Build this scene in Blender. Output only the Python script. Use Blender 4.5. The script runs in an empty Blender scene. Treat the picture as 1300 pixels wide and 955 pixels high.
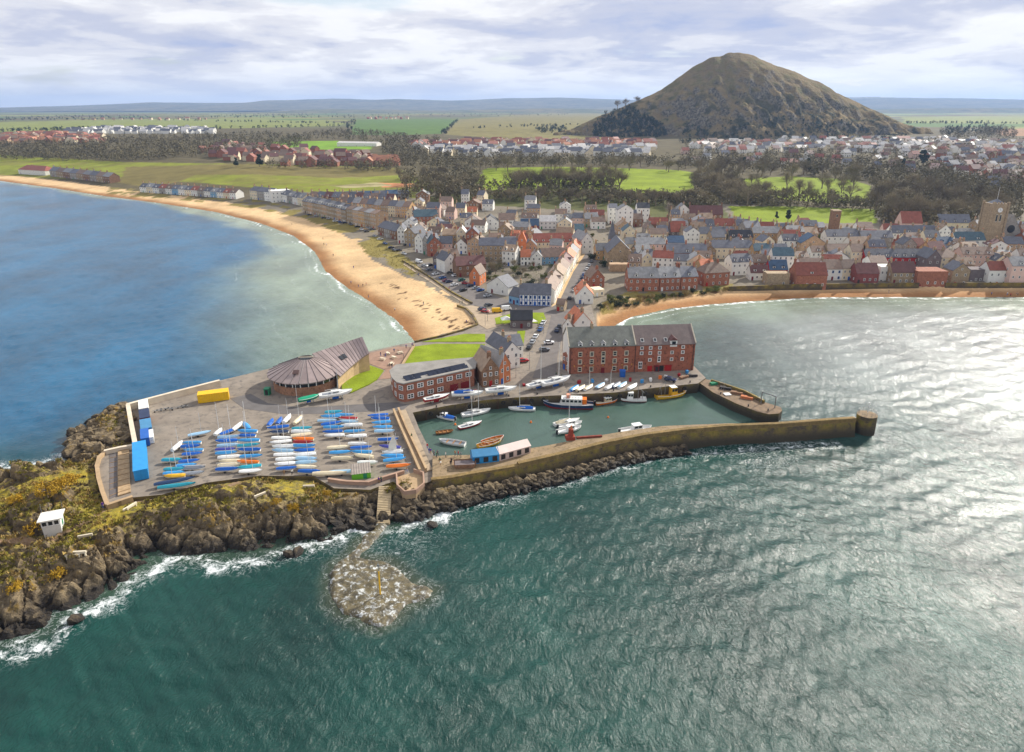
import bpy, math, random
import numpy as np
from mathutils import Vector, Matrix
R = math.radians
random.seed(11)
rng = np.random.default_rng(5)
sc = bpy.context.scene
col = sc.collection

# ---------------------------------------------------------------- camera
F, CX, CY, HC, HZ = 867.0, 650.0, 433.0, 72.0, 138.0
PITCH = math.atan((CY - HZ) / F)
cd = bpy.data.cameras.new('camera'); cam = bpy.data.objects.new('camera', cd); col.objects.link(cam)
cam.location = (0, 0, HC); cam.rotation_euler = (math.pi / 2 - PITCH, 0, 0)
cd.sensor_width = 36.0; cd.lens = 36.0 * F / 1300.0
cd.shift_y = -(477.5 - CY) / 1300.0
cd.clip_start = 1.0; cd.clip_end = 80000.0
sc.camera = cam

# ---------------------------------------------------------------- sky, sun, exposure
SUN_EL, SUN_AZ = R(31), R(46)            # azimuth to the right of the viewing direction (+Y)
w = bpy.data.worlds.new('World'); sc.world = w; w.use_nodes = True
nt = w.node_tree; nt.nodes.clear()
N = nt.nodes.new; L = nt.links.new
out = N('ShaderNodeOutputWorld'); bg = N('ShaderNodeBackground'); bg.inputs[1].default_value = 0.1
sky = N('ShaderNodeTexSky'); sky.sky_type = 'NISHITA'; sky.sun_disc = False
sky.sun_elevation = SUN_EL; sky.sun_rotation = SUN_AZ; sky.altitude = 50
sky.air_density = 1.0; sky.dust_density = 1.0
tc = N('ShaderNodeTexCoord'); sep = N('ShaderNodeSeparateXYZ'); L(tc.outputs['Generated'], sep.inputs[0])
def wmath(op, a, b=None, clamp=False):
    n = N('ShaderNodeMath'); n.operation = op; n.use_clamp = clamp
    for i, v in enumerate((a, b)):
        if v is None: continue
        if isinstance(v, (int, float)): n.inputs[i].default_value = v
        else: L(v, n.inputs[i])
    return n.outputs[0]
zc = wmath('MAXIMUM', sep.outputs[2], 0.0)
den = wmath('ADD', zc, 0.14)
ux = wmath('DIVIDE', sep.outputs[0], den); uy = wmath('DIVIDE', sep.outputs[1], den)
cmb = N('ShaderNodeCombineXYZ'); L(ux, cmb.inputs[0]); L(uy, cmb.inputs[1])
def wnoise(scale, detail, rough, dist, off):
    mp = N('ShaderNodeMapping'); mp.inputs['Location'].default_value = off; L(cmb.outputs[0], mp.inputs[0])
    n = N('ShaderNodeTexNoise'); n.inputs['Scale'].default_value = scale; n.inputs['Detail'].default_value = detail
    n.inputs['Roughness'].default_value = rough; n.inputs['Distortion'].default_value = dist
    L(mp.outputs[0], n.inputs['Vector']); return n.outputs['Fac']
def wramp(v, stops):
    r = N('ShaderNodeValToRGB'); r.color_ramp.interpolation = 'EASE'
    e = r.color_ramp.elements
    while len(e) < len(stops): e.new(0.5)
    for i, (p, c) in enumerate(stops):
        e[i].position = p; e[i].color = (*c, 1)
    L(v, r.inputs[0]); return r.outputs[0]
n1 = wnoise(0.62, 7, 0.56, 0.25, (3.1, 1.7, 0))      # big banks
n2 = wnoise(1.7, 8, 0.58, 0.3, (7.4, 2.2, 3))        # billows
nn = wmath('ADD', wmath('MULTIPLY', n1, 0.55), wmath('MULTIPLY', n2, 0.45))
cc = wramp(nn, [(0.35, (3.5, 4.0, 5.7)), (0.43, (4.7, 4.9, 5.9)), (0.49, (6.3, 6.3, 6.7)), (0.55, (7.8, 7.75, 7.8)), (0.66, (8.9, 8.8, 8.7))])
n3 = wnoise(0.8, 5, 0.55, 0.2, (11.0, 5.0, 8))
cover = wramp(n3, [(0.30, (0.35,) * 3), (0.42, (1,) * 3)])
mx = N('ShaderNodeMix'); mx.data_type = 'RGBA'
L(cover, mx.inputs[0]); L(sky.outputs[0], mx.inputs[6]); L(cc, mx.inputs[7])
# pale air right above the horizon, all round
hz = N('ShaderNodeMapRange'); L(zc, hz.inputs[0]); hz.inputs[1].default_value = 0.0; hz.inputs[2].default_value = 0.055
hz.inputs[3].default_value = 0.8; hz.inputs[4].default_value = 0.0
mx2 = N('ShaderNodeMix'); mx2.data_type = 'RGBA'; L(hz.outputs[0], mx2.inputs[0]); L(mx.outputs[2], mx2.inputs[6])
mx2.inputs[7].default_value = (6.9, 7.0, 7.5, 1)
L(mx2.outputs[2], bg.inputs[0]); L(bg.outputs[0], out.inputs[0])

sd_ = bpy.data.lights.new('sun', 'SUN'); sd_.energy = 4.8; sd_.angle = R(0.6); sd_.color = (1.0, 0.94, 0.84)
sun = bpy.data.objects.new('sun', sd_); col.objects.link(sun)
sdir = Vector((math.sin(SUN_AZ) * math.cos(SUN_EL), math.cos(SUN_AZ) * math.cos(SUN_EL), math.sin(SUN_EL)))
sun.rotation_euler = sdir.to_track_quat('Z', 'Y').to_euler(); sun.location = sdir * 300
sc.view_settings.view_transform = 'Standard'; sc.view_settings.look = 'None'
sc.view_settings.exposure = 0.4; sc.view_settings.gamma = 1.0
sc.view_settings.use_curve_mapping = False
sc.unit_settings.scale_length = 1.3      # one unit is 1.3 m
sc.render.engine = 'CYCLES'
cy = sc.cycles
cy.max_bounces = 4; cy.diffuse_bounces = 2; cy.glossy_bounces = 2; cy.transmission_bounces = 2; cy.volume_bounces = 0
cy.use_denoising = True; cy.caustics_reflective = False; cy.caustics_refractive = False; cy.sample_clamp_indirect = 4.0

QZ = 2.7        # height of quays and the flat town above the sea
# ---------------------------------------------------------------- projection between photograph and place
SP, CP = math.sin(PITCH), math.cos(PITCH)
def ray(px, py):
    u = (px - CX) / F; v = (py - CY) / F
    return Vector((u, CP - v * SP, -SP - v * CP))
def P(px, py, z=0.0):
    d = ray(px, py); t = (z - HC) / d.z
    return Vector((d.x * t, d.y * t, z))
def PD(px, py, dist):
    d = ray(px, py); t = dist / d.y
    return Vector((d.x * t, dist, HC + d.z * t))
def proj(x, y, z):
    dz = z - HC
    zeta = y * CP - dz * SP
    return CX + F * x / zeta, CY - F * (y * SP + dz * CP) / zeta

# ---------------------------------------------------------------- numpy noise
def _h(ix, iy, s):
    n = (ix.astype(np.int64) * 374761393 + iy.astype(np.int64) * 668265263 + s * 1442695041) & 0x7fffffff
    n = ((n ^ (n >> 13)) * 1274126177) & 0x7fffffff
    return ((n ^ (n >> 16)) & 0xffff) / 65535.0
def vn(x, y, s=0):
    ix = np.floor(x); iy = np.floor(y); fx = x - ix; fy = y - iy
    fx = fx * fx * fx * (fx * (fx * 6 - 15) + 10); fy = fy * fy * fy * (fy * (fy * 6 - 15) + 10)
    a = _h(ix, iy, s); b = _h(ix + 1, iy, s); c = _h(ix, iy + 1, s); d = _h(ix + 1, iy + 1, s)
    return (a + (b - a) * fx) * (1 - fy) + (c + (d - c) * fx) * fy
def fbm(x, y, s=0, o=5, g=0.5):
    t = 0; a = 1; m = 0
    for i in range(o):
        t = t + a * vn(x, y, s + i * 17); m += a; a *= g
        x, y = x * 1.93 + y * 0.55 + 3.1, y * 1.93 - x * 0.55 * 0 + 7.7
    return t / m
def worley(x, y, s=0):
    ix = np.floor(x); iy = np.floor(y)
    d1 = np.full(x.shape, 9.0); d2 = np.full(x.shape, 9.0); cid = np.zeros(x.shape)
    for i in (-1, 0, 1):
        for j in (-1, 0, 1):
            cx = ix + i; cy_ = iy + j
            dx = cx + _h(cx, cy_, s) - x; dy = cy_ + _h(cx, cy_, s + 5) - y
            d = np.sqrt(dx * dx + dy * dy); hv = _h(cx, cy_, s + 9)
            nearer = d < d1
            d2 = np.where(nearer, d1, np.minimum(d2, d)); cid = np.where(nearer, hv, cid); d1 = np.where(nearer, d, d1)
    return d1, d2, cid
def inpoly(x, y, poly):
    r = np.zeros(x.shape, bool); n = len(poly)
    for i in range(n):
        x1, y1 = poly[i]; x2, y2 = poly[(i + 1) % n]
        if y1 == y2: continue
        c = ((y1 > y) != (y2 > y)) & (x < (x2 - x1) * (y - y1) / (y2 - y1) + x1)
        r ^= c
    return r
def distline(x, y, pts, closed=False):
    d = np.full(x.shape, 1e9); n = len(pts)
    for i in range(n if closed else n - 1):
        x1, y1 = pts[i]; x2, y2 = pts[(i + 1) % n]
        dx, dy = x2 - x1, y2 - y1
        t = np.clip(((x - x1) * dx + (y - y1) * dy) / (dx * dx + dy * dy + 1e-9), 0, 1)
        d = np.minimum(d, np.hypot(x - x1 - t * dx, y - y1 - t * dy))
    return d
def sstep(a, b, x):
    t = np.clip((x - a) / (b - a), 0, 1); return t * t * (3 - 2 * t)
def W2(pts, z=0.0):
    return [tuple(P(a, b, z)[:2]) for a, b in pts]

# ---------------------------------------------------------------- tags and meshes
def tag(o, label=None, cat=None, group=None, kind=None):
    if label: o['label'] = label
    if cat: o['category'] = cat
    if group: o['group'] = group
    if kind: o['kind'] = kind
    return o
def empty(name, loc=(0, 0, 0), rz=0.0):
    o = bpy.data.objects.new(name, None); col.objects.link(o)
    o.location = loc; o.rotation_euler = (0, 0, rz); o.empty_display_size = 0.5
    return o
def link(name, me, parent=None, mats=None, loc=None, rot=None, scale=None):
    o = bpy.data.objects.new(name, me); col.objects.link(o)
    if parent is not None: o.parent = parent
    if loc is not None: o.location = loc
    if rot is not None: o.rotation_euler = rot
    if scale is not None: o.scale = scale
    if mats:
        for i, m in enumerate(mats):
            if i < len(o.material_slots):
                o.material_slots[i].link = 'OBJECT'; o.material_slots[i].material = m
    return o
class MB:
    def __init__(s): s.v = []; s.f = []; s.m = []; s.sm = False
    def add(s, vs, fs, m=0):
        b = len(s.v); s.v += [tuple(v) for v in vs]
        for f in fs: s.f.append([b + i for i in f]); s.m.append(m)
        return s
    def box(s, c, d, m=0, rz=0.0, bottom=True):
        x, y, z = d[0] / 2, d[1] / 2, d[2] / 2; ca, sa = math.cos(rz), math.sin(rz)
        vs = []
        for a, b_, e in ((-x, -y, -z), (x, -y, -z), (x, y, -z), (-x, y, -z), (-x, -y, z), (x, -y, z), (x, y, z), (-x, y, z)):
            vs.append((c[0] + a * ca - b_ * sa, c[1] + a * sa + b_ * ca, c[2] + e))
        fs = [(4, 5, 6, 7), (0, 1, 5, 4), (1, 2, 6, 5), (2, 3, 7, 6), (3, 0, 4, 7)]
        if bottom: fs.append((3, 2, 1, 0))
        return s.add(vs, fs, m)
    def b2(s, x0, x1, y0, y1, z0, z1, m=0):
        return s.box(((x0 + x1) / 2, (y0 + y1) / 2, (z0 + z1) / 2), (x1 - x0, y1 - y0, z1 - z0), m)
    def prism(s, poly, z0, z1, m=0, mside=None, bottom=False):
        n = len(poly)
        a = sum(poly[i][0] * poly[(i + 1) % n][1] - poly[(i + 1) % n][0] * poly[i][1] for i in range(n))
        if a < 0: poly = poly[::-1]
        s.add([(p[0], p[1], z1) for p in poly], [tuple(range(n))], m)
        s.add([(p[0], p[1], z0) for p in poly] + [(p[0], p[1], z1) for p in poly],
              [(i, (i + 1) % n, n + (i + 1) % n, n + i) for i in range(n)], m if mside is None else mside)
        return s
    def tube(s, a, b, r0, r1=None, n=6, m=0, cap=True):
        a = Vector(a); b = Vector(b); r1 = r0 if r1 is None else r1
        d = (b - a).normalized(); q = d.to_track_quat('Z', 'Y')
        vs = []
        for p, r in ((a, r0), (b, r1)):
            for i in range(n):
                t = 2 * math.pi * i / n
                vs.append(p + q @ Vector((math.cos(t) * r, math.sin(t) * r, 0)))
        fs = [(i, (i + 1) % n, n + (i + 1) % n, n + i) for i in range(n)]
        if cap: fs += [tuple(range(n))[::-1], tuple(range(n, 2 * n))]
        return s.add(vs, fs, m)
    def loft(s, rings, m=0, close=True, caps=True):
        n = len(rings[0]); vs = [p for r in rings for p in r]; fs = []
        for k in range(len(rings) - 1):
            for i in range(n if close else n - 1):
                j = (i + 1) % n
                fs.append((k * n + i, k * n + j, (k + 1) * n + j, (k + 1) * n + i))
        if caps:
            fs.append(tuple(range(n))[::-1]); fs.append(tuple((len(rings) - 1) * n + i for i in range(n)))
        return s.add(vs, fs, m)
    def mesh(s, name, mats, smooth=False):
        me = bpy.data.meshes.new(name); me.from_pydata(s.v, [], s.f)
        for m in mats: me.materials.append(m)
        me.polygons.foreach_set('material_index', s.m)
        if smooth: me.polygons.foreach_set('use_smooth', [True] * len(s.f))
        me.update(); return me
    def build(s, name, mats, parent=None, loc=None, rz=None, smooth=False):
        if not isinstance(mats, (list, tuple)): mats = [mats]
        o = link(name, s.mesh(name, mats, smooth), parent)
        if loc is not None: o.location = loc
        if rz is not None: o.rotation_euler = (0, 0, rz)
        return o
def fastmesh(name, V, Fc, mats, smooth=True, attrs=None):
    """V (n,3) array, Fc (k,4) or (k,3) int array"""
    me = bpy.data.meshes.new(name); k = Fc.shape[1]
    me.vertices.add(len(V)); me.vertices.foreach_set('co', np.ascontiguousarray(V, dtype=np.float32).ravel())
    me.loops.add(Fc.size); me.loops.foreach_set('vertex_index', np.ascontiguousarray(Fc, dtype=np.int32).ravel())
    me.polygons.add(len(Fc)); me.polygons.foreach_set('loop_start', np.arange(0, Fc.size, k, dtype=np.int32))
    me.polygons.foreach_set('use_smooth', np.full(len(Fc), smooth))
    for nm, (typ, data) in (attrs or {}).items():
        a = me.attributes.new(nm, typ, 'POINT')
        if typ == 'FLOAT': a.data.foreach_set('value', np.ascontiguousarray(data, dtype=np.float32).ravel())
        else: a.data.foreach_set('color', np.ascontiguousarray(data, dtype=np.float32).ravel())
    for m in mats: me.materials.append(m)
    me.update(calc_edges=True); me.validate()
    return me
def gridfaces(nr, nc):
    i = np.arange(nr - 1)[:, None] * nc + np.arange(nc - 1)[None, :]
    return np.stack([i, i + 1, i + nc + 1, i + nc], -1).reshape(-1, 4)

# ---------------------------------------------------------------- materials
MATS = {}
def nodes_of(name):
    m = bpy.data.materials.new(name); m.use_nodes = True; t = m.node_tree
    b = t.nodes['Principled BSDF']; return m, t, b
class NG:
    def __init__(s, t): s.t = t
    def n(s, typ, **kw):
        x = s.t.nodes.new(typ)
        for k, v in kw.items(): setattr(x, k, v)
        return x
    def l(s, a, b): s.t.links.new(a, b)
    def put(s, sock, v):
        if isinstance(v, (int, float)): sock.default_value = v
        elif isinstance(v, tuple): sock.default_value = v if len(v) == len(sock.default_value) else (*v, 1)
        else: s.l(v, sock)
    def math(s, op, a, b=0.0, clamp=False):
        x = s.n('ShaderNodeMath', operation=op, use_clamp=clamp); s.put(x.inputs[0], a); s.put(x.inputs[1], b); return x.outputs[0]
    def mix(s, f, a, b, mode='MIX'):
        x = s.n('ShaderNodeMix', data_type='RGBA', blend_type=mode); s.put(x.inputs[0], f); s.put(x.inputs[6], a); s.put(x.inputs[7], b); return x.outputs[2]
    def noise(s, scale, detail=4, rough=0.55, vec=None, dist=0.0, out='Fac'):
        x = s.n('ShaderNodeTexNoise'); x.inputs['Scale'].default_value = scale; x.inputs['Detail'].default_value = detail
        x.inputs['Roughness'].default_value = rough; x.inputs['Distortion'].default_value = dist
        if vec is not None: s.l(vec, x.inputs['Vector'])
        return x.outputs[out]
    def pos(s): return s.n('ShaderNodeNewGeometry').outputs['Position']
    def objco(s): return s.n('ShaderNodeTexCoord').outputs['Object']
    def mapv(s, vec, scale=(1, 1, 1), rot=(0, 0, 0), loc=(0, 0, 0)):
        x = s.n('ShaderNodeMapping'); s.l(vec, x.inputs[0]); x.inputs['Scale'].default_value = scale
        x.inputs['Rotation'].default_value = rot; x.inputs['Location'].default_value = loc; return x.outputs[0]
    def rng(s, v, a, b, c=0.0, d=1.0, smooth=False):
        x = s.n('ShaderNodeMapRange')
        if smooth: x.interpolation_type = 'SMOOTHSTEP'
        s.put(x.inputs[0], v); s.put(x.inputs[1], a); s.put(x.inputs[2], b); s.put(x.inputs[3], c); s.put(x.inputs[4], d); return x.outputs[0]
    def attr(s, name, out='Fac'): return s.n('ShaderNodeAttribute', attribute_name=name).outputs[out]
    def bump(s, h, strength, dist, norm=None):
        x = s.n('ShaderNodeBump'); x.inputs['Strength'].default_value = strength; x.inputs['Distance'].default_value = dist
        s.l(h, x.inputs['Height'])
        if norm is not None: s.l(norm, x.inputs['Normal'])
        return x.outputs[0]
def M(name, c, rough=0.8, var=0.22, scale=0.8, metal=0.0, spec=0.3, bump=0.0, bscale=4.0, dark=None, obj=True, rnd=0.12):
    """plain painted / masonry / fabric surface with weathering noise"""
    if name in MATS: return MATS[name]
    m, t, b = nodes_of(name); g = NG(t)
    vec = g.pos()
    n = g.noise(scale, 6, 0.62, vec)
    f = g.rng(n, 0.3, 0.72, 1 - var, 1 + var * 0.7)
    if rnd:
        oi = g.n('ShaderNodeObjectInfo'); f = g.math('MULTIPLY', f, g.rng(oi.outputs['Random'], 0, 1, 1 - rnd, 1 + rnd))
    vm = g.n('ShaderNodeVectorMath', operation='SCALE'); vm.inputs[0].default_value = c[:3]; g.l(f, vm.inputs[3])
    cc_ = vm.outputs[0]
    if dark:
        n2 = g.noise(scale * 3.1, 5, 0.6, vec)
        cc_ = g.mix(g.rng(n2, 0.52, 0.7), cc_, (*dark, 1))
    g.l(cc_, b.inputs['Base Color']); b.inputs['Roughness'].default_value = rough; b.inputs['Metallic'].default_value = metal
    b.inputs['Specular IOR Level'].default_value = spec
    if bump:
        g.l(g.bump(g.noise(bscale, 5, 0.6, vec), bump, 0.1), b.inputs['Normal'])
    MATS[name] = m; return m
def s2l(r, g, b):
    f = lambda c: (c / 255 / 12.92) if c <= 10 else ((c / 255 + 0.055) / 1.055) ** 2.4
    return (f(r), f(g), f(b))
ORD = ['first', 'second', 'third', 'fourth', 'fifth', 'sixth', 'seventh', 'eighth', 'ninth', 'tenth', 'eleventh', 'twelfth', 'thirteenth', 'fourteenth', 'fifteenth', 'sixteenth', 'seventeenth', 'eighteenth', 'nineteenth']
TENS = {2: 'twent', 3: 'thirt', 4: 'fort', 5: 'fift', 6: 'sixt', 7: 'sevent', 8: 'eight', 9: 'ninet'}
def nth(i):
    i += 1
    if i >= 100: return ('hundredth' if i == 100 else 'hundred and ' + nth(i - 101))
    if i < 20: return ORD[i - 1]
    t, u = divmod(i, 10)
    return TENS[t] + ('ieth' if u == 0 else 'y-' + ORD[u - 1])
# ================================================================ TERRAIN
WATER_PX = [(-1500, 190), (-500, 207), (-150, 222), (0, 230), (60, 238), (130, 249), (200, 258), (270, 269), (330, 284), (372, 300), (398, 320),
            (412, 345), (440, 366), (470, 385), (498, 405), (523, 433), (560, 455), (650, 470), (740, 450), (783, 412), (800, 403), (850, 392), (900, 387),
            (950, 383), (1010, 379), (1060, 377.5), (1300, 377.5), (1600, 381), (2500, 395), (4000, 420)]
LAND = W2(WATER_PX) + [(9000, 300), (40000, 5000), (40000, 40000), (-40000, 40000), (-40000, 2500)]
COAST = LAND[:len(WATER_PX)]
WESTB = W2(WATER_PX[:16]); EASTB = W2(WATER_PX[19:])
PLAT = [W2([(505, 327), (520, 337), (545, 352), (575, 372), (600, 386), (606, 412), (560, 424), (528, 434), (560, 470), (760, 470), (757, 408), (757, 398), (790, 372), (800, 330), (700, 300), (560, 300)], QZ),
        W2([(760, 397), (800, 379.5), (860, 376.5), (925, 370.5), (1000, 367.6), (1100, 366.2), (1200, 365.8), (1300, 365.8), (1600, 368), (3000, 388), (3000, 330), (760, 330)], 1.3)]
def inplat(x, y): return inpoly(x, y, PLAT[0]) | inpoly(x, y, PLAT[1])
def hland(x, y):
    x = np.asarray(x, float); y = np.asarray(y, float)
    r = np.hypot(x * 0.75, y)
    b = np.interp(r, [0, 430, 560, 760, 1100, 1600, 2600, 6000, 20000], [QZ, QZ, 9, 12.5, 21, 28, 32, 34, 34])
    b = b + sstep(480, 900, r) * (fbm(x / 160, y / 160, 3, 4) - 0.5) * 7 * (1 - 0.7 * sstep(1500, 2500, r))
    # dunes of the links on the left
    lk = sstep(-60, -160, x - 0.0) * sstep(400, 520, r) * (1 - sstep(900, 1100, r))
    b = b + lk * (fbm(x / 45, y / 45, 8, 3) - 0.45) * 6
    sd = distline(x, y, COAST) * np.where(inpoly(x, y, LAND), 1, -1)
    slope = np.where(x > 40, 0.17, 0.105)
    s = sd * slope + np.where(sd > 0, (fbm(x / 9, y / 9, 4, 3) - 0.5) * 0.25 * np.clip(sd / 6, 0, 1), 0)
    h = np.minimum(b, np.maximum(s, -4.0))
    return np.where(inplat(x, y), b, h), sd
HG = {}
def hz1(x, y):
    if not HG: return float(hland(np.array([x]), np.array([y]))[0][0])
    a = (math.atan2(x, y) - HG['a0']) / HG['da']; i = int(min(max(a, 0), HG['na'] - 2)); r = math.hypot(x, y); j = int(min(max(np.searchsorted(HG['rr'], r) - 1, 0), len(HG['rr']) - 2))
    fa = min(max(a - i, 0), 1); fr_ = min(max((r - HG['rr'][j]) / (HG['rr'][j + 1] - HG['rr'][j]), 0), 1); Z = HG['Z']
    return float((Z[j, i] * (1 - fa) + Z[j, i + 1] * fa) * (1 - fr_) + (Z[j + 1, i] * (1 - fa) + Z[j + 1, i + 1] * fa) * fr_)
def G(px, py, it=9):
    z = 5.0
    for _ in range(it):
        p = P(px, py, z); z = 0.5 * z + 0.5 * hz1(p.x, p.y)
        if py < HZ + 8: break
    p = P(px, py, z); return Vector((p.x, p.y, hz1(p.x, p.y)))

def shade_ground():
    m, t, b = nodes_of('ground_cover'); g = NG(t); p = g.pos()
    c = g.attr('Col', 'Color')
    big = g.noise(0.05, 6, 0.6, p); fine = g.noise(0.9, 6, 0.65, p); fine2 = g.noise(4.0, 3, 0.6, p)
    f = g.math('MULTIPLY', g.rng(big, 0.3, 0.7, 0.74, 1.24), g.rng(fine, 0.25, 0.75, 0.78, 1.2))
    f = g.math('MULTIPLY', f, g.rng(fine2, 0.3, 0.7, 0.9, 1.1))
    vm = g.n('ShaderNodeVectorMath', operation='SCALE'); g.l(c, vm.inputs[0]); g.l(f, vm.inputs[3])
    g.l(vm.outputs[0], b.inputs['Base Color']); b.inputs['Roughness'].default_value = 0.92; b.inputs['Specular IOR Level'].default_value = 0.12
    g.l(g.bump(fine, 0.6, 0.25), b.inputs['Normal'])
    return m
GROUND = shade_ground()
SAND = s2l(210, 178, 134); SANDWET = s2l(150, 108, 68); DUNE = s2l(132, 120, 66); GOLF = s2l(122, 128, 44); ROUGHG = s2l(112, 102, 58)
PARK = s2l(122, 138, 30); TOWNG = s2l(122, 114, 100); SCRUB = s2l(92, 84, 60); FIELD1 = s2l(122, 128, 68); FIELD2 = s2l(84, 108, 52); FIELD3 = s2l(120, 112, 66)
FIELD4 = s2l(146, 112, 82); BIGF = s2l(96, 102, 66); GREENF = s2l(112, 146, 40)
PAINT = [   # colour patches of the open land, outlined in the photograph and laid on the terrain
    ([(-400, 235), (-400, 196), (60, 200), (160, 206), (300, 208), (420, 210), (505, 214), (560, 240), (535, 252), (430, 248), (340, 240), (250, 232), (160, 228), (0, 226)], GOLF),
    ([(150, 232), (160, 212), (210, 211), (300, 208), (360, 210), (500, 214), (520, 222), (430, 226), (330, 222), (250, 222), (200, 240)], ROUGHG),
    ([(280, 224), (340, 226), (430, 235), (520, 232), (545, 240), (530, 250), (440, 248), (370, 240), (300, 235)], GOLF),
    ([(480, 232), (525, 233), (540, 238), (485, 238)], s2l(190, 130, 90)),
    ([(420, 236), (480, 232), (500, 236), (440, 239)], s2l(160, 150, 110)),
    ([(-300, 205), (-300, 194), (20, 197), (60, 204), (0, 214)], GOLF),
    ([(505, 212), (640, 206), (760, 206), (900, 212), (1010, 216), (1130, 226), (1180, 240), (1160, 260), (1100, 272), (980, 262), (900, 258), (780, 246), (640, 248), (560, 242)], SCRUB),
    ([(500, 262), (560, 246), (640, 247), (780, 246), (910, 256), (935, 284), (900, 284), (780, 270), (640, 262), (560, 258)], s2l(88, 90, 50)),
    ([(600, 238), (615, 214), (700, 212), (770, 213), (860, 216), (885, 220), (880, 244), (760, 246), (660, 247)], PARK),
    ([(775, 222), (830, 217), (880, 220), (880, 243), (800, 245)], PARK),
    ([(935, 228), (1000, 224), (1080, 228), (1105, 236), (1100, 255), (1050, 258), (960, 250)], PARK),
    ([(925, 262), (1000, 262), (1110, 266), (1115, 284), (1030, 283), (935, 281)], PARK),
    ([(1155, 290), (1200, 282), (1300, 280), (1400, 282), (1400, 288), (1200, 294)], s2l(92, 112, 40)),
    ([(-600, 170), (-600, 154), (0, 155), (200, 151), (330, 151), (440, 156), (430, 160), (300, 163), (100, 164), (20, 168)], FIELD1),
    ([(340, 180), (430, 179), (480, 182), (470, 190), (350, 190)], GREENF),
    ([(445, 171), (452, 152), (560, 151), (580, 152), (560, 170), (500, 172)], FIELD2),
    ([(565, 171), (582, 152), (660, 146), (750, 141), (790, 152), (770, 178), (640, 176)], FIELD3),
    ([(1145, 149), (1300, 148), (1800, 149), (1800, 157), (1150, 156)], FIELD1),
    ([(1255, 165), (1300, 163), (1500, 164), (1500, 172), (1275, 173)], FIELD4),
]
def build_ground():
    na, nr = 560, 560
    az = np.linspace(R(-56), R(56), na)
    rr = np.concatenate([np.geomspace(200, 1700, nr - 90), np.geomspace(1720, 15000, 90)])
    A, Rr = np.meshgrid(az, rr)
    X = np.sin(A) * Rr; Y = np.cos(A) * Rr
    x = X.ravel(); y = Y.ravel()
    z, sd = hland(x, y)
    HG.update(a0=az[0], da=az[1] - az[0], na=na, rr=rr, Z=z.reshape(nr, na))
    px, py = proj(x, y, np.maximum(z, 0))
    wob = (fbm(x / 14, y / 14, 21, 4) - 0.5)
    far = sstep(500, 1100, np.hypot(x, y))
    c = np.empty((len(x), 3)); c[:] = TOWNG
    c = c * (1 - sstep(540, 640, np.hypot(x, y))[:, None]) + np.array(SCRUB) * sstep(540, 640, np.hypot(x, y))[:, None]
    dd = np.hypot(x, y)
    # far country: patchwork of fields by big cells
    d1, d2, cid = worley(x / 420, y / 260, 31)
    pal = np.array([SCRUB, FIELD1, FIELD2, FIELD3, BIGF, SCRUB])
    fc = pal[np.clip((cid * 6).astype(int), 0, 5)]
    f = sstep(1750, 1900, dd)[:, None]; c = c * (1 - f) + fc * f
    jx = px + wob * np.clip(3000 / dd, 0, 9) * 0.9; jy = py + wob * np.clip(1000 / dd, 0, 3) * 0.6
    for poly, pc in PAINT:
        c[inpoly(jx, jy, poly)] = pc
    # grassy dunes between sand and promenade
    g1 = inpoly(jx, jy, [(130, 250), (140, 238), (220, 243), (330, 252), (372, 264), (470, 290), (520, 330), (545, 348), (525, 352), (470, 322), (440, 300), (380, 276), (300, 262), (210, 252)])
    west = (x < 40)
    sandy = (sd < 48) & (z < QZ - 0.1 - 0.4 * wob) & west & (sd > -20)
    sandy |= (sd < 16 + wob * 10) & (~west) & (z < 3.2)
    sandy &= ~inplat(x, y)
    c[sandy] = SAND
    bank = inpoly(jx, jy, [(757, 400), (765, 384), (800, 370), (870, 366), (930, 360), (935, 367), (880, 374), (820, 382), (780, 398)]); c[bank & (fbm(x / 4, y / 4, 33, 3) > 0.35)] = DUNE
    c[g1 & (fbm(x / 11, y / 11, 61, 4) > 0.50)] = DUNE
    m = inpoly(jx, jy, [(455, 316), (470, 305), (500, 318), (545, 345), (520, 350), (480, 330)]) & (fbm(x / 8, y / 8, 71, 4) > 0.42); c[m] = DUNE
    wet = sstep(11, 2, sd + wob * 5)[:, None] * sandy[:, None]
    c = c * (1 - wet) + np.array(SANDWET) * wet
    # weed wrack left by the tide
    wr = (np.abs(sd - 14 - wob * 14) < 2.2) & sandy & (fbm(x / 3.0, y / 3.0, 81, 3) > 0.5) & (~west) & (x < 110)
    wr |= (np.abs(sd - 16 - wob * 20) < 3.0) & sandy & west & (y < 285) & (fbm(x / 1.8, y / 1.8, 83, 3) > 0.62)
    c[wr] = s2l(96, 70, 48)
    # golf mowing variety and rough
    ro = (fbm(x / 30, y / 18, 91, 4) > 0.57) & inpoly(jx, jy, PAINT[0][0]); c[ro] = c[ro] * 0.55 + np.array(ROUGHG) * 0.45
    V = np.stack([x, y, z], 1)
    me = fastmesh('ground', V, gridfaces(nr, na), [GROUND], True, {'Col': ('FLOAT_COLOR', np.concatenate([c, np.ones((len(c), 1))], 1))})
    tag(link('ground', me), kind='structure')
build_ground()

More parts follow.
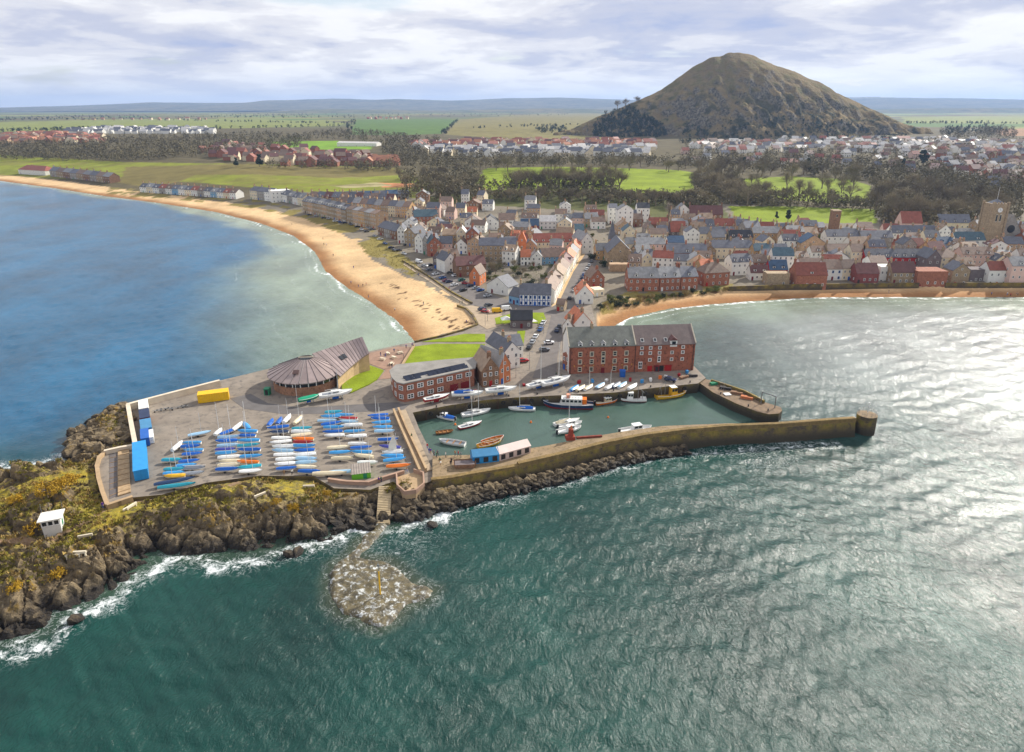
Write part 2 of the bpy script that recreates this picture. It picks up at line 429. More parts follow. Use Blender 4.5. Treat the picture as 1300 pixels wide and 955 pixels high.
# ---------------------------------------------------------------- the conical hill
LAW = [(690, 182), (735, 160), (760, 148), (782, 140), (800, 132), (815, 126), (832, 118), (850, 107), (868, 94), (880, 84), (893, 78), (904, 71.5), (915, 72), (922, 67.8), (935, 66.8), (946, 68.6), (956, 70), (964, 75.5), (985, 83), (1003, 88.5), (1030, 101), (1048, 108), (1060, 117.5),
       (1085, 129), (1105, 138), (1125, 147), (1150, 158), (1175, 170), (1210, 182)]
LD = 1400.0
def build_law():
    pr = [PD(a, b, LD) for a, b in LAW]; pxs = [p.x for p in pr]; phs = [p.z for p in pr]
    nx, ny = 420, 260
    X, Y = np.meshgrid(np.linspace(pxs[0] - 60, pxs[-1] + 60, nx), np.linspace(1130, 1950, ny))
    # slight fan so the ridge keeps its outline away from the crest distance
    pk = np.interp(X, pxs, phs, left=10, right=10)
    pk = np.convolve(pk[0], np.ones(5) / 5, 'same')[None, :].repeat(ny, 0)
    half = np.where(Y < LD, 60 + 1.02 * np.maximum(pk - 18, 0), 90 + 1.5 * np.maximum(pk - 18, 0))
    q = np.clip(np.abs(Y - LD) / half, 0, 1)
    # broken face: steeper crags half way, ledges
    ledge = (fbm(X / 60, Y / 60, 41, 5) - 0.5)
    qq = np.clip(q + ledge * 0.16 * (q * (1 - q) * 4), 0, 1)
    g = 1 - sstep(0, 1, qq) * 0.55 - qq * 0.45
    h = 8 + (pk - 8) * g
    rid = 1 - np.abs(fbm(X / 45 + Y / 120, Y / 75, 45, 5) * 2 - 1)
    d1, d2, cid = worley(X / 26 + 0.3 * fbm(X / 30, Y / 30, 4, 3), Y / 26, 47)
    steep = sstep(0.1, 0.45, q) * sstep(1.0, 0.6, q)
    h = h + (rid - 0.6) * 22 * (0.10 + steep) + (cid - 0.5) * 10 * (steep + .08) + (fbm(X / 12, Y / 12, 49, 4) - 0.5) * 8 * (0.3 + steep)
    h = h - sstep(0.9, 1.0, q) * 25
    V = np.stack([X.ravel(), Y.ravel(), h.ravel()], 1)
    m, t, b = nodes_of('hill_turf'); gg = NG(t); p = gg.pos()
    a = gg.noise(0.012, 8, 0.62, p); a2 = gg.noise(0.05, 8, 0.65, p); a3 = gg.noise(0.25, 6, 0.7, p)
    nrm = gg.n('ShaderNodeNewGeometry').outputs['Normal']; sp = gg.n('ShaderNodeSeparateXYZ'); gg.l(nrm, sp.inputs[0])
    c0 = gg.mix(gg.rng(a, 0.35, 0.65), (*s2l(116, 100, 70), 1), (*s2l(138, 120, 82), 1))
    c0 = gg.mix(gg.rng(a2, 0.48, 0.66), c0, (*s2l(106, 102, 60), 1))
    c0 = gg.mix(gg.rng(a3, 0.5, 0.72, 0, 0.6), c0, (*s2l(78, 66, 44), 1))
    rock = gg.math('MULTIPLY', gg.rng(gg.math('ADD', sp.outputs[2], gg.math('MULTIPLY', a2, 0.5)), 0.98, 0.80), 1.0, True)
    c0 = gg.mix(rock, c0, gg.mix(gg.rng(a3, 0.4, 0.62), (*s2l(60, 56, 46), 1), (*s2l(134, 126, 110), 1)))
    low = gg.n('ShaderNodeSeparateXYZ'); gg.l(p, low.inputs[0])
    gorse = gg.math('MULTIPLY', gg.rng(gg.math('ADD', a2, gg.math('MULTIPLY', a, 0.6)), 0.82, 0.93), gg.rng(low.outputs[2], 130, 60, 0.0, 1.0))
    c0 = gg.mix(gorse, c0, (*s2l(58, 58, 38), 1))
    gg.l(c0, b.inputs['Base Color']); b.inputs['Roughness'].default_value = 0.95; b.inputs['Specular IOR Level'].default_value = 0.1
    gg.l(gg.bump(gg.math('ADD', a2, gg.math('MULTIPLY', a3, 0.4)), 0.9, 6.0), b.inputs['Normal'])
    tag(link('hill', fastmesh('hill', V, gridfaces(ny, nx), [m], True)), kind='structure')
    from mathutils.bvhtree import BVHTree
    HG['hill'] = BVHTree.FromPolygons([tuple(v) for v in V], gridfaces(ny, nx).tolist())
build_law()

# ---------------------------------------------------------------- far moors
def build_far(name, sil, D, depth, seed, c1, c2, snow=False):
    pr = [PD(a, b, D) for a, b in sil]; nx, ny = 360, 40
    X, Y = np.meshgrid(np.linspace(pr[0].x, pr[-1].x, nx), np.linspace(D - depth, D + depth * 0.6, ny))
    pk = np.interp(X, [p.x for p in pr], [p.z for p in pr])
    q = np.clip((D - Y) / depth, -0.6, 1)
    g = np.where(q > 0, 1 - sstep(0, 1, q) * 0.9, 1 + q * 0.8)
    n = fbm(X / 900, Y / 900, seed, 5) - 0.5
    h = 30 + (pk - 30) * g * (1 + 0.5 * n * sstep(0, 0.35, np.abs(q))) + n * 30 * np.clip(q, 0, 1) * (1 - np.clip(q, 0, 1)) * 4
    h = h + (fbm(X / 260, Y / 260, seed + 3, 4) - 0.5) * 10
    V = np.stack([X.ravel(), Y.ravel(), h.ravel()], 1)
    m, t, b = nodes_of(name + '_heath'); gg = NG(t); p = gg.pos()
    a = gg.noise(0.0022, 6, 0.6, p); c = gg.mix(gg.rng(a, 0.42, 0.58), (*c1, 1), (*c2, 1))
    d = gg.noise(0.012, 5, 0.6, p); c = gg.mix(gg.rng(d, 0.5, 0.62, 0, 0.6), c, (*s2l(50, 58, 44), 1))
    if snow:
        sp = gg.n('ShaderNodeSeparateXYZ'); gg.l(p, sp.inputs[0])
        sn = gg.noise(0.004, 5, 0.65, gg.mapv(p, (1, 0.3, 3)))
        k = gg.math('MULTIPLY', gg.rng(sn, 0.50, 0.55), gg.rng(sp.outputs[2], 215, 245))
        k = gg.math('MULTIPLY', k, gg.rng(sp.outputs[0], 4200, 4800))
        c = gg.mix(k, c, (0.8, 0.82, 0.85, 1))
    gg.l(c, b.inputs['Base Color']); b.inputs['Roughness'].default_value = 1.0; b.inputs['Specular IOR Level'].default_value = 0.0
    tag(link(name, fastmesh(name, V, gridfaces(ny, nx), [m], True)), kind='structure')
build_far('far_hills', [(-320, 137), (0, 138), (60, 137), (110, 135), (150, 133), (195, 131), (235, 130.5), (280, 131), (330, 131), (360, 128), (400, 127), (430, 125.5), (480, 127), (520, 126.5), (570, 128), (600, 127), (640, 125), (690, 124.5), (740, 125),
                        (800, 127), (850, 128), (1000, 125), (1100, 123.5), (1150, 124), (1200, 125), (1250, 126), (1300, 127), (1500, 127), (1620, 128)], 12000, 3800, 51, s2l(96, 92, 70), s2l(116, 108, 82), True)
build_far('far_ridge', [(-500, 147), (-200, 146), (0, 144), (120, 146), (300, 143), (430, 139), (560, 141), (700, 137.5), (820, 140), (1100, 139), (1200, 137.5), (1300, 139), (1600, 141), (1750, 144)], 7600, 1500, 57, s2l(98, 100, 66), s2l(122, 112, 78))
# ================================================================ HEADLAND, REEF, SEA
# outline of the rock at the waterline, in the photograph
HEAD_PX = [(-420, 600), (-150, 604), (0, 603), (60, 592), (104, 582), (110, 574), (88, 560), (84, 549), (100, 541), (128, 526), (164, 510), (200, 520), (330, 560), (480, 590), (560, 612),
           (590, 622), (580, 634), (560, 640), (548, 648), (530, 652), (510, 664), (480, 668), (470, 664), (440, 670), (420, 684), (385, 692), (340, 700), (290, 706), (250, 708), (205, 708),
           (188, 722), (160, 738), (140, 752), (105, 768), (75, 780), (62, 800), (35, 808), (0, 818), (-150, 850), (-420, 900)]
HEAD = W2(HEAD_PX)
REEF_PX = [(474, 668), (490, 674), (470, 690), (455, 704), (500, 712), (530, 738), (556, 748), (548, 762), (520, 774), (500, 792), (480, 800), (455, 792), (430, 782), (415, 766), (413, 735), (420, 716), (440, 702), (452, 686)]
REEF = W2(REEF_PX)
# keep the flat yard and walls clear of rock
YARD_CLEAR = W2([(122, 590), (133, 572), (160, 568), (160, 512), (280, 482), (420, 480), (545, 598), (500, 608), (470, 622), (420, 622), (400, 608), (330, 604), (262, 614), (205, 628), (135, 640)], QZ)
LINE_Q = W2([(545, 600), (700, 592), (830, 580)])
def hhead(x, y):
    sd = distline(x, y, HEAD, True) * np.where(inpoly(x, y, HEAD), 1, -1)
    big = fbm(x / 17, y / 17, 101, 4)
    wx = x + 3 * fbm(x / 7, y / 7, 3, 3); wy = y + 3 * fbm(x / 7, y / 7, 7, 3)
    d1, d2, cid = worley(wx / 5.2 + wy * 0.07, wy / 3.6, 103)
    e1, e2, cid2 = worley(wx / 1.9, wy / 1.5, 107)
    s = sd + (big - 0.5) * 5
    base = 4.9 * sstep(-3.0, 10, s) - 1.2
    base = base + sstep(2, 14, s) * (big - 0.42) * 4.0
    rockiness = 1 - 0.75 * sstep(7, 15, sd) * sstep(0.40, 0.55, fbm(x / 9, y / 9, 111, 3))
    rough = (cid - 0.42) * 3.0 * np.clip((d2 - d1) * 4, 0, 1) + (cid2 - 0.5) * 1.5 * np.clip((e2 - e1) * 4, 0, 1)
    rough += (fbm(x / 1.1, y / 1.1, 113, 4) - 0.5) * 1.2 + (vn(x / 0.45, y / 0.45, 118) - 0.5) * 0.4 - 0.9 * np.exp(-((d2 - d1) / .07) ** 2) - 0.35 * np.exp(-((e2 - e1) / .08) ** 2)
    h = base + rough * rockiness * sstep(-3, 4, sd)
    h = np.where(sd < 0, np.minimum(h, 0.5 + sd * 0.5), h)
    dy = distline(x, y, YARD_CLEAR, True) * np.where(inpoly(x, y, YARD_CLEAR), -1, 1)
    h = np.where(dy <= 0.4, np.minimum(h, QZ - 0.8), h)
    k = sstep(9, 0.4, dy); h = np.where(dy > 0.4, h * (1 - k) + np.minimum(h, QZ - 0.3) * k, h)
    return h, sd, rockiness
def rock_mat():
    m, t, b = nodes_of('headland_rock'); g = NG(t); p = g.pos()
    sp = g.n('ShaderNodeSeparateXYZ'); g.l(p, sp.inputs[0]); z = sp.outputs[2]
    nz = g.n('ShaderNodeSeparateXYZ'); g.l(g.n('ShaderNodeNewGeometry').outputs['Normal'], nz.inputs[0])
    a = g.noise(0.16, 6, 0.6, p); a2 = g.noise(0.8, 7, 0.68, p); a3 = g.noise(3.2, 6, 0.7, p)
    rock = g.mix(g.rng(a2, 0.36, 0.64), (*s2l(82, 70, 54), 1), (*s2l(152, 134, 104), 1))
    rock = g.mix(g.rng(a3, 0.5, 0.68, 0, 0.75), rock, (*s2l(44, 40, 34), 1))
    rock = g.mix(g.rng(g.noise(1.7, 5, 0.7, g.mapv(p, (1, 1, 1), loc=(40, 9, 3))), 0.58, 0.68, 0, 0.7), rock, (*s2l(182, 166, 132), 1))
    # lichen: ochre
    rock = g.mix(g.math('MULTIPLY', g.rng(g.noise(0.45, 6, 0.66, g.mapv(p, loc=(9, 3, 1))), 0.56, 0.66), g.rng(z, 1.8, 3.2)), rock, (*s2l(156, 124, 38), 1))
    grass = g.mix(g.rng(a2, 0.4, 0.6), (*s2l(122, 118, 34), 1), (*s2l(166, 146, 50), 1))
    grass = g.mix(g.rng(a, 0.52, 0.64), grass, (*s2l(122, 98, 58), 1))
    gm = g.math('MULTIPLY', g.attr('turf'), g.rng(g.math('ADD', nz.outputs[2], g.math('MULTIPLY', g.math('SUBTRACT', a3, 0.5), 0.8)), 0.55, 0.78))
    gm = g.math('MULTIPLY', gm, g.rng(g.math('ADD', a2, g.math('MULTIPLY', a, 0.5)), 0.54, 0.74))
    c = g.mix(gm, rock, grass)
    path = g.attr('path'); c = g.mix(g.rng(g.math('ADD', path, g.math('MULTIPLY', a3, 0.3)), 0.62, 0.8), c, (*s2l(150, 124, 96), 1))
    wet = g.rng(g.math('ADD', z, g.math('MULTIPLY', a2, 2.6)), 3.5, 1.9)       # black lichen and weed of the tidal zone
    c = g.mix(wet, c, g.mix(g.rng(a3, 0.45, 0.7), (*s2l(34, 30, 26), 1), (*s2l(62, 52, 38), 1)))
    g.l(c, b.inputs['Base Color'])
    g.l(g.rng(wet, 0, 1, 0.92, 0.55), b.inputs['Roughness']); b.inputs['Specular IOR Level'].default_value = 0.3
    g.l(g.bump(g.math('ADD', a2, g.math('MULTIPLY', a3, 0.5)), 0.9, 0.5), b.inputs['Normal'])
    return m
ROCK = rock_mat()
def build_headland():
    xs = [p[0] for p in HEAD]; st = 0.30
    gx = np.arange(-150, max(xs) + 3, st); gy = np.arange(70, 176, st * 1.15)
    X, Y = np.meshgrid(gx, gy)
    h, sd, rk = hhead(X, Y)
    keep = (h > -1.4) & (np.abs(X) < 0.95 * Y + 18)
    turf = sstep(6, 13, sd) * (1.15 - rk * 0.45)
    path = np.exp(-(distline(X, Y, W2([(-150, 708), (0, 690), (60, 690), (110, 664), (140, 640), (165, 634), (200, 632), (240, 630), (280, 620), (300, 612)], QZ)) / 0.9) ** 2)
    h = h * (1 - path * 0.8) + path * 0.8 * np.minimum(h, QZ + 0.2)
    nr, nc = X.shape; Fc = gridfaces(nr, nc); kv = keep.ravel()
    Fc = Fc[kv[Fc].any(1)]
    used = np.unique(Fc); mp = np.full(nr * nc, -1); mp[used] = np.arange(len(used))
    V = np.stack([X.ravel(), Y.ravel(), h.ravel()], 1)[used]
    me = fastmesh('headland', V, mp[Fc], [ROCK], False, {'turf': ('FLOAT', turf.ravel()[used]), 'path': ('FLOAT', path.ravel()[used])})
    tag(link('headland', me), kind='structure')
build_headland()
def build_reef():
    xs = [p[0] for p in REEF]; ys = [p[1] for p in REEF]
    X, Y = np.meshgrid(np.arange(min(xs) - 2, max(xs) + 2, 0.3), np.arange(min(ys) - 2, max(ys) + 2, 0.33))
    sd = distline(X, Y, REEF, True) * np.where(inpoly(X, Y, REEF), 1, -1)
    s = sd + (fbm(X / 2, Y / 2, 7, 4) - 0.5) * 1.5
    cw = distline(X, Y, W2([(486, 664), (478, 676), (464, 694), (448, 708)]))
    d1, d2, cid = worley(X / 2.2, Y / 1.7, 19)
    h = -1.2 + 1.5 * sstep(-0.6, 1.4, s) + (fbm(X / 4, Y / 4, 5, 4) - 0.5) * 0.5 + (cid - 0.5) * 0.18 * np.clip((d2 - d1) * 5, 0, 1) + (fbm(X / .8, Y / .8, 15, 3) - 0.5) * 0.2
    h += 0.12 * np.exp(-((sd - 1.2) / 0.8) ** 2) + 0.16 * sstep(1, 5, sd)
    h = np.maximum(h, -1.2 + 1.58 * np.exp(-(cw / 1.5) ** 4) + (fbm(X / .8, Y / .8, 25, 3) - 0.5) * 0.35)
    m, t, b = nodes_of('reef_weed'); g = NG(t); p = g.pos()
    a = g.noise(0.9, 6, 0.65, p); a2 = g.noise(3.0, 5, 0.7, p)
    c = g.mix(g.rng(a, 0.38, 0.62), (*s2l(58, 52, 32), 1), (*s2l(108, 96, 60), 1)); c = g.mix(g.rng(a2, 0.5, 0.7, 0, .7), c, (*s2l(58, 52, 30), 1))
    fo = g.noise(0.9, 8, 0.74, g.mapv(p, loc=(3, 8, 2)), 0.35)
    f = g.math('MULTIPLY', g.rng(fo, 0.52, 0.62), g.rng(a2, 0.36, 0.6, 0.25, 1.0))
    c = g.mix(f, c, (0.74, 0.78, 0.78, 1))
    g.l(c, b.inputs['Base Color']); b.inputs['Roughness'].default_value = 0.45
    g.l(g.bump(a2, 0.7, 0.25), b.inputs['Normal'])
    tag(link('reef', fastmesh('reef', np.stack([X.ravel(), Y.ravel(), h.ravel()], 1), gridfaces(*X.shape), [m], True)), kind='structure')
build_reef()

BASIN = W2([(520, 530), (560, 520), (660, 512), (890, 480), (1000, 520), (930, 540), (700, 570), (560, 600), (540, 580)])
PIERFOOT = [(p[0], p[1] - o) for p, o in zip(W2([(549, 612), (600, 604), (660, 594), (720, 580), (770, 567), (820, 557), (870, 550.5), (985, 543.5), (1110, 536)], QZ + 1), (5.4, 5.0, 4.6, 4.2, 3.6, 3.0, 2.4, 2.0, 2.6))]
def sea_mat():
    m, t, b = nodes_of('sea_water'); g = NG(t); p = g.pos()
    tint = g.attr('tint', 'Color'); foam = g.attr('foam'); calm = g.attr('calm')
    mp1 = g.mapv(p, (1.0, 0.62, 1), (0, 0, R(-24)))
    w1 = g.noise(0.8, 5, 0.62, mp1, 0.5); w2 = g.noise(2.6, 5, 0.7, mp1, 0.3); w3 = g.noise(0.12, 4, 0.5, g.mapv(p, (1, 0.5, 1), (0, 0, R(-18))))
    hgt = g.math('ADD', g.math('MULTIPLY', w1, 0.72), g.math('MULTIPLY', w2, 0.36))
    gust = g.rng(g.noise(0.018, 5, 0.62, g.mapv(p, (1, 2.6, 1), (0, 0, R(20)))), 0.34, 0.66, 0.75, 1.2)
    hgt = g.math('MULTIPLY', g.math('MULTIPLY', hgt, gust), g.rng(calm, 0, 1, 1.0, 0.34))
    hgt = g.math('ADD', hgt, g.math('MULTIPLY', w3, 0.6))
    fn = g.noise(0.42, 8, 0.72, p, 1.0); fn2 = g.noise(2.2, 6, 0.7, p, 0.5)
    web = g.math('ABSOLUTE', g.math('SUBTRACT', g.noise(0.55, 5, 0.6, g.mapv(p, loc=(5, 2, 0)), 1.4), 0.5))
    lace = g.rng(g.math('ADD', web, g.math('MULTIPLY', g.math('SUBTRACT', fn2, 0.4), 0.12)), 0.045, 0.0)
    k = g.math('ADD', g.math('MULTIPLY', foam, 0.95), g.math('MULTIPLY', g.math('SUBTRACT', fn, 0.5), 1.5))
    k = g.math('ADD', k, g.math('MULTIPLY', g.math('SUBTRACT', fn2, 0.5), 0.7))
    ff = g.rng(k, 0.50, 0.72)
    ff = g.math('MAXIMUM', ff, g.math('MULTIPLY', g.math('MULTIPLY', lace, g.rng(foam, 0.15, 0.5)), 0.45))
    var = g.rng(g.noise(0.035, 5, 0.6, g.mapv(p, (1, 0.5, 1))), 0.3, 0.7, 0.6, 1.4)
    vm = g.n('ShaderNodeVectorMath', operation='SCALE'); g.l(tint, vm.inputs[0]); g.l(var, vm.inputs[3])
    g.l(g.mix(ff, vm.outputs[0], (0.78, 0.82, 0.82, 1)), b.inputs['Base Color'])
    g.l(g.rng(ff, 0, 1, 0.19, 0.85), b.inputs['Roughness']); b.inputs['IOR'].default_value = 1.33
    b.inputs['Specular IOR Level'].default_value = 0.5
    g.l(g.bump(hgt, 1.0, 0.36), b.inputs['Normal'])
    return m
SEA = sea_mat()
def build_sea():
    na, nr = 640, 430
    az = np.linspace(R(-60), R(60), na); rr = np.concatenate([np.geomspace(46, 900, nr - 40), np.geomspace(912, 9000, 40)])
    A, Rr = np.meshgrid(az, rr); x = (np.sin(A) * Rr).ravel(); y = (np.cos(A) * Rr).ravel()
    inl = inpoly(x, y, LAND); sdl = distline(x, y, COAST) * np.where(inl, -1, 1)     # + seaward
    sdw = distline(x, y, WESTB); sde = distline(x, y, EASTB)
    sdh = distline(x, y, HEAD, True) * np.where(inpoly(x, y, HEAD), -1, 1)
    sdr = distline(x, y, REEF, True) * np.where(inpoly(x, y, REEF), -1, 1)
    basin = inpoly(x, y, BASIN).astype(float)
    dpf = distline(x, y, PIERFOOT)
    calm = np.maximum(basin, sstep(40, 5, sdl) * 0.6)
    # wind waves
    z = np.zeros(len(x)); r2 = random.Random(3)
    for i in range(46):
        lam = 2.0 * (1.08 ** i) * r2.uniform(0.9, 1.1); th = R(-112) + r2.gauss(0, R(26)); k = 2 * math.pi / lam
        amp = 0.0135 * lam ** 0.42 * r2.uniform(0.6, 1.3) * (1 if lam < 7 else 0.6 if lam < 14 else 0.35)
        ph = k * (math.cos(th) * x + math.sin(th) * y) + r2.uniform(0, 6.28)
        fade = sstep(lam * 170, lam * 80, np.hypot(x, y))
        z += amp * (np.sin(ph) + 0.22 * np.sin(2 * ph)) * fade
    zw = z.copy()
    z *= (1 - 0.72 * calm) * sstep(-3, 6, np.minimum(sdl, sdh)).clip(0.25, 1)
    # gentle swell lines rolling onto the west beach
    br = np.exp(-((sdw - 3) / 3.0) ** 2) * 0.12 * (x < 40); z += br
    tint = np.empty((len(x), 3)); d = np.hypot(x, y)
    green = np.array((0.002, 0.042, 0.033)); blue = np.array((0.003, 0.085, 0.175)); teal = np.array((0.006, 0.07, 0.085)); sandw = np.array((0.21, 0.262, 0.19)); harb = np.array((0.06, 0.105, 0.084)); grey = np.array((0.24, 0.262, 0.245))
    left = sstep(-20, -110, x + (y - 150) * 0.05) * sstep(120, 155, y)
    tint[:] = green
    tint = tint * (1 - left[:, None]) + blue * left[:, None]
    rt = (sstep(15, 130, x) * sstep(120, 200, y))[:, None]; tint = tint * (1 - rt) + grey * rt  # silver of sky reflection and glitter painted into the right bay's water colour
    tint = tint * (1 - basin[:, None]) + harb * basin[:, None]
    # shallows over sand
    wob = (fbm(x / 40, y / 40, 77, 4) - 0.5) * 40
    shw = np.interp(y, [180, 230, 300, 380, 520], [70, 78, 60, 24, 14]); sh = sstep(1.0, 0.25, (sdw + wob * .6) / shw) * (x < 30) * (y > 180); sh = np.maximum(sh, sstep(30, 4, sde + wob * 0.4) * (x > 30) * 0.75)
    tint = tint * (1 - sh[:, None]) + sandw * sh[:, None]
    rk = np.maximum(sstep(4, 0, sdh) * 0.45, sstep(2.5, -1, sdr) * 0.8)[:, None]; tint = tint * (1 - rk) + np.array((0.05, 0.06, 0.03)) * rk
    lit = fbm(x / 6, y / 6, 87, 4); foam = np.zeros(len(x))
    near = (y < 118) | (x > -40)
    foam = np.maximum(foam, sstep(5.4, 0.2, np.abs(sdh - 2.0 + (lit - 0.5) * 6)) * np.where(y < 135, 0.6, 0.14))
    foam = np.maximum(foam, sstep(3.2, 0.0, sdr + (lit - 0.5) * 3.0) * 0.36)
    foam = np.maximum(foam, sstep(14, 2, distline(x, y, W2([(475, 690), (500, 700), (560, 650)]))) * 0.34)
    foam = np.maximum(foam, sstep(4.2, 0.4, dpf + (lit - 0.5) * 5) * np.where(x < 75, 0.5, 0.15))
    foam = np.maximum(foam, sstep(10, 1, distline(x, y, W2([(845, 572), (920, 566), (960, 584), (990, 578)]))) * 0.36)
    # surf on the beaches: a few broken lines
    u = sdw + (fbm(x / 25, y / 25, 97, 3) - 0.5) * 9
    for d0, wd, a in ((1.0, 1.2, 0.8), (4.5, 1.3, 0.5), (17, 1.2, 0.42), (38, 1.0, 0.42)):
        foam = np.maximum(foam, np.exp(-((u - d0) / wd) ** 2) * a * (x < 30) * (0.75 + 0.5 * (fbm(x / 12, y / 12, 99, 3) - 0.5) * 2))
    u = sde + (fbm(x / 14, y / 14, 95, 3) - 0.5) * 5
    for d0, wd, a in ((1.0, 1.3, 0.75), (6, 1.2, 0.5), (12, 1.1, 0.38)):
        foam = np.maximum(foam, np.exp(-((u - d0) / wd) ** 2) * a * (x > 30))
    caps = sstep(0.34, 0.46, zw) * (1 - basin) * sstep(0.60, 0.72, fbm(x / 8, y / 8, 93, 3)); foam = np.maximum(foam, caps * 0.5)
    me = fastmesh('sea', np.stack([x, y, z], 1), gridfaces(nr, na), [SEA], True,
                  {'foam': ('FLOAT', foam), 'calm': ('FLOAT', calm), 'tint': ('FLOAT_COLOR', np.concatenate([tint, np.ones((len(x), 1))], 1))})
    tag(link('sea', me), kind='structure')
build_sea()
# ================================================================ BUILDING KIT
WALL = {k: M('wall_' + k, s2l(*c), 0.88, v, 0.9, dark=d, bump=0.3, rnd=0.1) for k, c, v, d in [
    ('white', (232, 230, 222), 0.10, None), ('cream', (226, 212, 182), 0.14, None), ('stone', (166, 146, 118), 0.28, (0.10, 0.085, 0.065)), ('grey', (156, 150, 142), 0.24, (0.12, 0.11, 0.10)),
    ('brick', (160, 106, 84), 0.26, (0.12, 0.045, 0.03)), ('red', (172, 46, 46), 0.15, None), ('pink', (214, 184, 170), 0.12, None), ('brown', (142, 110, 86), 0.26, (0.07, 0.05, 0.04)),
    ('ochre', (198, 162, 116), 0.22, (0.16, 0.11, 0.06)), ('dark', (116, 106, 106), 0.25, None), ('blue', (120, 160, 190), 0.12, None), ('orange', (196, 120, 78), 0.2, None), ('maroon', (134, 76, 72), 0.22, None), ('sandstone', (192, 162, 130), 0.24, (0.16, 0.12, 0.08))]}
def roof_mat(name, c, v=0.25):
    m, t, b = nodes_of('roof_' + name); g = NG(t); p = g.pos(); o = g.objco()
    sp = g.n('ShaderNodeSeparateXYZ'); g.l(o, sp.inputs[0])
    n = g.noise(0.7, 6, 0.65, p); n2 = g.noise(3.5, 4, 0.7, p)
    course = g.math('FRACT', g.math('MULTIPLY', sp.outputs[2], 4.2))
    f = g.math('MULTIPLY', g.rng(n, 0.3, 0.7, 1 - v, 1 + v * 0.8), g.rng(n2, 0.3, 0.7, 0.86, 1.12))
    f = g.math('MULTIPLY', f, g.rng(course, 0.0, 0.3, 0.86, 1.03))
    oi = g.n('ShaderNodeObjectInfo'); f = g.math('MULTIPLY', f, g.rng(oi.outputs['Random'], 0, 1, 0.82, 1.18))
    vm = g.n('ShaderNodeVectorMath', operation='SCALE'); vm.inputs[0].default_value = c; g.l(f, vm.inputs[3])
    g.l(vm.outputs[0], b.inputs['Base Color']); b.inputs['Roughness'].default_value = 0.62; b.inputs['Specular IOR Level'].default_value = 0.35
    g.l(g.bump(g.math('ADD', course, n2), 0.35, 0.06), b.inputs['Normal'])
    return m
ROOF = {k: roof_mat(k, s2l(*c)) for k, c in [('slate', (100, 102, 110)), ('grey', (138, 138, 138)), ('brown', (126, 106, 92)), ('orange', (192, 114, 78)), ('red', (142, 82, 66)), ('maroon', (106, 72, 68)),
                                             ('blue', (62, 86, 112)), ('teal', (74, 96, 106)), ('white', (206, 202, 196)), ('tan', (150, 128, 106)), ('black', (52, 54, 60))]}
WHITE = M('white_paint', s2l(226, 226, 222), 0.55, 0.08, 1.5); TRIM = M('stone_trim', s2l(190, 180, 160), 0.85, 0.15, 1.5)
GLASS = bpy.data.materials.new('window_glass'); GLASS.use_nodes = True
_b = GLASS.node_tree.nodes['Principled BSDF']; _b.inputs['Base Color'].default_value = (0.018, 0.022, 0.028, 1); _b.inputs['Roughness'].default_value = 0.08; _b.inputs['Specular IOR Level'].default_value = 0.6
MATS['glass'] = GLASS
BLUEP = M('blue_paint', s2l(36, 96, 178), 0.5, 0.12, 1.0); DARKP = M('dark_paint', s2l(48, 46, 46), 0.6, 0.15, 1.0); REDP = M('red_paint', s2l(170, 32, 30), 0.5, 0.12, 1.0)
YEL = M('yellow_paint', s2l(226, 178, 22), 0.5, 0.12, 1.0); GREENP = M('green_paint', s2l(40, 130, 92), 0.5, 0.12, 1.0); STEEL = M('galvanised_steel', s2l(150, 152, 152), 0.45, 0.15, 1.0, metal=0.6)
TERRA = M('chimney_pot_clay', s2l(176, 112, 78), 0.85, 0.15, 2.0); MAROONP = M('maroon_paint', s2l(120, 30, 36), 0.55, 0.12, 1.0)
WINM = {}
def win_mesh(fr, kind='sash'):
    k = (fr.name, kind)
    if k in WINM: return WINM[k]
    mb = MB(); t = 0.11 if kind != 'stone' else 0.16          # unit opening, faces -y
    for x0, x1, z0, z1 in ((0, 1, 0, t), (0, 1, 1 - t, 1), (0, t, t, 1 - t), (1 - t, 1, t, 1 - t)):
        mb.b2(x0 - .5, x1 - .5, -0.09, 0.05, z0, z1, 0)
    if kind != 'plain': mb.b2(-0.5 + t, 0.5 - t, -0.05, 0.02, 0.47, 0.54, 0)
    if kind == 'wide': mb.b2(-0.04, 0.04, -0.05, 0.02, t, 1 - t, 0)
    mb.add([(-.5 + t, -0.012, t), (.5 - t, -0.012, t), (.5 - t, -0.012, 1 - t), (-.5 + t, -0.012, 1 - t)], [(0, 1, 2, 3)], 1)
    WINM[k] = mb.mesh('window', [fr, GLASS]); return WINM[k]
def window(parent, x, y, z, w=0.75, h=1.05, face=0.0, fr=None, kind='sash', name='window'):
    return link(name, win_mesh(fr or WHITE, kind), parent, loc=(x, y, z), rot=(0, 0, face), scale=(w, 1, h))
DOORM = {}
def door(parent, x, y, z, mat, w=0.75, h=1.55, face=0.0):
    if mat.name not in DOORM:
        mb = MB(); mb.b2(-.5, .5, -0.06, 0.03, 0, 1, 0); mb.b2(-.36, -.04, -0.085, -0.055, .12, .5, 0); mb.b2(.04, .36, -0.085, -0.055, .12, .5, 0); mb.b2(-.36, .36, -0.085, -0.055, .6, .9, 0)
        DOORM[mat.name] = mb.mesh('door', [mat])
    return link('door', DOORM[mat.name], parent, loc=(x, y, z), rot=(0, 0, face), scale=(w, 1, h))
CHIM = {}
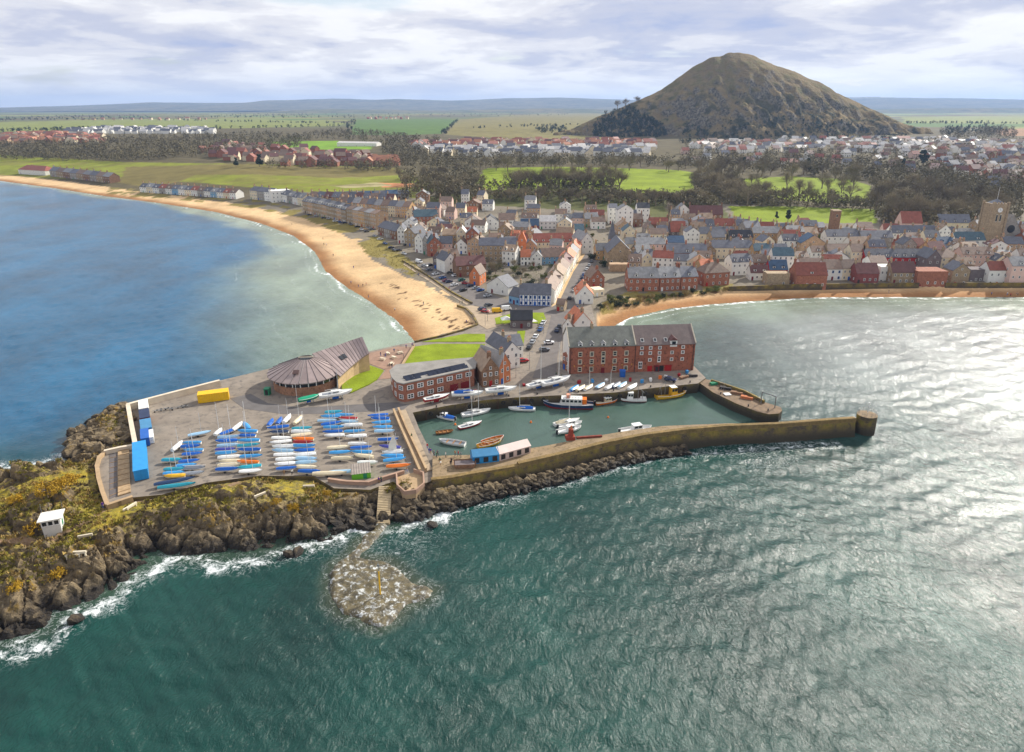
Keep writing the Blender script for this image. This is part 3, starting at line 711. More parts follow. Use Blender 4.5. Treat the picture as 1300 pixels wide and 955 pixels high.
def chimney(parent, x, y, z, wall, h=1.3, npot=3, along='y'):
    k = (wall.name, npot)
    if k not in CHIM:
        mb = MB(); L_ = 0.28 * npot + 0.2
        mb.b2(-0.3, 0.3, -L_ / 2, L_ / 2, -1.2, 1.0, 0); mb.b2(-0.36, 0.36, -L_ / 2 - 0.06, L_ / 2 + 0.06, 1.0, 1.12, 0)
        for i in range(npot):
            yy = (i - (npot - 1) / 2) * 0.3; mb.tube((0, yy, 1.12), (0, yy, 1.5), 0.11, 0.09, 6, 1)
        CHIM[k] = mb.mesh('chimney', [wall, TERRA])
    return link('chimney', CHIM[k], parent, loc=(x, y, z), rot=(0, 0, 0 if along == 'y' else math.pi / 2), scale=(1, 1, h))
DORM = {}
def dormer(parent, x, y, z, roof, w=1.1, face=0.0, fr=None):
    k = (roof.name,)
    if k not in DORM:
        mb = MB(); mb.b2(-.5, .5, 0, 1.9, 0, 0.95, 0)
        mb.add([(-.6, -.1, .92), (.6, -.1, .92), (0, -.1, 1.42), (-.6, 1.9, .92), (.6, 1.9, .92), (0, 1.9, 1.42)], [(0, 1, 2), (1, 4, 5, 2), (0, 2, 5, 3), (3, 5, 4)], 1)
        mb.b2(-.34, .34, -0.06, -0.0, 0.18, 0.86, 0)
        mb.add([(-.27, -0.064, .24), (.27, -0.064, .24), (.27, -0.064, .80), (-.27, -0.064, .80)], [(0, 1, 2, 3)], 2)
        DORM[k] = mb.mesh('dormer', [WHITE, roof, GLASS])
    return link('dormer', DORM[k], parent, loc=(x, y, z), rot=(0, 0, face), scale=(w, w, w))
def roof_geo(mb, x0, x1, y0, y1, e, rh, ridge, ov=0.22, th=0.14, m=0):
    """two pitched slabs with overhang and thickness, or a hipped cap"""
    if ridge == 'f':
        mb.b2(x0 + .1, x1 - .1, y0 + .1, y1 - .1, e - 0.05, e + 0.12, m); return
    if ridge == 'h':
        i = min((y1 - y0) / 2, (x1 - x0) / 2) * 0.95; ym = (y0 + y1) / 2; a, b_, c, d = x0 - ov, x1 + ov, y0 - ov, y1 + ov
        if (x1 - x0) >= (y1 - y0): r0, r1 = (x0 + i, ym), (x1 - i, ym)
        else: xm = (x0 + x1) / 2; r0, r1 = (xm, y0 + i), (xm, y1 - i)
        vs = [(a, c, e), (b_, c, e), (b_, d, e), (a, d, e), (r0[0], r0[1], e + rh), (r1[0], r1[1], e + rh), (a, c, e - th), (b_, c, e - th), (b_, d, e - th), (a, d, e - th)]
        if (x1 - x0) >= (y1 - y0): fs = [(0, 1, 5, 4), (1, 2, 5), (2, 3, 4, 5), (3, 0, 4)]
        else: fs = [(0, 1, 4), (1, 2, 5, 4), (2, 3, 5), (3, 0, 4, 5)]
        mb.add(vs, fs + [(6, 7, 1, 0), (7, 8, 2, 1), (8, 9, 3, 2), (9, 6, 0, 3), (9, 8, 7, 6)], m); return
    if ridge == 'x':
        ym = (y0 + y1) / 2; k = rh / (ym - y0)
        prof = [(y0 - ov, e - ov * k), (ym, e + rh), (y1 + ov, e - ov * k)]
        vs = []
        for x in (x0 - ov * .6, x1 + ov * .6):
            for (yy, zz) in prof: vs.append((x, yy, zz + th))
            for (yy, zz) in prof: vs.append((x, yy, zz - 0.02))
    else:
        xm = (x0 + x1) / 2; k = rh / (xm - x0)
        prof = [(x0 - ov, e - ov * k), (xm, e + rh), (x1 + ov, e - ov * k)]
        vs = []
        for y in (y1 + ov * .6, y0 - ov * .6):
            for (xx, zz) in prof: vs.append((xx, y, zz + th))
            for (xx, zz) in prof: vs.append((xx, y, zz - 0.02))
    mb.add(vs, [(0, 6, 7, 1), (1, 7, 8, 2), (3, 4, 10, 9), (4, 5, 11, 10), (0, 3, 9, 6), (2, 8, 11, 5), (0, 1, 4, 3), (1, 2, 5, 4), (6, 9, 10, 7), (7, 10, 11, 8)], m)
def wall_geo(mb, x0, x1, y0, y1, z0, e, rh, ridge, m=0):
    if ridge in 'fh':
        top = e + (0.35 if ridge == 'f' else 0); mb.b2(x0, x1, y0, y1, z0, top - 0.02, m); return
    b = [(x0, y0), (x1, y0), (x1, y1), (x0, y1)]
    vs = [(x, y, z0) for x, y in b] + [(x, y, e) for x, y in b]
    if ridge == 'x':
        ym = (y0 + y1) / 2; vs += [(x0, ym, e + rh), (x1, ym, e + rh)]
        fs = [(0, 1, 5, 4), (1, 2, 6, 9, 5), (2, 3, 7, 6), (3, 0, 4, 8, 7)]
    else:
        xm = (x0 + x1) / 2; vs += [(xm, y0, e + rh), (xm, y1, e + rh)]
        fs = [(0, 1, 5, 8, 4), (1, 2, 6, 5), (2, 3, 7, 9, 6), (3, 0, 4, 7)]
    mb.add(vs, fs, m)
FOOT = []
HOUSES = []
FH = 2.15
DOORS = [DARKP, REDP, BLUEP, GREENP, MAROONP, WHITE]
def place(a, b, z=None):
    if z is None: A = G(*a); B = G(*b)
    else: A = P(*a, z); B = P(*b, z)
    zz = min(A.z, B.z); d = B - A
    return Vector(((A.x + B.x) / 2, (A.y + B.y) / 2, zz)), math.atan2(d.y, d.x), math.hypot(d.x, d.y)
def house(a, b, dep, eave, rh, wall, roof, ridge='x', floors=2, nw=3, chim=2, dorm=0, label=None, cat='house', group=None, z=None, sink=2.0, name='house', fr=None, gable_win=True, kind='sash', loc=None):
    if loc is None: o, rz, wd = place(a, b, z)
    else: o, rz, wd = loc
    r = empty(name, o, rz); wm = WALL[wall]; rm = ROOF[roof]; x0, x1 = -wd / 2, wd / 2
    mb = MB(); wall_geo(mb, x0, x1, 0, dep, -sink, eave, rh, ridge); mb.build('wall', wm, r)
    rb = MB(); roof_geo(rb, x0, x1, 0, dep, eave, rh, ridge); ro = rb.build('roof', rm, r)
    far = o.y > 430
    ww = min(0.8, wd / max(nw, 1) * 0.55)
    for f in range(floors):
        zf = eave * f / floors + (0.55 if f or floors == 1 else 0.5) * (eave / floors / FH)
        hh = min(1.1, eave / floors * 0.55)
        for i in range(nw):
            xx = x0 + wd * (i + 0.5) / nw
            if f == 0 and i == (nw // 2 if nw % 2 else 0):
                door(r, xx, 0, 0.02, random.choice(DOORS), min(0.8, ww * 1.1), min(1.6, eave / floors * 0.8)); continue
            window(r, xx, 0, zf, ww, hh, 0, fr, kind)
        if gable_win and not far:
            side = math.pi / 2 if o.x < 0 else -math.pi / 2          # the end wall turned to the camera
            xs = x1 if o.x < 0 else x0
            for j in range(2 if dep > 5 else 1):
                window(r, xs, dep * (j + 0.7) / (2.4 if dep > 5 else 1.4), zf, 0.65, hh * 0.9, side, fr, kind)
    if ridge == 'y' and rh > 2: window(r, (x0 + x1) / 2, 0, eave + 0.1, 0.65, 0.85, 0, fr, kind)
    for i in range(chim):
        cw = wm if wall in ('stone', 'brick', 'ochre', 'brown', 'sandstone', 'grey') else WALL['stone']
        if ridge == 'y': chimney(ro, 0, dep * (0.15 if i == 0 else 0.85), eave + rh, cw, 1, 3, 'x')
        elif ridge == 'f': chimney(ro, (x0 + 0.5, x1 - 0.5)[i % 2], dep * 0.6, eave + 0.9, cw)
        elif ridge == 'h': chimney(ro, (x0 * 0.35, x1 * 0.35)[i % 2], dep / 2, eave + rh * 0.8, cw)
        else: chimney(ro, (x0 + 0.32, x1 - 0.32, 0)[i % 3], dep / 2, eave + rh, cw)
    for i in range(dorm):
        if ridge == 'x': dormer(ro, x0 + wd * (i + 0.5) / dorm, 0.35, eave + 0.22, rm, min(1.15, wd / dorm * 0.7))
        elif ridge == 'y': dormer(ro, (x1 - 0.4 if o.x < 0 else x0 + 0.4), dep * (i + 0.6) / (dorm + .2), eave + 0.25, rm, 1.0, math.pi / 2 if o.x < 0 else -math.pi / 2)
    c = r.matrix_basis @ Vector((0, dep / 2, 0)); FOOT.append((c.x, c.y, 0.5 * min(wd, dep) + 0.12 * max(wd, dep), 0.62 * max(wd, dep)))
    tag(r, label, cat, group); HOUSES.append((r, o, wall, roof, label))
    return r
# ================================================================ HARBOUR GROUND
def conc(name, c, v=0.25, sc_=0.35, d=None): return M(name, s2l(*c), 0.9, v, sc_, dark=d, bump=0.4, bscale=2.5, rnd=0)
ASPH = conc('yard_asphalt', (136, 126, 114), 0.24, 0.22, (0.13, 0.115, 0.10)); ROADM = conc('road_asphalt', (112, 106, 102), 0.2, 0.3); PAVE = conc('pavement_slabs', (168, 150, 126), 0.2, 0.5); CREAMC = conc('cream_concrete', (214, 200, 178), 0.16, 0.5)
def quay_mat():
    m, t, b = nodes_of('quay_masonry'); g = NG(t); p = g.pos(); sp = g.n('ShaderNodeSeparateXYZ'); g.l(p, sp.inputs[0])
    br = g.n('ShaderNodeTexBrick'); nrm = g.n('ShaderNodeVectorMath', operation='ADD')
    cx = g.n('ShaderNodeCombineXYZ'); g.l(g.math('ADD', sp.outputs[0], g.math('MULTIPLY', sp.outputs[1], 0.8)), cx.inputs[0]); g.l(sp.outputs[2], cx.inputs[1])
    g.l(cx.outputs[0], br.inputs['Vector']); br.inputs['Scale'].default_value = 1.1; br.inputs['Color1'].default_value = (*s2l(128, 108, 84), 1); br.inputs['Color2'].default_value = (*s2l(86, 72, 58), 1); br.inputs['Mortar'].default_value = (*s2l(58, 52, 44), 1)
    br.inputs['Mortar Size'].default_value = 0.06
    n = g.noise(0.35, 6, 0.65, p); n2 = g.noise(1.6, 6, 0.7, p)
    c = g.mix(g.rng(n2, 0.4, 0.65, 0, 0.8), br.outputs[0], (*s2l(86, 74, 54), 1))
    moss = g.math('MULTIPLY', g.rng(g.math('ADD', n, g.math('MULTIPLY', n2, 0.6)), 0.70, 0.90), g.rng(sp.outputs[2], 1.2, 3.0))
    c = g.mix(moss, c, g.mix(g.rng(n2, .4, .6), (*s2l(160, 132, 52), 1), (*s2l(112, 104, 40), 1)))
    c = g.mix(g.rng(g.math('ADD', sp.outputs[2], g.math('MULTIPLY', n2, 1.4)), 3.2, 1.4), c, (*s2l(58, 52, 36), 1))
    g.l(c, b.inputs['Base Color']); b.inputs['Roughness'].default_value = 0.88
    g.l(g.bump(g.math('ADD', br.outputs[1], n2), 0.7, 0.12), b.inputs['Normal']); return m
QUAYM = quay_mat()
def grass_mat(name, c):
    m, t, b = nodes_of(name); g = NG(t); p = g.pos()
    n = g.noise(0.25, 5, 0.6, p); n2 = g.noise(2.4, 6, 0.75, p)
    k = g.math('MULTIPLY', g.rng(n, .3, .7, .78, 1.2), g.rng(n2, .3, .7, .75, 1.22)); vm = g.n('ShaderNodeVectorMath', operation='SCALE'); vm.inputs[0].default_value = c; g.l(k, vm.inputs[3])
    g.l(g.mix(g.rng(n2, .62, .74, 0, .5), vm.outputs[0], (*s2l(140, 128, 60), 1)), b.inputs['Base Color']); b.inputs['Roughness'].default_value = 0.95; b.inputs['Specular IOR Level'].default_value = 0.1
    g.l(g.bump(n2, 0.6, 0.1), b.inputs['Normal']); return m
LAWN = grass_mat('lawn_grass', s2l(126, 142, 36))
PEN_PX = [(606, 412), (590, 419), (560, 427), (528, 434), (505, 438), (470, 446), (430, 452), (385, 456), (346, 467), (322, 473), (276, 484), (163, 514), (171, 564), (134, 571), (122, 590), (136, 641), (166, 632), (206, 628),
          (262, 613), (330, 604), (398, 605), (424, 620), (470, 622), (498, 612), (520, 620), (545, 612), (556, 606), (553, 581), (543, 566), (532, 544), (524, 524), (569, 515), (617, 508), (652, 505), (690, 503), (780, 498.5), (840, 491.5), (886, 487), (896, 480), (884, 468),
          (868, 452), (790, 450), (764, 428), (756, 410), (750, 385), (640, 385)]
PEN = W2(PEN_PX, QZ)
mb = MB(); mb.prism(PEN, -3, QZ + 0.02, 0, 1); tag(mb.build('harbour_ground', [ASPH, QUAYM]), kind='structure')
def sheet(name, px, z, mat, th=0.03, kind='structure', label=None, cat=None):
    mb = MB(); mb.prism(W2(px, z), z - 0.3, z + th); return tag(mb.build(name, mat), label, cat, None, kind)
sheet('lawn', [(439, 466), (447, 462.5), (457, 461), (470, 464), (487, 470), (479, 481), (468, 488), (459, 492), (446, 498), (434, 499), (434, 484)], QZ + 0.3, LAWN)
sheet('lawn', [(508, 471), (527, 440), (553, 436.5), (616, 437), (601, 453), (566, 460), (540, 465)], QZ + 0.12, LAWN)
sheet('lawn', [(536, 434), (590, 424), (616, 424), (616, 434)], QZ + 0.12, LAWN)
sheet('lawn', [(655, 397), (690, 397), (693, 405), (684, 411), (655, 408)], QZ + 0.12, LAWN)
sheet('lawn', [(628, 404), (650, 398), (650, 410), (630, 412)], QZ + 0.12, LAWN)
sheet('lawn', [(657, 420), (667, 420), (664, 440), (655, 440)], QZ + 0.12, LAWN)
sheet('terrace_paving', [(470, 448), (505, 440), (525, 441), (507, 472), (500, 480), (480, 482), (490, 470), (462, 459), (458, 452)], QZ + 0.05, conc('terrace_setts', (150, 122, 104), 0.2, 0.6))
sheet('road', [(706, 480), (676, 480), (690, 440), (700, 400), (600, 388), (560, 362), (528, 336), (545, 333), (580, 352), (625, 374), (652, 384), (700, 389), (728, 345), (745, 318), (765, 318), (735, 380), (728, 396), (716, 420), (708, 450)], QZ + 0.05, ROADM)
sheet('pavement', [(700, 390), (722, 345), (740, 318), (746, 318), (728, 345), (709, 385)], QZ + 0.09, conc('kerbside_paving', (196, 168, 126), 0.16, 0.5))
sheet('pavement', [(585, 389), (600, 388), (636, 396), (640, 412), (618, 418), (606, 411)], QZ + 0.09, PAVE)
sheet('pavement', [(514, 332), (528, 338), (560, 360), (598, 385), (592, 387), (552, 362), (512, 336)], QZ + 0.09, PAVE)

sheet('yard_road', [(292, 506), (318, 500), (340, 512), (380, 518), (430, 515), (500, 511), (520, 514), (512, 520), (430, 525), (360, 526), (310, 519)], QZ + 0.02, conc('dark_yard_asphalt', (104, 100, 98), .2, .4))
def wall_run(name, px, z0, z1, th, mat, label, cat='wall', zp=None, cap=None):
    """a free-standing wall along a line, with coping"""
    pts = [P(a, b, z1 if zp is None else zp) for a, b in px]; r = empty(name, pts[0] * 1.0); r.location.z = z0; mb = MB(); cp = MB()
    for i in range(len(pts) - 1):
        a, b = pts[i], pts[i + 1]; d = (b - a); L_ = math.hypot(d.x, d.y); rz = math.atan2(d.y, d.x); c = (a + b) / 2 - pts[0]
        mb.box((c.x, c.y, (z1 - z0) / 2), (L_ + th * 0.9, th, z1 - z0 + i * 0.003), 0, rz); cp.box((c.x, c.y, z1 - z0 + 0.06), (L_ + th, th + 0.14, 0.12 + i * 0.003), 0, rz)
    mb.build('wall_body', mat, r); cp.build('coping', cap or mat, r); tag(r, label, cat, None, 'thing'); return r
wall_run('sea_wall', [(277, 483.5), (220, 498), (163, 513)], QZ - 4, QZ + 1.6, 0.8, CREAMC, 'long cream concrete sea wall behind the yellow container')
wall_run('sea_wall', [(162.5, 514.5), (167, 540), (171.5, 563)], QZ - 4, QZ + 1.6, 0.8, CREAMC, 'cream concrete sea wall beside the row of storage boxes')
wall_run('sea_wall', [(170, 565), (152, 568), (134, 572)], QZ - 4.5, QZ + 0.9, 0.6, CREAMC, 'short cream wall between the boulders and the plank ramp')
wall_run('sea_wall', [(133, 573.5), (126, 580), (123, 591), (125, 606), (130, 624), (136, 640)], QZ - 4.5, QZ + 0.6, 0.6, conc('tan_concrete', (176, 150, 116)), 'curved tan retaining wall at the west end of the yard')
wall_run('sea_wall', [(137.5, 640.5), (151, 636), (166, 631)], QZ - 3.5, QZ + 0.7, 0.6, conc('tan_concrete', (176, 150, 116)), 'low tan wall closing the plank ramp near the footpath')
for k, (a, b, c_) in enumerate(((145, 572, 0), (157, 570, 1))):
    r = empty('slipway_ramp', P(a, b, QZ)); mb0 = [P(*q, QZ) - P(a, b, QZ) for q in ([(139, 573), (148, 571.5), (149, 630), (139, 634)] if k == 0 else [(150, 571), (164, 569), (166, 626), (150, 631)])]
    mb = MB(); mb.prism([(q.x, q.y) for q in mb0], -0.3, 0.06 + 0.25 * k); mb.build('bed', conc('dark_ramp', (104, 98, 96)) if k == 0 else conc('plank_ramp', (172, 146, 112), 0.3, 1.2), r)
    w0 = (mb0[1] - mb0[0]).length; mb = MB(); mb.tube((0, 0, 0), (1, 0, 0), 0.07, n=4); bm_ = mb.mesh('batten', [conc('ramp_batten', (150, 122, 88))])
    for j in range(9):
        t = (j + .5) / 9; p0 = mb0[0].lerp(mb0[3], t); p1 = mb0[1].lerp(mb0[2], t); d = p1 - p0
        link('batten', bm_, r, loc=(p0.x, p0.y, 0.09 + .25 * k), rot=(0, 0, math.atan2(d.y, d.x)), scale=(d.length, 1, 1))
    tag(r, ['dark launching ramp just inside the curved tan wall', 'plank launching ramp beside the long blue container'][k], 'ramp')
wall_run('sea_wall', [(511, 331.5), (545, 352.5), (575, 373), (599, 386)], 1.5, QZ + 0.6, 0.5, QUAYM, 'stone promenade wall above the sand beside the parked cars', zp=QZ)
wall_run('sea_wall', [(581, 389), (592, 393), (600, 401), (606, 412)], 1.5, QZ + 0.5, 0.5, QUAYM, 'curved stone wall at the end of the beach by the slip', zp=QZ)
wall_run('sea_wall', [(606, 413), (590, 419.5), (560, 428), (527, 435)], 0.5, QZ + 0.5, 0.4, QUAYM, 'low stone wall between the lawn and the beach end', zp=QZ)
wall_run('garden_wall', [(526, 441), (516, 457), (507, 472)], QZ, QZ + 0.8, 0.3, conc('tan_concrete', (176, 150, 116)), 'low wall between the paved terrace and the big lawn', zp=QZ)
wall_run('sea_wall', [(925, 371), (1000, 368.5), (1050, 367.7), (1100, 367), (1165, 366.5)], 0.0, 3.6, 0.5, QUAYM, 'stone garden wall along the east beach below the gabled houses', zp=1.3)
wall_run('sea_wall', [(1200, 366.3), (1300, 366.3), (1420, 367)], 0.0, 3.6, 0.5, QUAYM, 'stone sea wall along the east beach at the right edge', zp=1.3)
# walkway across the harbour head: parapets, deck slabs
WK = [(500, 523), (509, 545), (521, 572), (533, 600)]; WK2 = [(515, 520), (526, 545), (538, 572), (549, 596)]
mb = MB(); mb.prism(W2(WK + WK2[::-1], QZ + .3), QZ - .2, QZ + 0.3); tag(mb.build('walkway', PAVE), kind='structure')
wall_run('walkway_parapet', WK, QZ, QZ + 1.0, 0.35, conc('tan_concrete', (176, 150, 116)), 'low parapet between the dinghy park and the harbour walkway', zp=QZ + .3)
wall_run('walkway_parapet', [(506, 521), (516, 545), (529, 572), (541, 598)], QZ, QZ + 0.9, 0.3, conc('tan_concrete', (176, 150, 116)), 'middle parapet along the walkway at the harbour head', zp=QZ + .3)
wall_run('yard_wall', [(418, 612), (440, 615), (468, 616), (486, 610), (512, 602)], QZ - 3, QZ + .7, 0.4, conc('pinkish_concrete', (168, 138, 118)), 'pinkish retaining wall below the green shed and walkway', zp=QZ)
# round bastion by the walkway
def bastion():
    c = P(523, 611, QZ); r = empty('bastion', (c.x, c.y, 0)); m = conc('tan_concrete', (176, 150, 116))
    ring = [P(a, b, QZ) - c for a, b in [(503, 606), (504, 620), (514, 629), (528, 627), (539, 618), (538, 604), (526, 600)]]
    mb = MB(); mb.prism([(q.x, q.y) for q in ring], -1, QZ + 0.05); mb.build('drum', m, r)
    mb = MB()
    for i in range(len(ring) - 1):
        a, b = ring[i] * 0.97, ring[i + 1] * 0.97; d = b - a; mb.box(((a.x + b.x) / 2, (a.y + b.y) / 2, QZ + 0.45), (d.length + .2, 0.3, 0.85 + i * .004), 0, math.atan2(d.y, d.x))
    mb.build('parapet', conc('pinkish_concrete', (168, 138, 118)), r)
    for t in (0.35, 0.75):
        q = ring[2].lerp(ring[3], t); d = ring[3] - ring[2]; mb = MB(); mb.b2(-.35, .35, -.08, .1, 0, 1.3); mb.build('opening', DARKP, r, (q.x, q.y, QZ - 2.2), math.atan2(d.y, d.x))
    tag(r, 'small rounded tan bastion beside the top of the sea steps', 'bastion')
bastion()
def stairs():
    A = P(489, 617, QZ + 0.2); B = P(486, 664, 0.4); r = empty('sea_steps', (B.x, B.y, 0)); n = 22; d = (B - A) / n; w_ = 2.4
    m1 = conc('step_concrete', (176, 158, 126), 0.2, 1.0); rz = math.atan2(d.y, d.x) + math.pi / 2
    mb = MB(); mb.b2(-w_ / 2, w_ / 2, -math.hypot(d.x, d.y) * .56, math.hypot(d.x, d.y) * .56, -0.7, 0.0); me = mb.mesh('step', [m1])
    for i in range(n):
        p = A + d * (i + .5) - Vector((B.x, B.y, 0)); link('step', me, r, loc=p, rot=(0, 0, rz))
    mb = MB(); a = A - Vector((B.x, B.y, 0)); b = B - Vector((B.x, B.y, 0))
    mb.loft([[(p.x + s * 1.15 - .12, p.y, p.z - 1.9), (p.x + s * 1.15 + .12, p.y, p.z - 1.9), (p.x + s * 1.15 + .12, p.y, p.z - .15), (p.x + s * 1.15 - .12, p.y, p.z - .15)] for p in (a, b) for s in (1,)]); 
    mb.loft([[(p.x + s * 1.15 - .12, p.y, p.z - 1.9), (p.x + s * 1.15 + .12, p.y, p.z - 1.9), (p.x + s * 1.15 + .12, p.y, p.z - .15), (p.x + s * 1.15 - .12, p.y, p.z - .15)] for p in (a, b) for s in (-1,)]); mb.build('side_wall', m1, r)
    tag(r, 'long concrete steps running down the rocks into the sea', 'steps')
stairs()
def marker():
    p = P(483, 757, 0.1); r = empty('marker_pole', p); mb = MB(); mb.tube((0, 0, -.5), (0, 0, 4.6), 0.14, 0.1, 8); mb.build('pole', YEL, r)
    mb = MB(); mb.tube((0, 0, 4.6), (0, 0, 6.2), 0.05, 0.04, 6); mb.tube((0, 0, 5.5), (0, 0, 5.9), 0.16, 0.16, 8); mb.build('topmark', STEEL, r); tag(r, 'yellow marker pole standing on the wave-washed reef', 'pole')
marker()

# ---------------------------------------------------------------- outer pier
def pier():
    Nn = [(549, 612), (575, 609), (600, 604), (660, 594), (720, 580), (770, 567), (820, 557), (870, 550.5), (920, 546), (985, 543.5), (1050, 538.5), (1086, 536)]
    Fn = [(549, 579), (575, 578), (600, 577.5), (660, 571), (690, 566.5), (740, 556.5), (790, 548), (840, 541), (925, 537.5), (985, 539), (1050, 533.5), (1086, 530)]
    z = QZ + .75; A = [P(a, b, z) for a, b in Nn]; B = [P(a, b, z) for a, b in Fn]; r = empty('harbour_pier', (A[5].x, A[5].y, 0)); o = Vector((A[5].x, A[5].y, 0))
    topm = M('pier_top', s2l(146, 126, 98), 0.9, 0.3, 0.5, dark=s2l(104, 90, 60), bump=0.4, rnd=0)
    mb = MB()
    for i in range(len(A) - 1):
        a, b, c, d = A[i] - o, A[i + 1] - o, B[i + 1] - o, B[i] - o; n = (b - a).normalized(); out_ = Vector((n.y, -n.x, 0)) * 1.1
        mb.add([a, b, c, d], [(0, 1, 2, 3)], 0)
        mb.add([a, b, (b + out_) - Vector((0, 0, z + 2)), (a + out_) - Vector((0, 0, z + 2))], [(0, 3, 2, 1)], 1)
        mb.add([d, c, c - Vector((0, 0, z + 2)), d - Vector((0, 0, z + 2))], [(0, 1, 2, 3)], 1)
    mb.build('pier_body', [topm, QUAYM], r)
    mb = MB()
    for i in range(len(A) - 1):
        a, b = A[i] - o, A[i + 1] - o; d = b - a; nrm = Vector((-d.y, d.x, 0)).normalized(); c = (a + b) / 2 + nrm * 0.55
        hgt = 0.45 if i < 3 else .95
        mb.box((c.x, c.y, z + hgt / 2), (math.hypot(d.x, d.y) + .35, 1.0, hgt + i * .004), 0, math.atan2(d.y, d.x))
    mb.build('parapet', M('mossy_parapet', s2l(132, 110, 70), 0.95, 0.4, 0.8, dark=s2l(88, 82, 42), bump=0.5, rnd=0), r)
    e = P(1100, 532, z) - o; mb = MB(); n = 20
    ring = [(e.x + 2.2 * math.cos(2 * math.pi * i / n), e.y + 2.2 * math.sin(2 * math.pi * i / n)) for i in range(n)]
    mb.prism(ring, -2, z + 1.2, 0, 1); mb.build('end_tower', [topm, QUAYM], r)
    mb = MB()
    for i in range(12):
        t = 2 * math.pi * i / 12; q = (e.x + 2.0 * math.cos(t), e.y + 2.0 * math.sin(t)); t2 = 2 * math.pi * (i + 1) / 12; q2 = (e.x + 2.0 * math.cos(t2), e.y + 2.0 * math.sin(t2))
        mb.tube((*q, z + 1.2), (*q, z + 2.1), 0.04, n=4); mb.tube((*q, z + 2.08), (*q2, z + 2.08), 0.035, n=4); mb.tube((*q, z + 1.65), (*q2, z + 1.65), 0.03, n=4)
    mb.build('railing', STEEL, r)
    mb = MB(); mb.tube((e.x, e.y, z + 1.7), (e.x, e.y, z + 3.6), 0.12, 0.1, 8); mb.tube((e.x, e.y, z + 3.6), (e.x, e.y, z + 4.1), 0.22, 0.2, 8); mb.build('beacon', WHITE, r)
    tag(r, 'long mossy stone pier with round tower end enclosing the harbour', 'pier')
pier()
def jetty():
    px = [(888, 486), (893, 481), (903, 483), (945, 497), (972, 511), (985, 515), (991, 517), (993, 521), (989, 525), (976, 526), (962, 523), (934, 512), (905, 498)]
    pts = W2(px, QZ - .3); c = pts[4]; r = empty('jetty', (c[0], c[1], 0)); mb = MB(); mb.prism([(x - c[0], y - c[1]) for x, y in pts], -3, QZ - 0.3, 0, 1)
    mb.build('jetty_body', [conc('jetty_top', (128, 108, 86), 0.3, 0.4, (0.1, 0.08, 0.06)), QUAYM], r)
    fa = [P(a, b, QZ) for a, b in ((903, 484), (945, 498), (970, 511))]; mb = MB()
    for i in range(2):
        d = fa[i + 1] - fa[i]; q = (fa[i] + fa[i + 1]) / 2; mb.box((q.x - c[0], q.y - c[1], QZ + 0.1), (d.length, 0.5, 0.9 + i * .004), 0, math.atan2(d.y, d.x))
    mb.build('parapet', QUAYM, r); tag(r, 'stone jetty with rounded end reaching into the harbour mouth', 'jetty')
    g0, g1 = P(966, 512, QZ - .3), P(983.5, 518, QZ - .3); gz = (g0 + g1) / 2; k = empty('hoist_frame', gz); mb = MB(); d = (g1 - g0); h_ = 3.0
    a = g0 - gz; b = g1 - gz
    mb.tube(a, a + Vector((0, 0, h_)), 0.13, n=8); mb.build('post', STEEL, k); mb = MB(); mb.tube(b, b + Vector((0, 0, h_)), 0.13, n=8); mb.build('post', STEEL, k)
    mb = MB(); mb.tube(a + Vector((0, 0, h_)), b + Vector((0, 0, h_)), 0.13, n=8); mb.build('beam', STEEL, k); tag(k, 'grey metal hoist frame at the end of the jetty', 'hoist')
jetty()
# stone rip-rap below pier and sea wall
def boulders(name, spots, rr, seed, label, mat):
    r2 = np.random.default_rng(seed); ico_v = []; t = (1 + 5 ** .5) / 2
    base = np.array([(-1, t, 0), (1, t, 0), (-1, -t, 0), (1, -t, 0), (0, -1, t), (0, 1, t), (0, -1, -t), (0, 1, -t), (t, 0, -1), (t, 0, 1), (-t, 0, -1), (-t, 0, 1)]) / 1.9
    fc = np.array([(0, 11, 5), (0, 5, 1), (0, 1, 7), (0, 7, 10), (0, 10, 11), (1, 5, 9), (5, 11, 4), (11, 10, 2), (10, 7, 6), (7, 1, 8), (3, 9, 4), (3, 4, 2), (3, 2, 6), (3, 6, 8), (3, 8, 9), (4, 9, 5), (2, 4, 11), (6, 2, 10), (8, 6, 7), (9, 8, 1)])
    VV = []; FF = []
    for i, (x, y, z) in enumerate(spots):
        s = r2.uniform(*rr) * np.array([r2.uniform(.7, 1.4), r2.uniform(.7, 1.4), r2.uniform(.5, .95)]); a = r2.uniform(0, 6.28)
        v = base * s * r2.uniform(.75, 1.25, (12, 1)); ca, sa = math.cos(a), math.sin(a)
        v = np.stack([v[:, 0] * ca - v[:, 1] * sa, v[:, 0] * sa + v[:, 1] * ca, v[:, 2] + 0.35 * v[:, 0]], 1) + np.array([x, y, z]); VV.append(v); FF.append(fc + 12 * i)
    me = fastmesh(name, np.concatenate(VV), np.concatenate(FF), [mat], False, {'turf': ('FLOAT', np.zeros(12 * len(spots)))}); tag(link(name, me), label, 'rocks', None, 'stuff')
sp_ = []; q = [P(*c_, QZ + 1) for c_ in ((549, 612), (575, 609), (600, 604), (660, 594), (720, 580), (770, 567), (820, 557), (870, 550.5))]
for i in range(900):
    t = random.random() ** 1.1; k = t * 6.98; j = int(k); f = k - j; p = q[j].lerp(q[j + 1], f); d = (q[j + 1] - q[j]).normalized(); s = random.random(); wdt = (3.6 - 2.2 * t)
    o = 0.9 + s * wdt; sp_.append((p.x + d.y * o, p.y - d.x * o, (1 - s) * (2.3 - 1.5 * t) + 0.1))
boulders('rock_armour', sp_, (0.35, 0.95), 3, 'dark rock armour heaped along the foot of the pier', ROCK)
sp_ = []
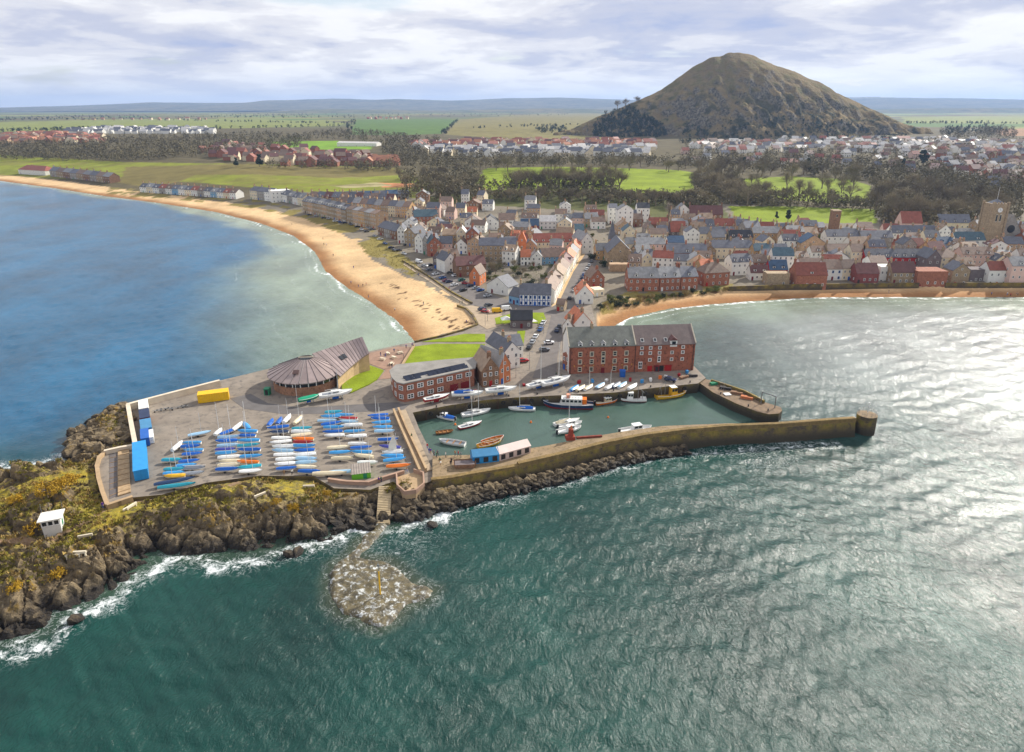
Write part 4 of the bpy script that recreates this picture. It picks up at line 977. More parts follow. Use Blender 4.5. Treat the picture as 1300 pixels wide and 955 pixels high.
for i in range(520):
    a = random.uniform(86, 166); b = random.uniform(518, 576)
    if a < 166 - (b - 512) * 1.9 and b < 545: continue
    if a > 128 and b > 566: continue
    p = P(a, b, 1.5); sp_.append((p.x, p.y, random.uniform(0.6, 2.4) * (0.5 + 0.5 * (a - 86) / 80) + .4))
boulders('boulder_bank', sp_, (0.5, 1.5), 5, 'brown boulders piled outside the cream sea wall', ROCK)
sp_ = []
for i in range(210):
    a, b = (random.uniform(496, 562), random.uniform(630, 656)) if i % 3 else (random.uniform(425, 476), random.uniform(640, 668))
    if b > 664 - (a - 496) * .28 and a > 496: continue
    p = P(a, b, .8); sp_.append((p.x, p.y, random.uniform(0, 1.3) * (1 - (b - 630) / 40)))
boulders('step_rocks', sp_, (0.5, 1.3), 9, 'dark broken rocks around the foot of the sea steps', ROCK)
sp_ = [(P(a, b).x, P(a, b).y, 0.2) for a, b in ((562, 647), (571, 645), (575, 648), (549, 667), (368, 705), (378, 702), (96, 788), (580, 622))]
boulders('sea_rocks', sp_, (0.9, 1.5), 8, 'black rocks awash just off the headland', ROCK)
# ================================================================ HARBOUR BUILDINGS
def warehouse():
    o, rz, wd = place((722, 475), (880, 470), QZ); r = empty('warehouse', o, rz); x0, x1 = -wd / 2, wd / 2; dep = 10.5; e = 7.9; rh = 3.9; xm = x0 + wd * 0.522
    bm = M('warehouse_brick', s2l(158, 98, 76), 0.9, 0.3, 0.5, dark=(0.10, 0.04, 0.025), bump=0.5, bscale=6, rnd=0)
    mb = MB(); wall_geo(mb, x0, x1, 0, dep, -1, e, rh, 'x'); mb.build('wall', bm, r)
    for k, (a, b, rm) in enumerate(((x0, xm - .02, 'grey'), (xm + .02, x1, 'maroon'))):
        rb = MB(); roof_geo(rb, a + (.13 if k else 0.0), b - (0 if k else .13), 0, dep, e, rh, 'x')
        m = roof_mat('warehouse_' + rm, s2l(*((104, 106, 98) if k == 0 else (112, 98, 94)))); ro = rb.build('roof', m, r)
        if k == 0:
            RO = ro
            for i in range(5): dormer(ro, a + (b - a) * (0.165 + 0.175 * i), 0.1, e - .35, ROOF['grey'], 1.2)
            chimney(ro, x0 + 7, dep / 2, e + rh, WALL['stone'], 1, 4)
        else:
            d_ = dormer(ro, b - 6.2, -0.05, e - .75, ROOF['maroon'], 2.0)
            for xx in (a + 2.0, a + 5.6, a + 8.6):
                sk = MB(); sk.b2(-.45, .45, -.6, .6, -.03, .05, 0); sk.b2(-.36, .36, -.5, .5, .05, .06, 1); k_ = sk.build('skylight', [WHITE, GLASS], ro, (xx, 1.1, e + rh * 1.1 / (dep / 2) + .2)); k_.rotation_euler = (math.atan2(rh, dep / 2), 0, 0)
    # verge copings
    for xx in (x0 - .1, xm, x1 + .1):
        cp = MB(); sl = math.hypot(dep / 2, rh)
        for s in (-1, 1):
            cp.add([(xx - .16, dep / 2 * (1 + s) - s * -.0 + (0), e - .0), (xx + .16, dep / 2 * (1 + s), e), (xx + .16, dep / 2, e + rh + .3), (xx - .16, dep / 2, e + rh + .3), (xx - .16, dep / 2 * (1 + s), e + .3), (xx + .16, dep / 2 * (1 + s), e + .3)], [(4, 5, 2, 3), (0, 4, 3), (1, 2, 5), (0, 1, 5, 4)], 0)
        cp.build('verge_coping', TRIM, r)
    gw = MB(); gw.add([(x0 - .03, 0, 0), (x0 - .03, dep, 0), (x0 - .03, dep, e - .02), (x0 - .03, dep / 2, e + rh - .05), (x0 - .03, 0, e - .02)], [(0, 4, 3, 2, 1)]); gw.build('rendered_gable', WALL['white'], r)
    for f, zf in enumerate((0.55, 2.75, 4.95)):
        for i in range(5):
            xx = x0 + (xm - x0) * (0.165 + 0.175 * i)
            if f == 0 and i == 2: door(r, xx, 0, 0, MAROONP, 1.0, 1.6); continue
            window(r, xx, 0, zf, 1.15, 1.45 if not (f == 1 and i == 2) else 2.3, 0, TRIM, 'stone')
    for i, fx in enumerate((0.105, 0.25, 0.405, 0.615, 0.795)):
        xx = xm + (x1 - xm) * fx
        for f, zf in enumerate((3.0, 5.0, 6.5)):
            if (i, f) in ((0, 0), (3, 2)): continue
            window(r, xx, 0, zf - (.3 if (i == 2 and f == 0) else 0), 0.95, 1.9 if (i == 2 and f == 0) else 0.95, 0, WHITE, 'stone')
    window(r, xm + 1.6, 0, .9, 1.1, 2.1, 0, WHITE, 'wide')
    for xx, mt in ((x1 - 12.5, REDP), (x1 - 9.2, DARKP)): door(r, xx, 0, 0, mt, 1.3, 1.7)
    dp = MB(); dp.tube((0, -.1, 0), (0, -.1, e), 0.07, n=6)
    me = dp.mesh('downpipe', [DARKP])
    for xx in (x0 + .4, xm, x1 - .5): link('downpipe', me, r, loc=(xx, 0, 0))
    lamp = MB(); lamp.b2(-.12, .12, -.3, 0, 0, .3); lm = lamp.mesh('wall_lamp', [M('lamp_brass', s2l(200, 150, 70), 0.5)])
    for i in range(7): link('wall_lamp', lm, r, loc=(x0 + (xm - x0) * (0.08 + 0.145 * i), 0, 2.2))
    tag(r, 'long red brick harbour warehouse with slate roof and four storeys', 'warehouse'); FOOT.append((o.x, o.y + 5, 12, 26))
    # lean-to at the white gable
    house((714, 468), (722, 472), 5, 4.4, 1, 'brick', 'grey', 'f', 2, 2, 0, label='small flat-roofed brick annex against the white warehouse gable', cat='annex', z=QZ)
warehouse()

def seabird():
    """round drum with a panelled cone roof that sweeps up into a wing"""
    c = P(382, 497, QZ); r = empty('visitor_centre', c); brk = M('drum_brick', s2l(166, 124, 98), 0.9, 0.28, 0.7, dark=(0.14, 0.08, 0.05), bump=0.4, rnd=0); zinc = M('zinc_sheet', s2l(158, 142, 138), 0.45, 0.16, 0.5, metal=0.35, rnd=0.13); zincd = M('zinc_seam', s2l(92, 82, 82), 0.5, 0.1, 0.5)
    cx, cy = 0.0, 5.2; Rw = 8.3; Re = 9.6; eh = 3.9; n = 26
    def pt(t, rad, z): return Vector((cx + math.cos(t) * rad, cy + math.sin(t) * rad, z))
    ts = [2 * math.pi * i / n for i in range(n)]
    mb = MB(); mb.prism([tuple(pt(t, Rw, 0)[:2]) for t in ts], -1, 2.2); mb.build('drum_wall', brk, r)
    mb = MB(); mb.prism([tuple(pt(t, Rw - .25, 0)[:2]) for t in ts], 2.2, eh); mb.build('glazing_core', DARKP, r)
    seg = MB(); wseg = 2 * math.pi * (Rw - .2) / n; seg.b2(-wseg / 2 + .12, wseg / 2 - .12, -.06, 0, 0.1, eh - 2.35, 0); pm = seg.mesh('window_pane', [GLASS]); ml = MB(); ml.b2(-.1, .1, -.12, .05, 0, eh - 2.2); mm = ml.mesh('mullion', [WHITE])
    for i, t in enumerate(ts):
        if math.sin(t) > 0.75: continue
        tm = t + math.pi / n; q = pt(tm, (Rw - .2) * math.cos(math.pi / n), 2.2); link('window_pane', pm, r, loc=q, rot=(0, 0, tm + math.pi / 2)); q = pt(t, Rw - .15, 2.2); link('mullion', mm, r, loc=q, rot=(0, 0, t + math.pi / 2))
    # the roof: petals from the eaves to an off-centre ring
    ap = Vector((cx + 0.3, cy + 0.5, 7.2)); Rt = 1.9
    for i, t in enumerate(ts):
        t2 = t + 2 * math.pi / n; g = 0.012
        a, b = pt(t + g, Re, eh - .05), pt(t2 - g, Re, eh - .05); p2 = ap + Vector((math.cos(t2 - g) * Rt, math.sin(t2 - g) * Rt, 0)); p1 = ap + Vector((math.cos(t + g) * Rt, math.sin(t + g) * Rt, 0))
        dn = Vector((0, 0, -.22)); mb = MB(); mb.add([a, b, p2, p1, a + dn, b + dn, p2 + dn, p1 + dn], [(0, 1, 2, 3), (4, 7, 6, 5), (0, 4, 5, 1), (1, 5, 6, 2), (2, 6, 7, 3), (3, 7, 4, 0)]); pn = mb.build('roof_panel', zinc, r)
        sm = MB(); sm.tube(pt(t, Re, eh), ap + Vector((math.cos(t) * Rt, math.sin(t) * Rt, 0.02)), 0.07, n=4); sm.build('seam', zincd, pn)
    mb = MB(); ring = [tuple((ap + Vector((math.cos(t) * Rt * .8, math.sin(t) * Rt * .8, 0)))[:2]) for t in ts]; mb.prism(ring, 6.6, 7.0); mb.build('oculus', GLASS, r)
    mb = MB(); mb.tube((ap.x - Rt, ap.y, ap.z + .05), (ap.x + Rt, ap.y + .4, ap.z + .05), .16, n=6); mb.build('ring_beam', TRIM, r)
    mb = MB(); q0 = pt(R(-95), 6.0, eh + 1.75); mb.b2(-.75, .75, -.7, .7, -.06, .1); k = mb.build('roof_light', M('roof_light_frame', s2l(86, 66, 62), .5), r, q0); k.rotation_euler = (R(24), 0, 0)
    # wing: strips along a curved spine rising to the prow
    spine = [P(405, 466, 9.5), P(424, 459, 9.3), P(442, 453, 9.0), P(455, 447, 9.3), (P(463, 440, 10.2))]
    top = [P(396, 449, 9.6), P(414, 443, 9.8), P(431, 437.5, 10.2), P(446, 432, 10.8), P(460, 427.5, 11.5)]
    low = [P(432, 478, 6.5), P(441, 469.5, 6.6), P(450, 461.5, 6.9), P(459, 454.5, 7.5), P(469, 448, 8.4)]
    def lerpl(L_, t):
        k = min(t * (len(L_) - 1), len(L_) - 1.001); j = int(k); return L_[j].lerp(L_[j + 1], k - j)
    ns = 13
    for i in range(ns):
        t0, t1 = (i + .03) / ns, (i + .97) / ns; A, B, C, D = lerpl(low, t0) - c, lerpl(low, t1) - c, lerpl(top, t1) - c, lerpl(top, t0) - c; dn = Vector((0, 0, -.25))
        mb = MB(); mb.add([A, B, C, D, A + dn, B + dn, C + dn, D + dn], [(0, 1, 2, 3), (4, 7, 6, 5), (0, 4, 5, 1), (1, 5, 6, 2), (2, 6, 7, 3), (3, 7, 4, 0)]); pn = mb.build('wing_panel', zinc, r)
        if i: sm = MB(); s0, s1 = lerpl(low, i / ns) - c, lerpl(top, i / ns) - c; sm.tube(s0, s1, .07, n=4); sm.build('seam', zincd, pn)
        if i in (4, 5):
            m_ = A.lerp(D, .45).lerp(B.lerp(C, .45), .5); ln = MB(); ln.b2(-.45, .45, -.9, .9, 0, .08); k = ln.build('roof_light', GLASS, pn, m_ + Vector((0, 0, .12))); d = (D - A); k.rotation_euler = (math.atan2(d.z, math.hypot(d.x, d.y)), 0, math.atan2(d.y, d.x) - math.pi / 2)
    # wing walls down to the ground
    mb = MB(); lw = [lerpl(low, i / 8) - c for i in range(9)]; hw = [lerpl(top, i / 8) - c for i in range(9)]
    for i in range(8):
        a, b = lw[i].lerp(hw[i], .1), lw[i + 1].lerp(hw[i + 1], .1); mb.add([Vector((a.x, a.y, -.5)), Vector((b.x, b.y, -.5)), b - Vector((0, 0, .3)), a - Vector((0, 0, .3))], [(0, 1, 2, 3)])
        a, b = lw[i].lerp(hw[i], .9), lw[i + 1].lerp(hw[i + 1], .9); mb.add([Vector((a.x, a.y, -.5)), Vector((b.x, b.y, -.5)), b - Vector((0, 0, .3)), a - Vector((0, 0, .3))], [(3, 2, 1, 0)])
    a, b = lw[8].lerp(hw[8], .1), lw[8].lerp(hw[8], .9); mb.add([Vector((a.x, a.y, -.5)), Vector((b.x, b.y, -.5)), b - Vector((0, 0, .3)), a - Vector((0, 0, .3))], [(0, 1, 2, 3)])
    mb.build('wing_wall', M('wing_render', s2l(196, 168, 130), .85), r)
    tag(r, 'round brick visitor centre with panelled zinc cone roof and rising wing', 'visitor centre')
seabird()

def lifeboat_centre():
    """two-storey curved-corner brick block with flat roof and solar panels"""
    front = [(497, 494), (500, 503), (506, 509), (514, 511), (540, 505), (570, 498), (602, 490.5)]
    F_ = [P(a, b, QZ) for a, b in front]; back = [P(606, 476, QZ), P(560, 480, QZ), P(505, 486, QZ)]; c = F_[3]; r = empty('harbour_office', c); bm = WALL['brick']; H = 4.9
    poly = [(p.x - c.x, p.y - c.y) for p in F_ + back]; mb = MB(); mb.prism(poly, -1, H); mb.build('wall', bm, r)
    cxm = sum(p[0] for p in poly) / len(poly); cym = sum(p[1] for p in poly) / len(poly); big = [(cxm + (x - cxm) * 1.03, cym + (y - cym) * 1.03) for x, y in poly]
    mb = MB(); mb.prism(big, H, H + .28); ro = mb.build('roof', conc('grey_roofing', (142, 138, 132)), r)
    d = (F_[6] - F_[3]); rz = math.atan2(d.y, d.x); Lf = d.length; u = d.normalized()
    for f in (0, 1):
        for i in range(7):
            t = (i + .6) / 7.2
            if f == 0 and i >= 4: continue
            q = u * (Lf * t); window(r, q.x, q.y - .02, 0.75 + 2.35 * f, 1.7, 1.25, rz, WHITE, 'wide')
    gm = MB(); gm.b2(-1.2, 1.2, -.08, .05, 0, 1.9); [gm.b2(-1.2, 1.2, -.11, -.07, .3 + .4 * k, .36 + .4 * k) for k in range(4)]; me = gm.mesh('garage_door', [MAROONP])
    for t in (0.70, 0.86): q = u * (Lf * t); link('garage_door', me, r, loc=(q.x, q.y, 0), rot=(0, 0, rz))
    for a, b in ((0, 1), (1, 2), (2, 3)):
        p, q = F_[a] - c, F_[b] - c; dd = q - p; m_ = (p + q) / 2
        for f in (0, 1): window(r, m_.x, m_.y, 0.75 + 2.35 * f, min(1.3, dd.length * .75), 1.2, math.atan2(dd.y, dd.x), WHITE, 'wide')
    pm = MB(); pm.add([(-.8, -.5, 0), (.8, -.5, 0), (.8, .5, .55), (-.8, .5, .55), (-.8, .5, 0), (.8, .5, 0)], [(0, 1, 2, 3), (1, 5, 2), (0, 3, 4), (3, 2, 5, 4)], 0); me = pm.mesh('solar_panel', [M('solar_cell', s2l(40, 46, 62), .25, .1)])
    up = Vector((-u.y, u.x, 0))
    for row in range(2):
        for i in range(14):
            if row == 0 and 3 <= i <= 4: continue
            q = u * (Lf * (0.1 + .062 * i)) + up * (1.4 + row * 1.3); link('solar_panel', me, ro, loc=(q.x, q.y, H + .28), rot=(0, 0, rz))
    tag(r, 'two-storey red brick harbour office with solar panels on flat roof', 'office'); FOOT.append((c.x + 8, c.y + 3, 9, 12))
lifeboat_centre()
house((612, 492), (634, 489), 9, 4.6, 3.4, 'brown', 'tan', 'y', 2, 3, 1, label='rough stone hall with gable end beside the brick harbour office', cat='hall', z=QZ, gable_win=True)
house((634, 489), (648, 484), 9.5, 5.2, 3.2, 'orange', 'grey', 'y', 2, 2, 1, label='tawny stone gabled house facing the quay beside the yachts', z=QZ)
house((640, 470), (660, 466), 11, 5.2, 2.6, 'white', 'slate', 'y', 2, 2, 1, label='tall white house behind the tawny stone gable', z=QZ)
house((642, 458), (664, 455), 6, 4.2, 2.4, 'white', 'slate', 'x', 2, 3, 1, label='white rendered house on the harbour lane beside parked cars', z=QZ)
house((648, 417), (676, 417), 6, 3.0, 2.4, 'dark', 'black', 'x', 1, 3, 0, label='dark kiosk with black roof beside the small green', cat='kiosk', z=QZ)
def tent(a, b, w_, l_, h_, rz, mat, label, name='marquee'):
    p = P(a, b, QZ); r = empty(name, p, rz); mb = MB(); mb.add([(-w_, -l_, h_), (w_, -l_, h_), (w_, l_, h_), (-w_, l_, h_), (0, 0, h_ + w_ * .7)], [(0, 1, 4), (1, 2, 4), (2, 3, 4), (3, 0, 4)]); mb.build('canopy', mat, r)
    lg = MB(); lg.tube((0, 0, 0), (0, 0, h_), .05, n=5); me = lg.mesh('leg', [STEEL])
    for x in (-w_, w_):
        for y in (-l_, l_): link('leg', me, r, loc=(x * .97, y * .97, 0))
    tag(r, label, 'tent')
tent(642, 411, 1.6, 1.6, 1.7, 0.2, WHITE, 'white pointed tent left of the dark kiosk'); tent(676, 413, 1.2, 1.4, 1.6, 0.5, WHITE, 'white pointed tent right of the dark kiosk')

# ---------------------------------------------------------------- yard boxes
def container(a, b, wdt, h_, mat, label, z=QZ, lid=None):
    A, B = P(*a, z), P(*b, z); d = B - A; L_ = math.hypot(d.x, d.y); r = empty('storage_container', A, math.atan2(d.y, d.x)); mb = MB()
    n = max(6, int(L_ / .28)); prof = []
    for i in range(n + 1): prof.append((L_ * i / n, 0.05 if i % 2 else 0.0))
    pts = [(x, y) for x, y in prof] + [(L_ - x, wdt - y) for x, y in prof]; mb.prism(pts, 0.1, h_ - .05); mb.build('body', mat, r)
    mb = MB(); mb.b2(-.03, L_ + .03, -.05, wdt + .05, h_ - .05, h_ + .03); mb.build('roof', lid or mat, r)
    dm = MB(); dm.b2(-.06, -.0, .08, wdt / 2 - .03, .15, h_ - .12); dm.tube((-.08, wdt / 4, .2), (-.08, wdt / 4, h_ - .2), .03, n=5); me = dm.mesh('door', [mat])
    link('door', me, r); link('door', me, r, loc=(0, wdt / 2, 0)); mb = MB(); [mb.b2(x, x + .2, y, y + .2, 0, .12) for x in (0, L_ - .2) for y in (.05, wdt - .25)]; mb.build('corner_castings', DARKP, r); tag(r, label, 'container')
SKYB = M('sky_blue_paint', s2l(40, 138, 200), .5, .15, .8); MIDB = M('mid_blue_paint', s2l(70, 130, 170), .5, .15, .8)
container((252, 513), (291, 508), 2.6, 2.3, YEL, 'bright yellow container at the top of the yard')
container((190, 527), (189, 516), 2.0, 2.0, WHITE, 'white storage box at the far end of the sea wall row')
container((192, 539), (190.5, 528), 2.1, 2.0, MAROONP, 'dark maroon storage box second in the sea wall row', lid=M('dark_blue_lid', s2l(44, 56, 84), .6))
container((194.5, 552), (192.5, 540), 2.2, 1.9, MIDB, 'dull blue storage box third in the sea wall row')
container((191, 566), (190, 553.5), 1.6, 2.0, BLUEP, 'bright blue storage box fourth in the sea wall row')
container((196.5, 563), (195.5, 553), 1.0, 1.6, WHITE, 'small white locker beside the bright blue storage box')
container((189.5, 608), (187, 571), 2.5, 2.3, SKYB, 'long sky blue container beside the plank ramp')
def shed():
    p, rz, wd = place((447, 610), (471, 607), QZ); r = empty('green_shed', p, rz); mb = MB(); g = M('lime_green_paint', s2l(96, 170, 40), .6, .15); x0, x1 = -wd / 2, wd / 2
    mb.add([(x0, 0, 0), (x1, 0, 0), (x1, 2.4, 0), (x0, 2.4, 0), (x0, 0, 1.3), (x1, 0, 1.3), (x1, 2.4, 2.1), (x0, 2.4, 2.1)], [(0, 1, 5, 4), (1, 2, 6, 5), (2, 3, 7, 6), (3, 0, 4, 7)]); mb.build('wall', g, r)
    mb = MB(); n = 16
    for i in range(n):
        a, b = x0 - .1 + (wd + .2) * i / n, x0 - .1 + (wd + .2) * (i + 1) / n; k = .05 if i % 2 else 0
        mb.add([(a, -.15, 1.3 + k), (b, -.15, 1.3 + .05 - k), (b, 2.55, 2.2 + .05 - k), (a, 2.55, 2.2 + k)], [(0, 1, 2, 3)])
    mb.build('roof', M('corrugated_sheet', s2l(150, 140, 130), .6, .25, 1.2), r); door(r, x1 * .4, 0, 0, GREENP, .7, 1.2); tag(r, 'lime green shed with corrugated lean-to roof at the yard edge', 'shed')
shed()
def lookout():
    p = P(68, 668, 3.9); r = empty('lookout_hut', p, R(22)); r.scale = (.85, .85, .85); mb = MB(); mb.add([(-1.5, -1.3, -2), (1.5, -1.3, -2), (1.5, 1.3, -2), (-1.5, 1.3, -2), (-1.7, -1.5, 2.3), (1.7, -1.5, 2.3), (1.7, 1.5, 2.3), (-1.7, 1.5, 2.3)], [(0, 1, 5, 4), (1, 2, 6, 5), (2, 3, 7, 6), (3, 0, 4, 7)]); mb.build('wall', WHITE, r)
    mb = MB(); mb.b2(-2.1, 2.1, -1.9, 1.9, 2.3, 2.5); ro = mb.build('roof', WALL['white'], r)
    for i in range(3): window(r, -1.05 + 1.05 * i, -1.50, 1.0, .98, 1.15, 0, WHITE, 'plain')
    for i in range(2): window(r, -1.69, .6 - 1.15 * i, 1.0, 1.0, 1.15, -math.pi / 2, WHITE, 'plain')
    pm = MB(); pm.tube((0, 0, 0), (0, 0, 2.2), .04, .03, 5); me = pm.mesh('aerial', [STEEL])
    for x, y in ((-1.9, 1.7), (-.4, 1.7), (1.8, 1.6)): link('aerial', me, ro, loc=(x, y, 2.4))
    door(r, 1.58, .2, 0, GREENP, .8, 1.5, math.pi / 2); tag(r, 'small white lookout hut with dark windows on the headland', 'hut')
lookout()
BENCHM = None
for i, (a, b, rz) in enumerate(((163, 644, 1.2), (167, 642, 1.25), (189, 656, 1.7), (142, 655, .5), (108, 680, .35), (92, 705, .08), (100, 701, .1), (48, 714, .7), (330, 628, .8), (392, 617, .05))):
    p = P(a, b, 5.0); h, *_ = hhead(np.array([p.x]), np.array([p.y])); p = P(a, b, float(h[0]) + .3); r = empty('timber_beam', p, rz); mb = MB(); mb.b2(-1.1, 1.1, -.16, .16, -.2, .18); mb.b2(-1.0, -.8, -.12, .12, -.8, -.2); mb.b2(.8, 1.0, -.12, .12, -.8, -.2); mb.build('plank', M('bleached_timber', s2l(216, 204, 180), .8, .15), r)
    tag(r, 'pale timber bench beam, %s from the left on the headland turf' % nth(sorted([163, 167, 189, 142, 108, 92, 100, 48, 330, 392]).index(a)), 'bench', 'pale beams on the headland')
# marquees on the pier
def stall(px0, px1, mat, wallm, label, h_=1.7):
    A, B = P(*px0, QZ + .75), P(*px1, QZ + .75); d = B - A; L_ = d.length; r = empty('market_tent', A, math.atan2(d.y, d.x)); W_ = 3.0
    mb = MB(); n = max(3, int(L_ / 1.6))
    for i in range(n):
        a, b = L_ * i / n, L_ * (i + 1) / n; mb.add([(a, -.15, h_), (b, -.15, h_), (b, W_ / 2, h_ + .95), (a, W_ / 2, h_ + .95), (b, W_ + .15, h_), (a, W_ + .15, h_)], [(0, 1, 2, 3), (3, 2, 4, 5)])
    mb.add([(0, 0, h_), (0, W_, h_), (0, W_ / 2, h_ + .93), (L_, 0, h_), (L_, W_, h_), (L_, W_ / 2, h_ + .93)], [(0, 2, 1), (3, 4, 5)]); mb.build('canopy', mat, r)
    mb = MB(); mb.b2(0.05, L_ - .05, .05, W_ - .05, 0, h_ - .02); mb.build('side_sheet', wallm, r)
    om = MB(); om.b2(-.5, .5, -.04, .02, .15, 1.25); me = om.mesh('serving_hatch', [DARKP])
    for i in range(n): link('serving_hatch', me, r, loc=(L_ * (i + .5) / n, .05, 0.1), scale=(1.0, 1, 1))
    tag(r, label, 'tent')
stall((600, 590), (634, 586), MIDB, SKYB, 'blue market tent on the root of the pier'); stall((634, 586), (674, 575), M('pinkish_canvas', s2l(226, 206, 196), .8, .1), M('pinkish_sheet', s2l(196, 176, 166), .8, .1), 'long pale pink market tent on the pier beside the blue one')
r = empty('rubble_skip', P(590, 592, QZ + .75), .1); mb = MB(); mb.add([(-1.8, -1, 0), (1.8, -1, 0), (1.8, 1, 0), (-1.8, 1, 0), (-2.3, -1.2, 1), (2.3, -1.2, 1), (2.3, 1.2, 1), (-2.3, 1.2, 1)], [(0, 1, 5, 4), (1, 2, 6, 5), (2, 3, 7, 6), (3, 0, 4, 7), (0, 3, 2, 1)]); mb.build('tub', WALL['brown'], r); mb = MB(); mb.b2(-2.0, 2.0, -1, 1, .5, .8); mb.build('load', WALL['dark'], r); tag(r, 'low brown timber pen left of the blue market tent', 'pen')
r = empty('work_barge', P(744, 556, QZ + .75), R(9)); mb = MB(); mb.b2(-2.2, 3.6, -.25, .25, 0, .4); mb.build('boom', M('rusty_steel', s2l(128, 60, 44), .8, .3), r); mb = MB(); mb.b2(-4.6, -2.6, -.8, .8, 0, .8); mb.b2(-3.9, -3.0, -.5, .5, .8, 2.4); mb.build('cab', M('rusty_red', s2l(150, 66, 48), .8, .3), r); mb = MB(); mb.tube((-3.4, 0, 2.4), (-3.4, 0, 3.2), .2, .2, 8); mb.build('funnel', WALL['orange'], r); tag(r, 'rusty red crane with long boom on the pier edge', 'crane')
for i, (a, b, m, l_) in enumerate(((846, 470, REDP, 'bright red cabin against the warehouse wall'), (833, 471, MAROONP, 'small dark red crate left of the red cabin'), (790, 478, BLUEP, 'tall blue bin in front of the warehouse wall'), (340, 501, GREENP, 'teal green tank left of the round centre'))):
    r = empty('cabin', P(a, b, QZ), R(-2)); w_ = (2.4, 1.3, 1.4, 1.3)[i]; mb = MB(); mb.b2(-w_ / 2, w_ / 2, -.7, .7, 0, 1.7); mb.build('body', m, r); mb = MB(); mb.b2(-w_ / 2 - .08, w_ / 2 + .08, -.8, .8, 1.7, 1.82); mb.build('lid', m, r); mb = MB(); mb.b2(-w_ * .3, w_ * .3, -.74, -.69, .15, 1.5); mb.build('door', DARKP if i % 2 else m, r); tag(r, l_, 'cabin')
for i, (a, b, rz) in enumerate(((908, 488, .3), (878, 478, .1), (868, 480, .6), (921, 494, -.4), (935, 500, -.4), (948, 506, -.5))):
    r = empty('creel_stack', P(a, b, QZ - (.3 if a > 890 else 0)), rz); cm = MB()
    cm.b2(-.35, .35, -.25, .25, 0, .3); me = cm.mesh('creel', [(GREENP, DARKP, WALL['brown'], DARKP, WALL['brown'], WALL['orange'])[i]])
    for k in range(14): link('creel', me, r, loc=((k % 4) * .75 - 1.1, ((k // 4) % 2) * .55 - .3, (k // 8) * .31), rot=(0, 0, random.uniform(-.15, .15)))
    tag(r, ['green', 'dark', 'brown', 'dark', 'brown', 'rusty'][i] + ' stack of creels, %s from the warehouse along the jetty' % nth([2, 1, 0, 3, 4, 5][i]), 'creels', 'creel stacks on the quay')
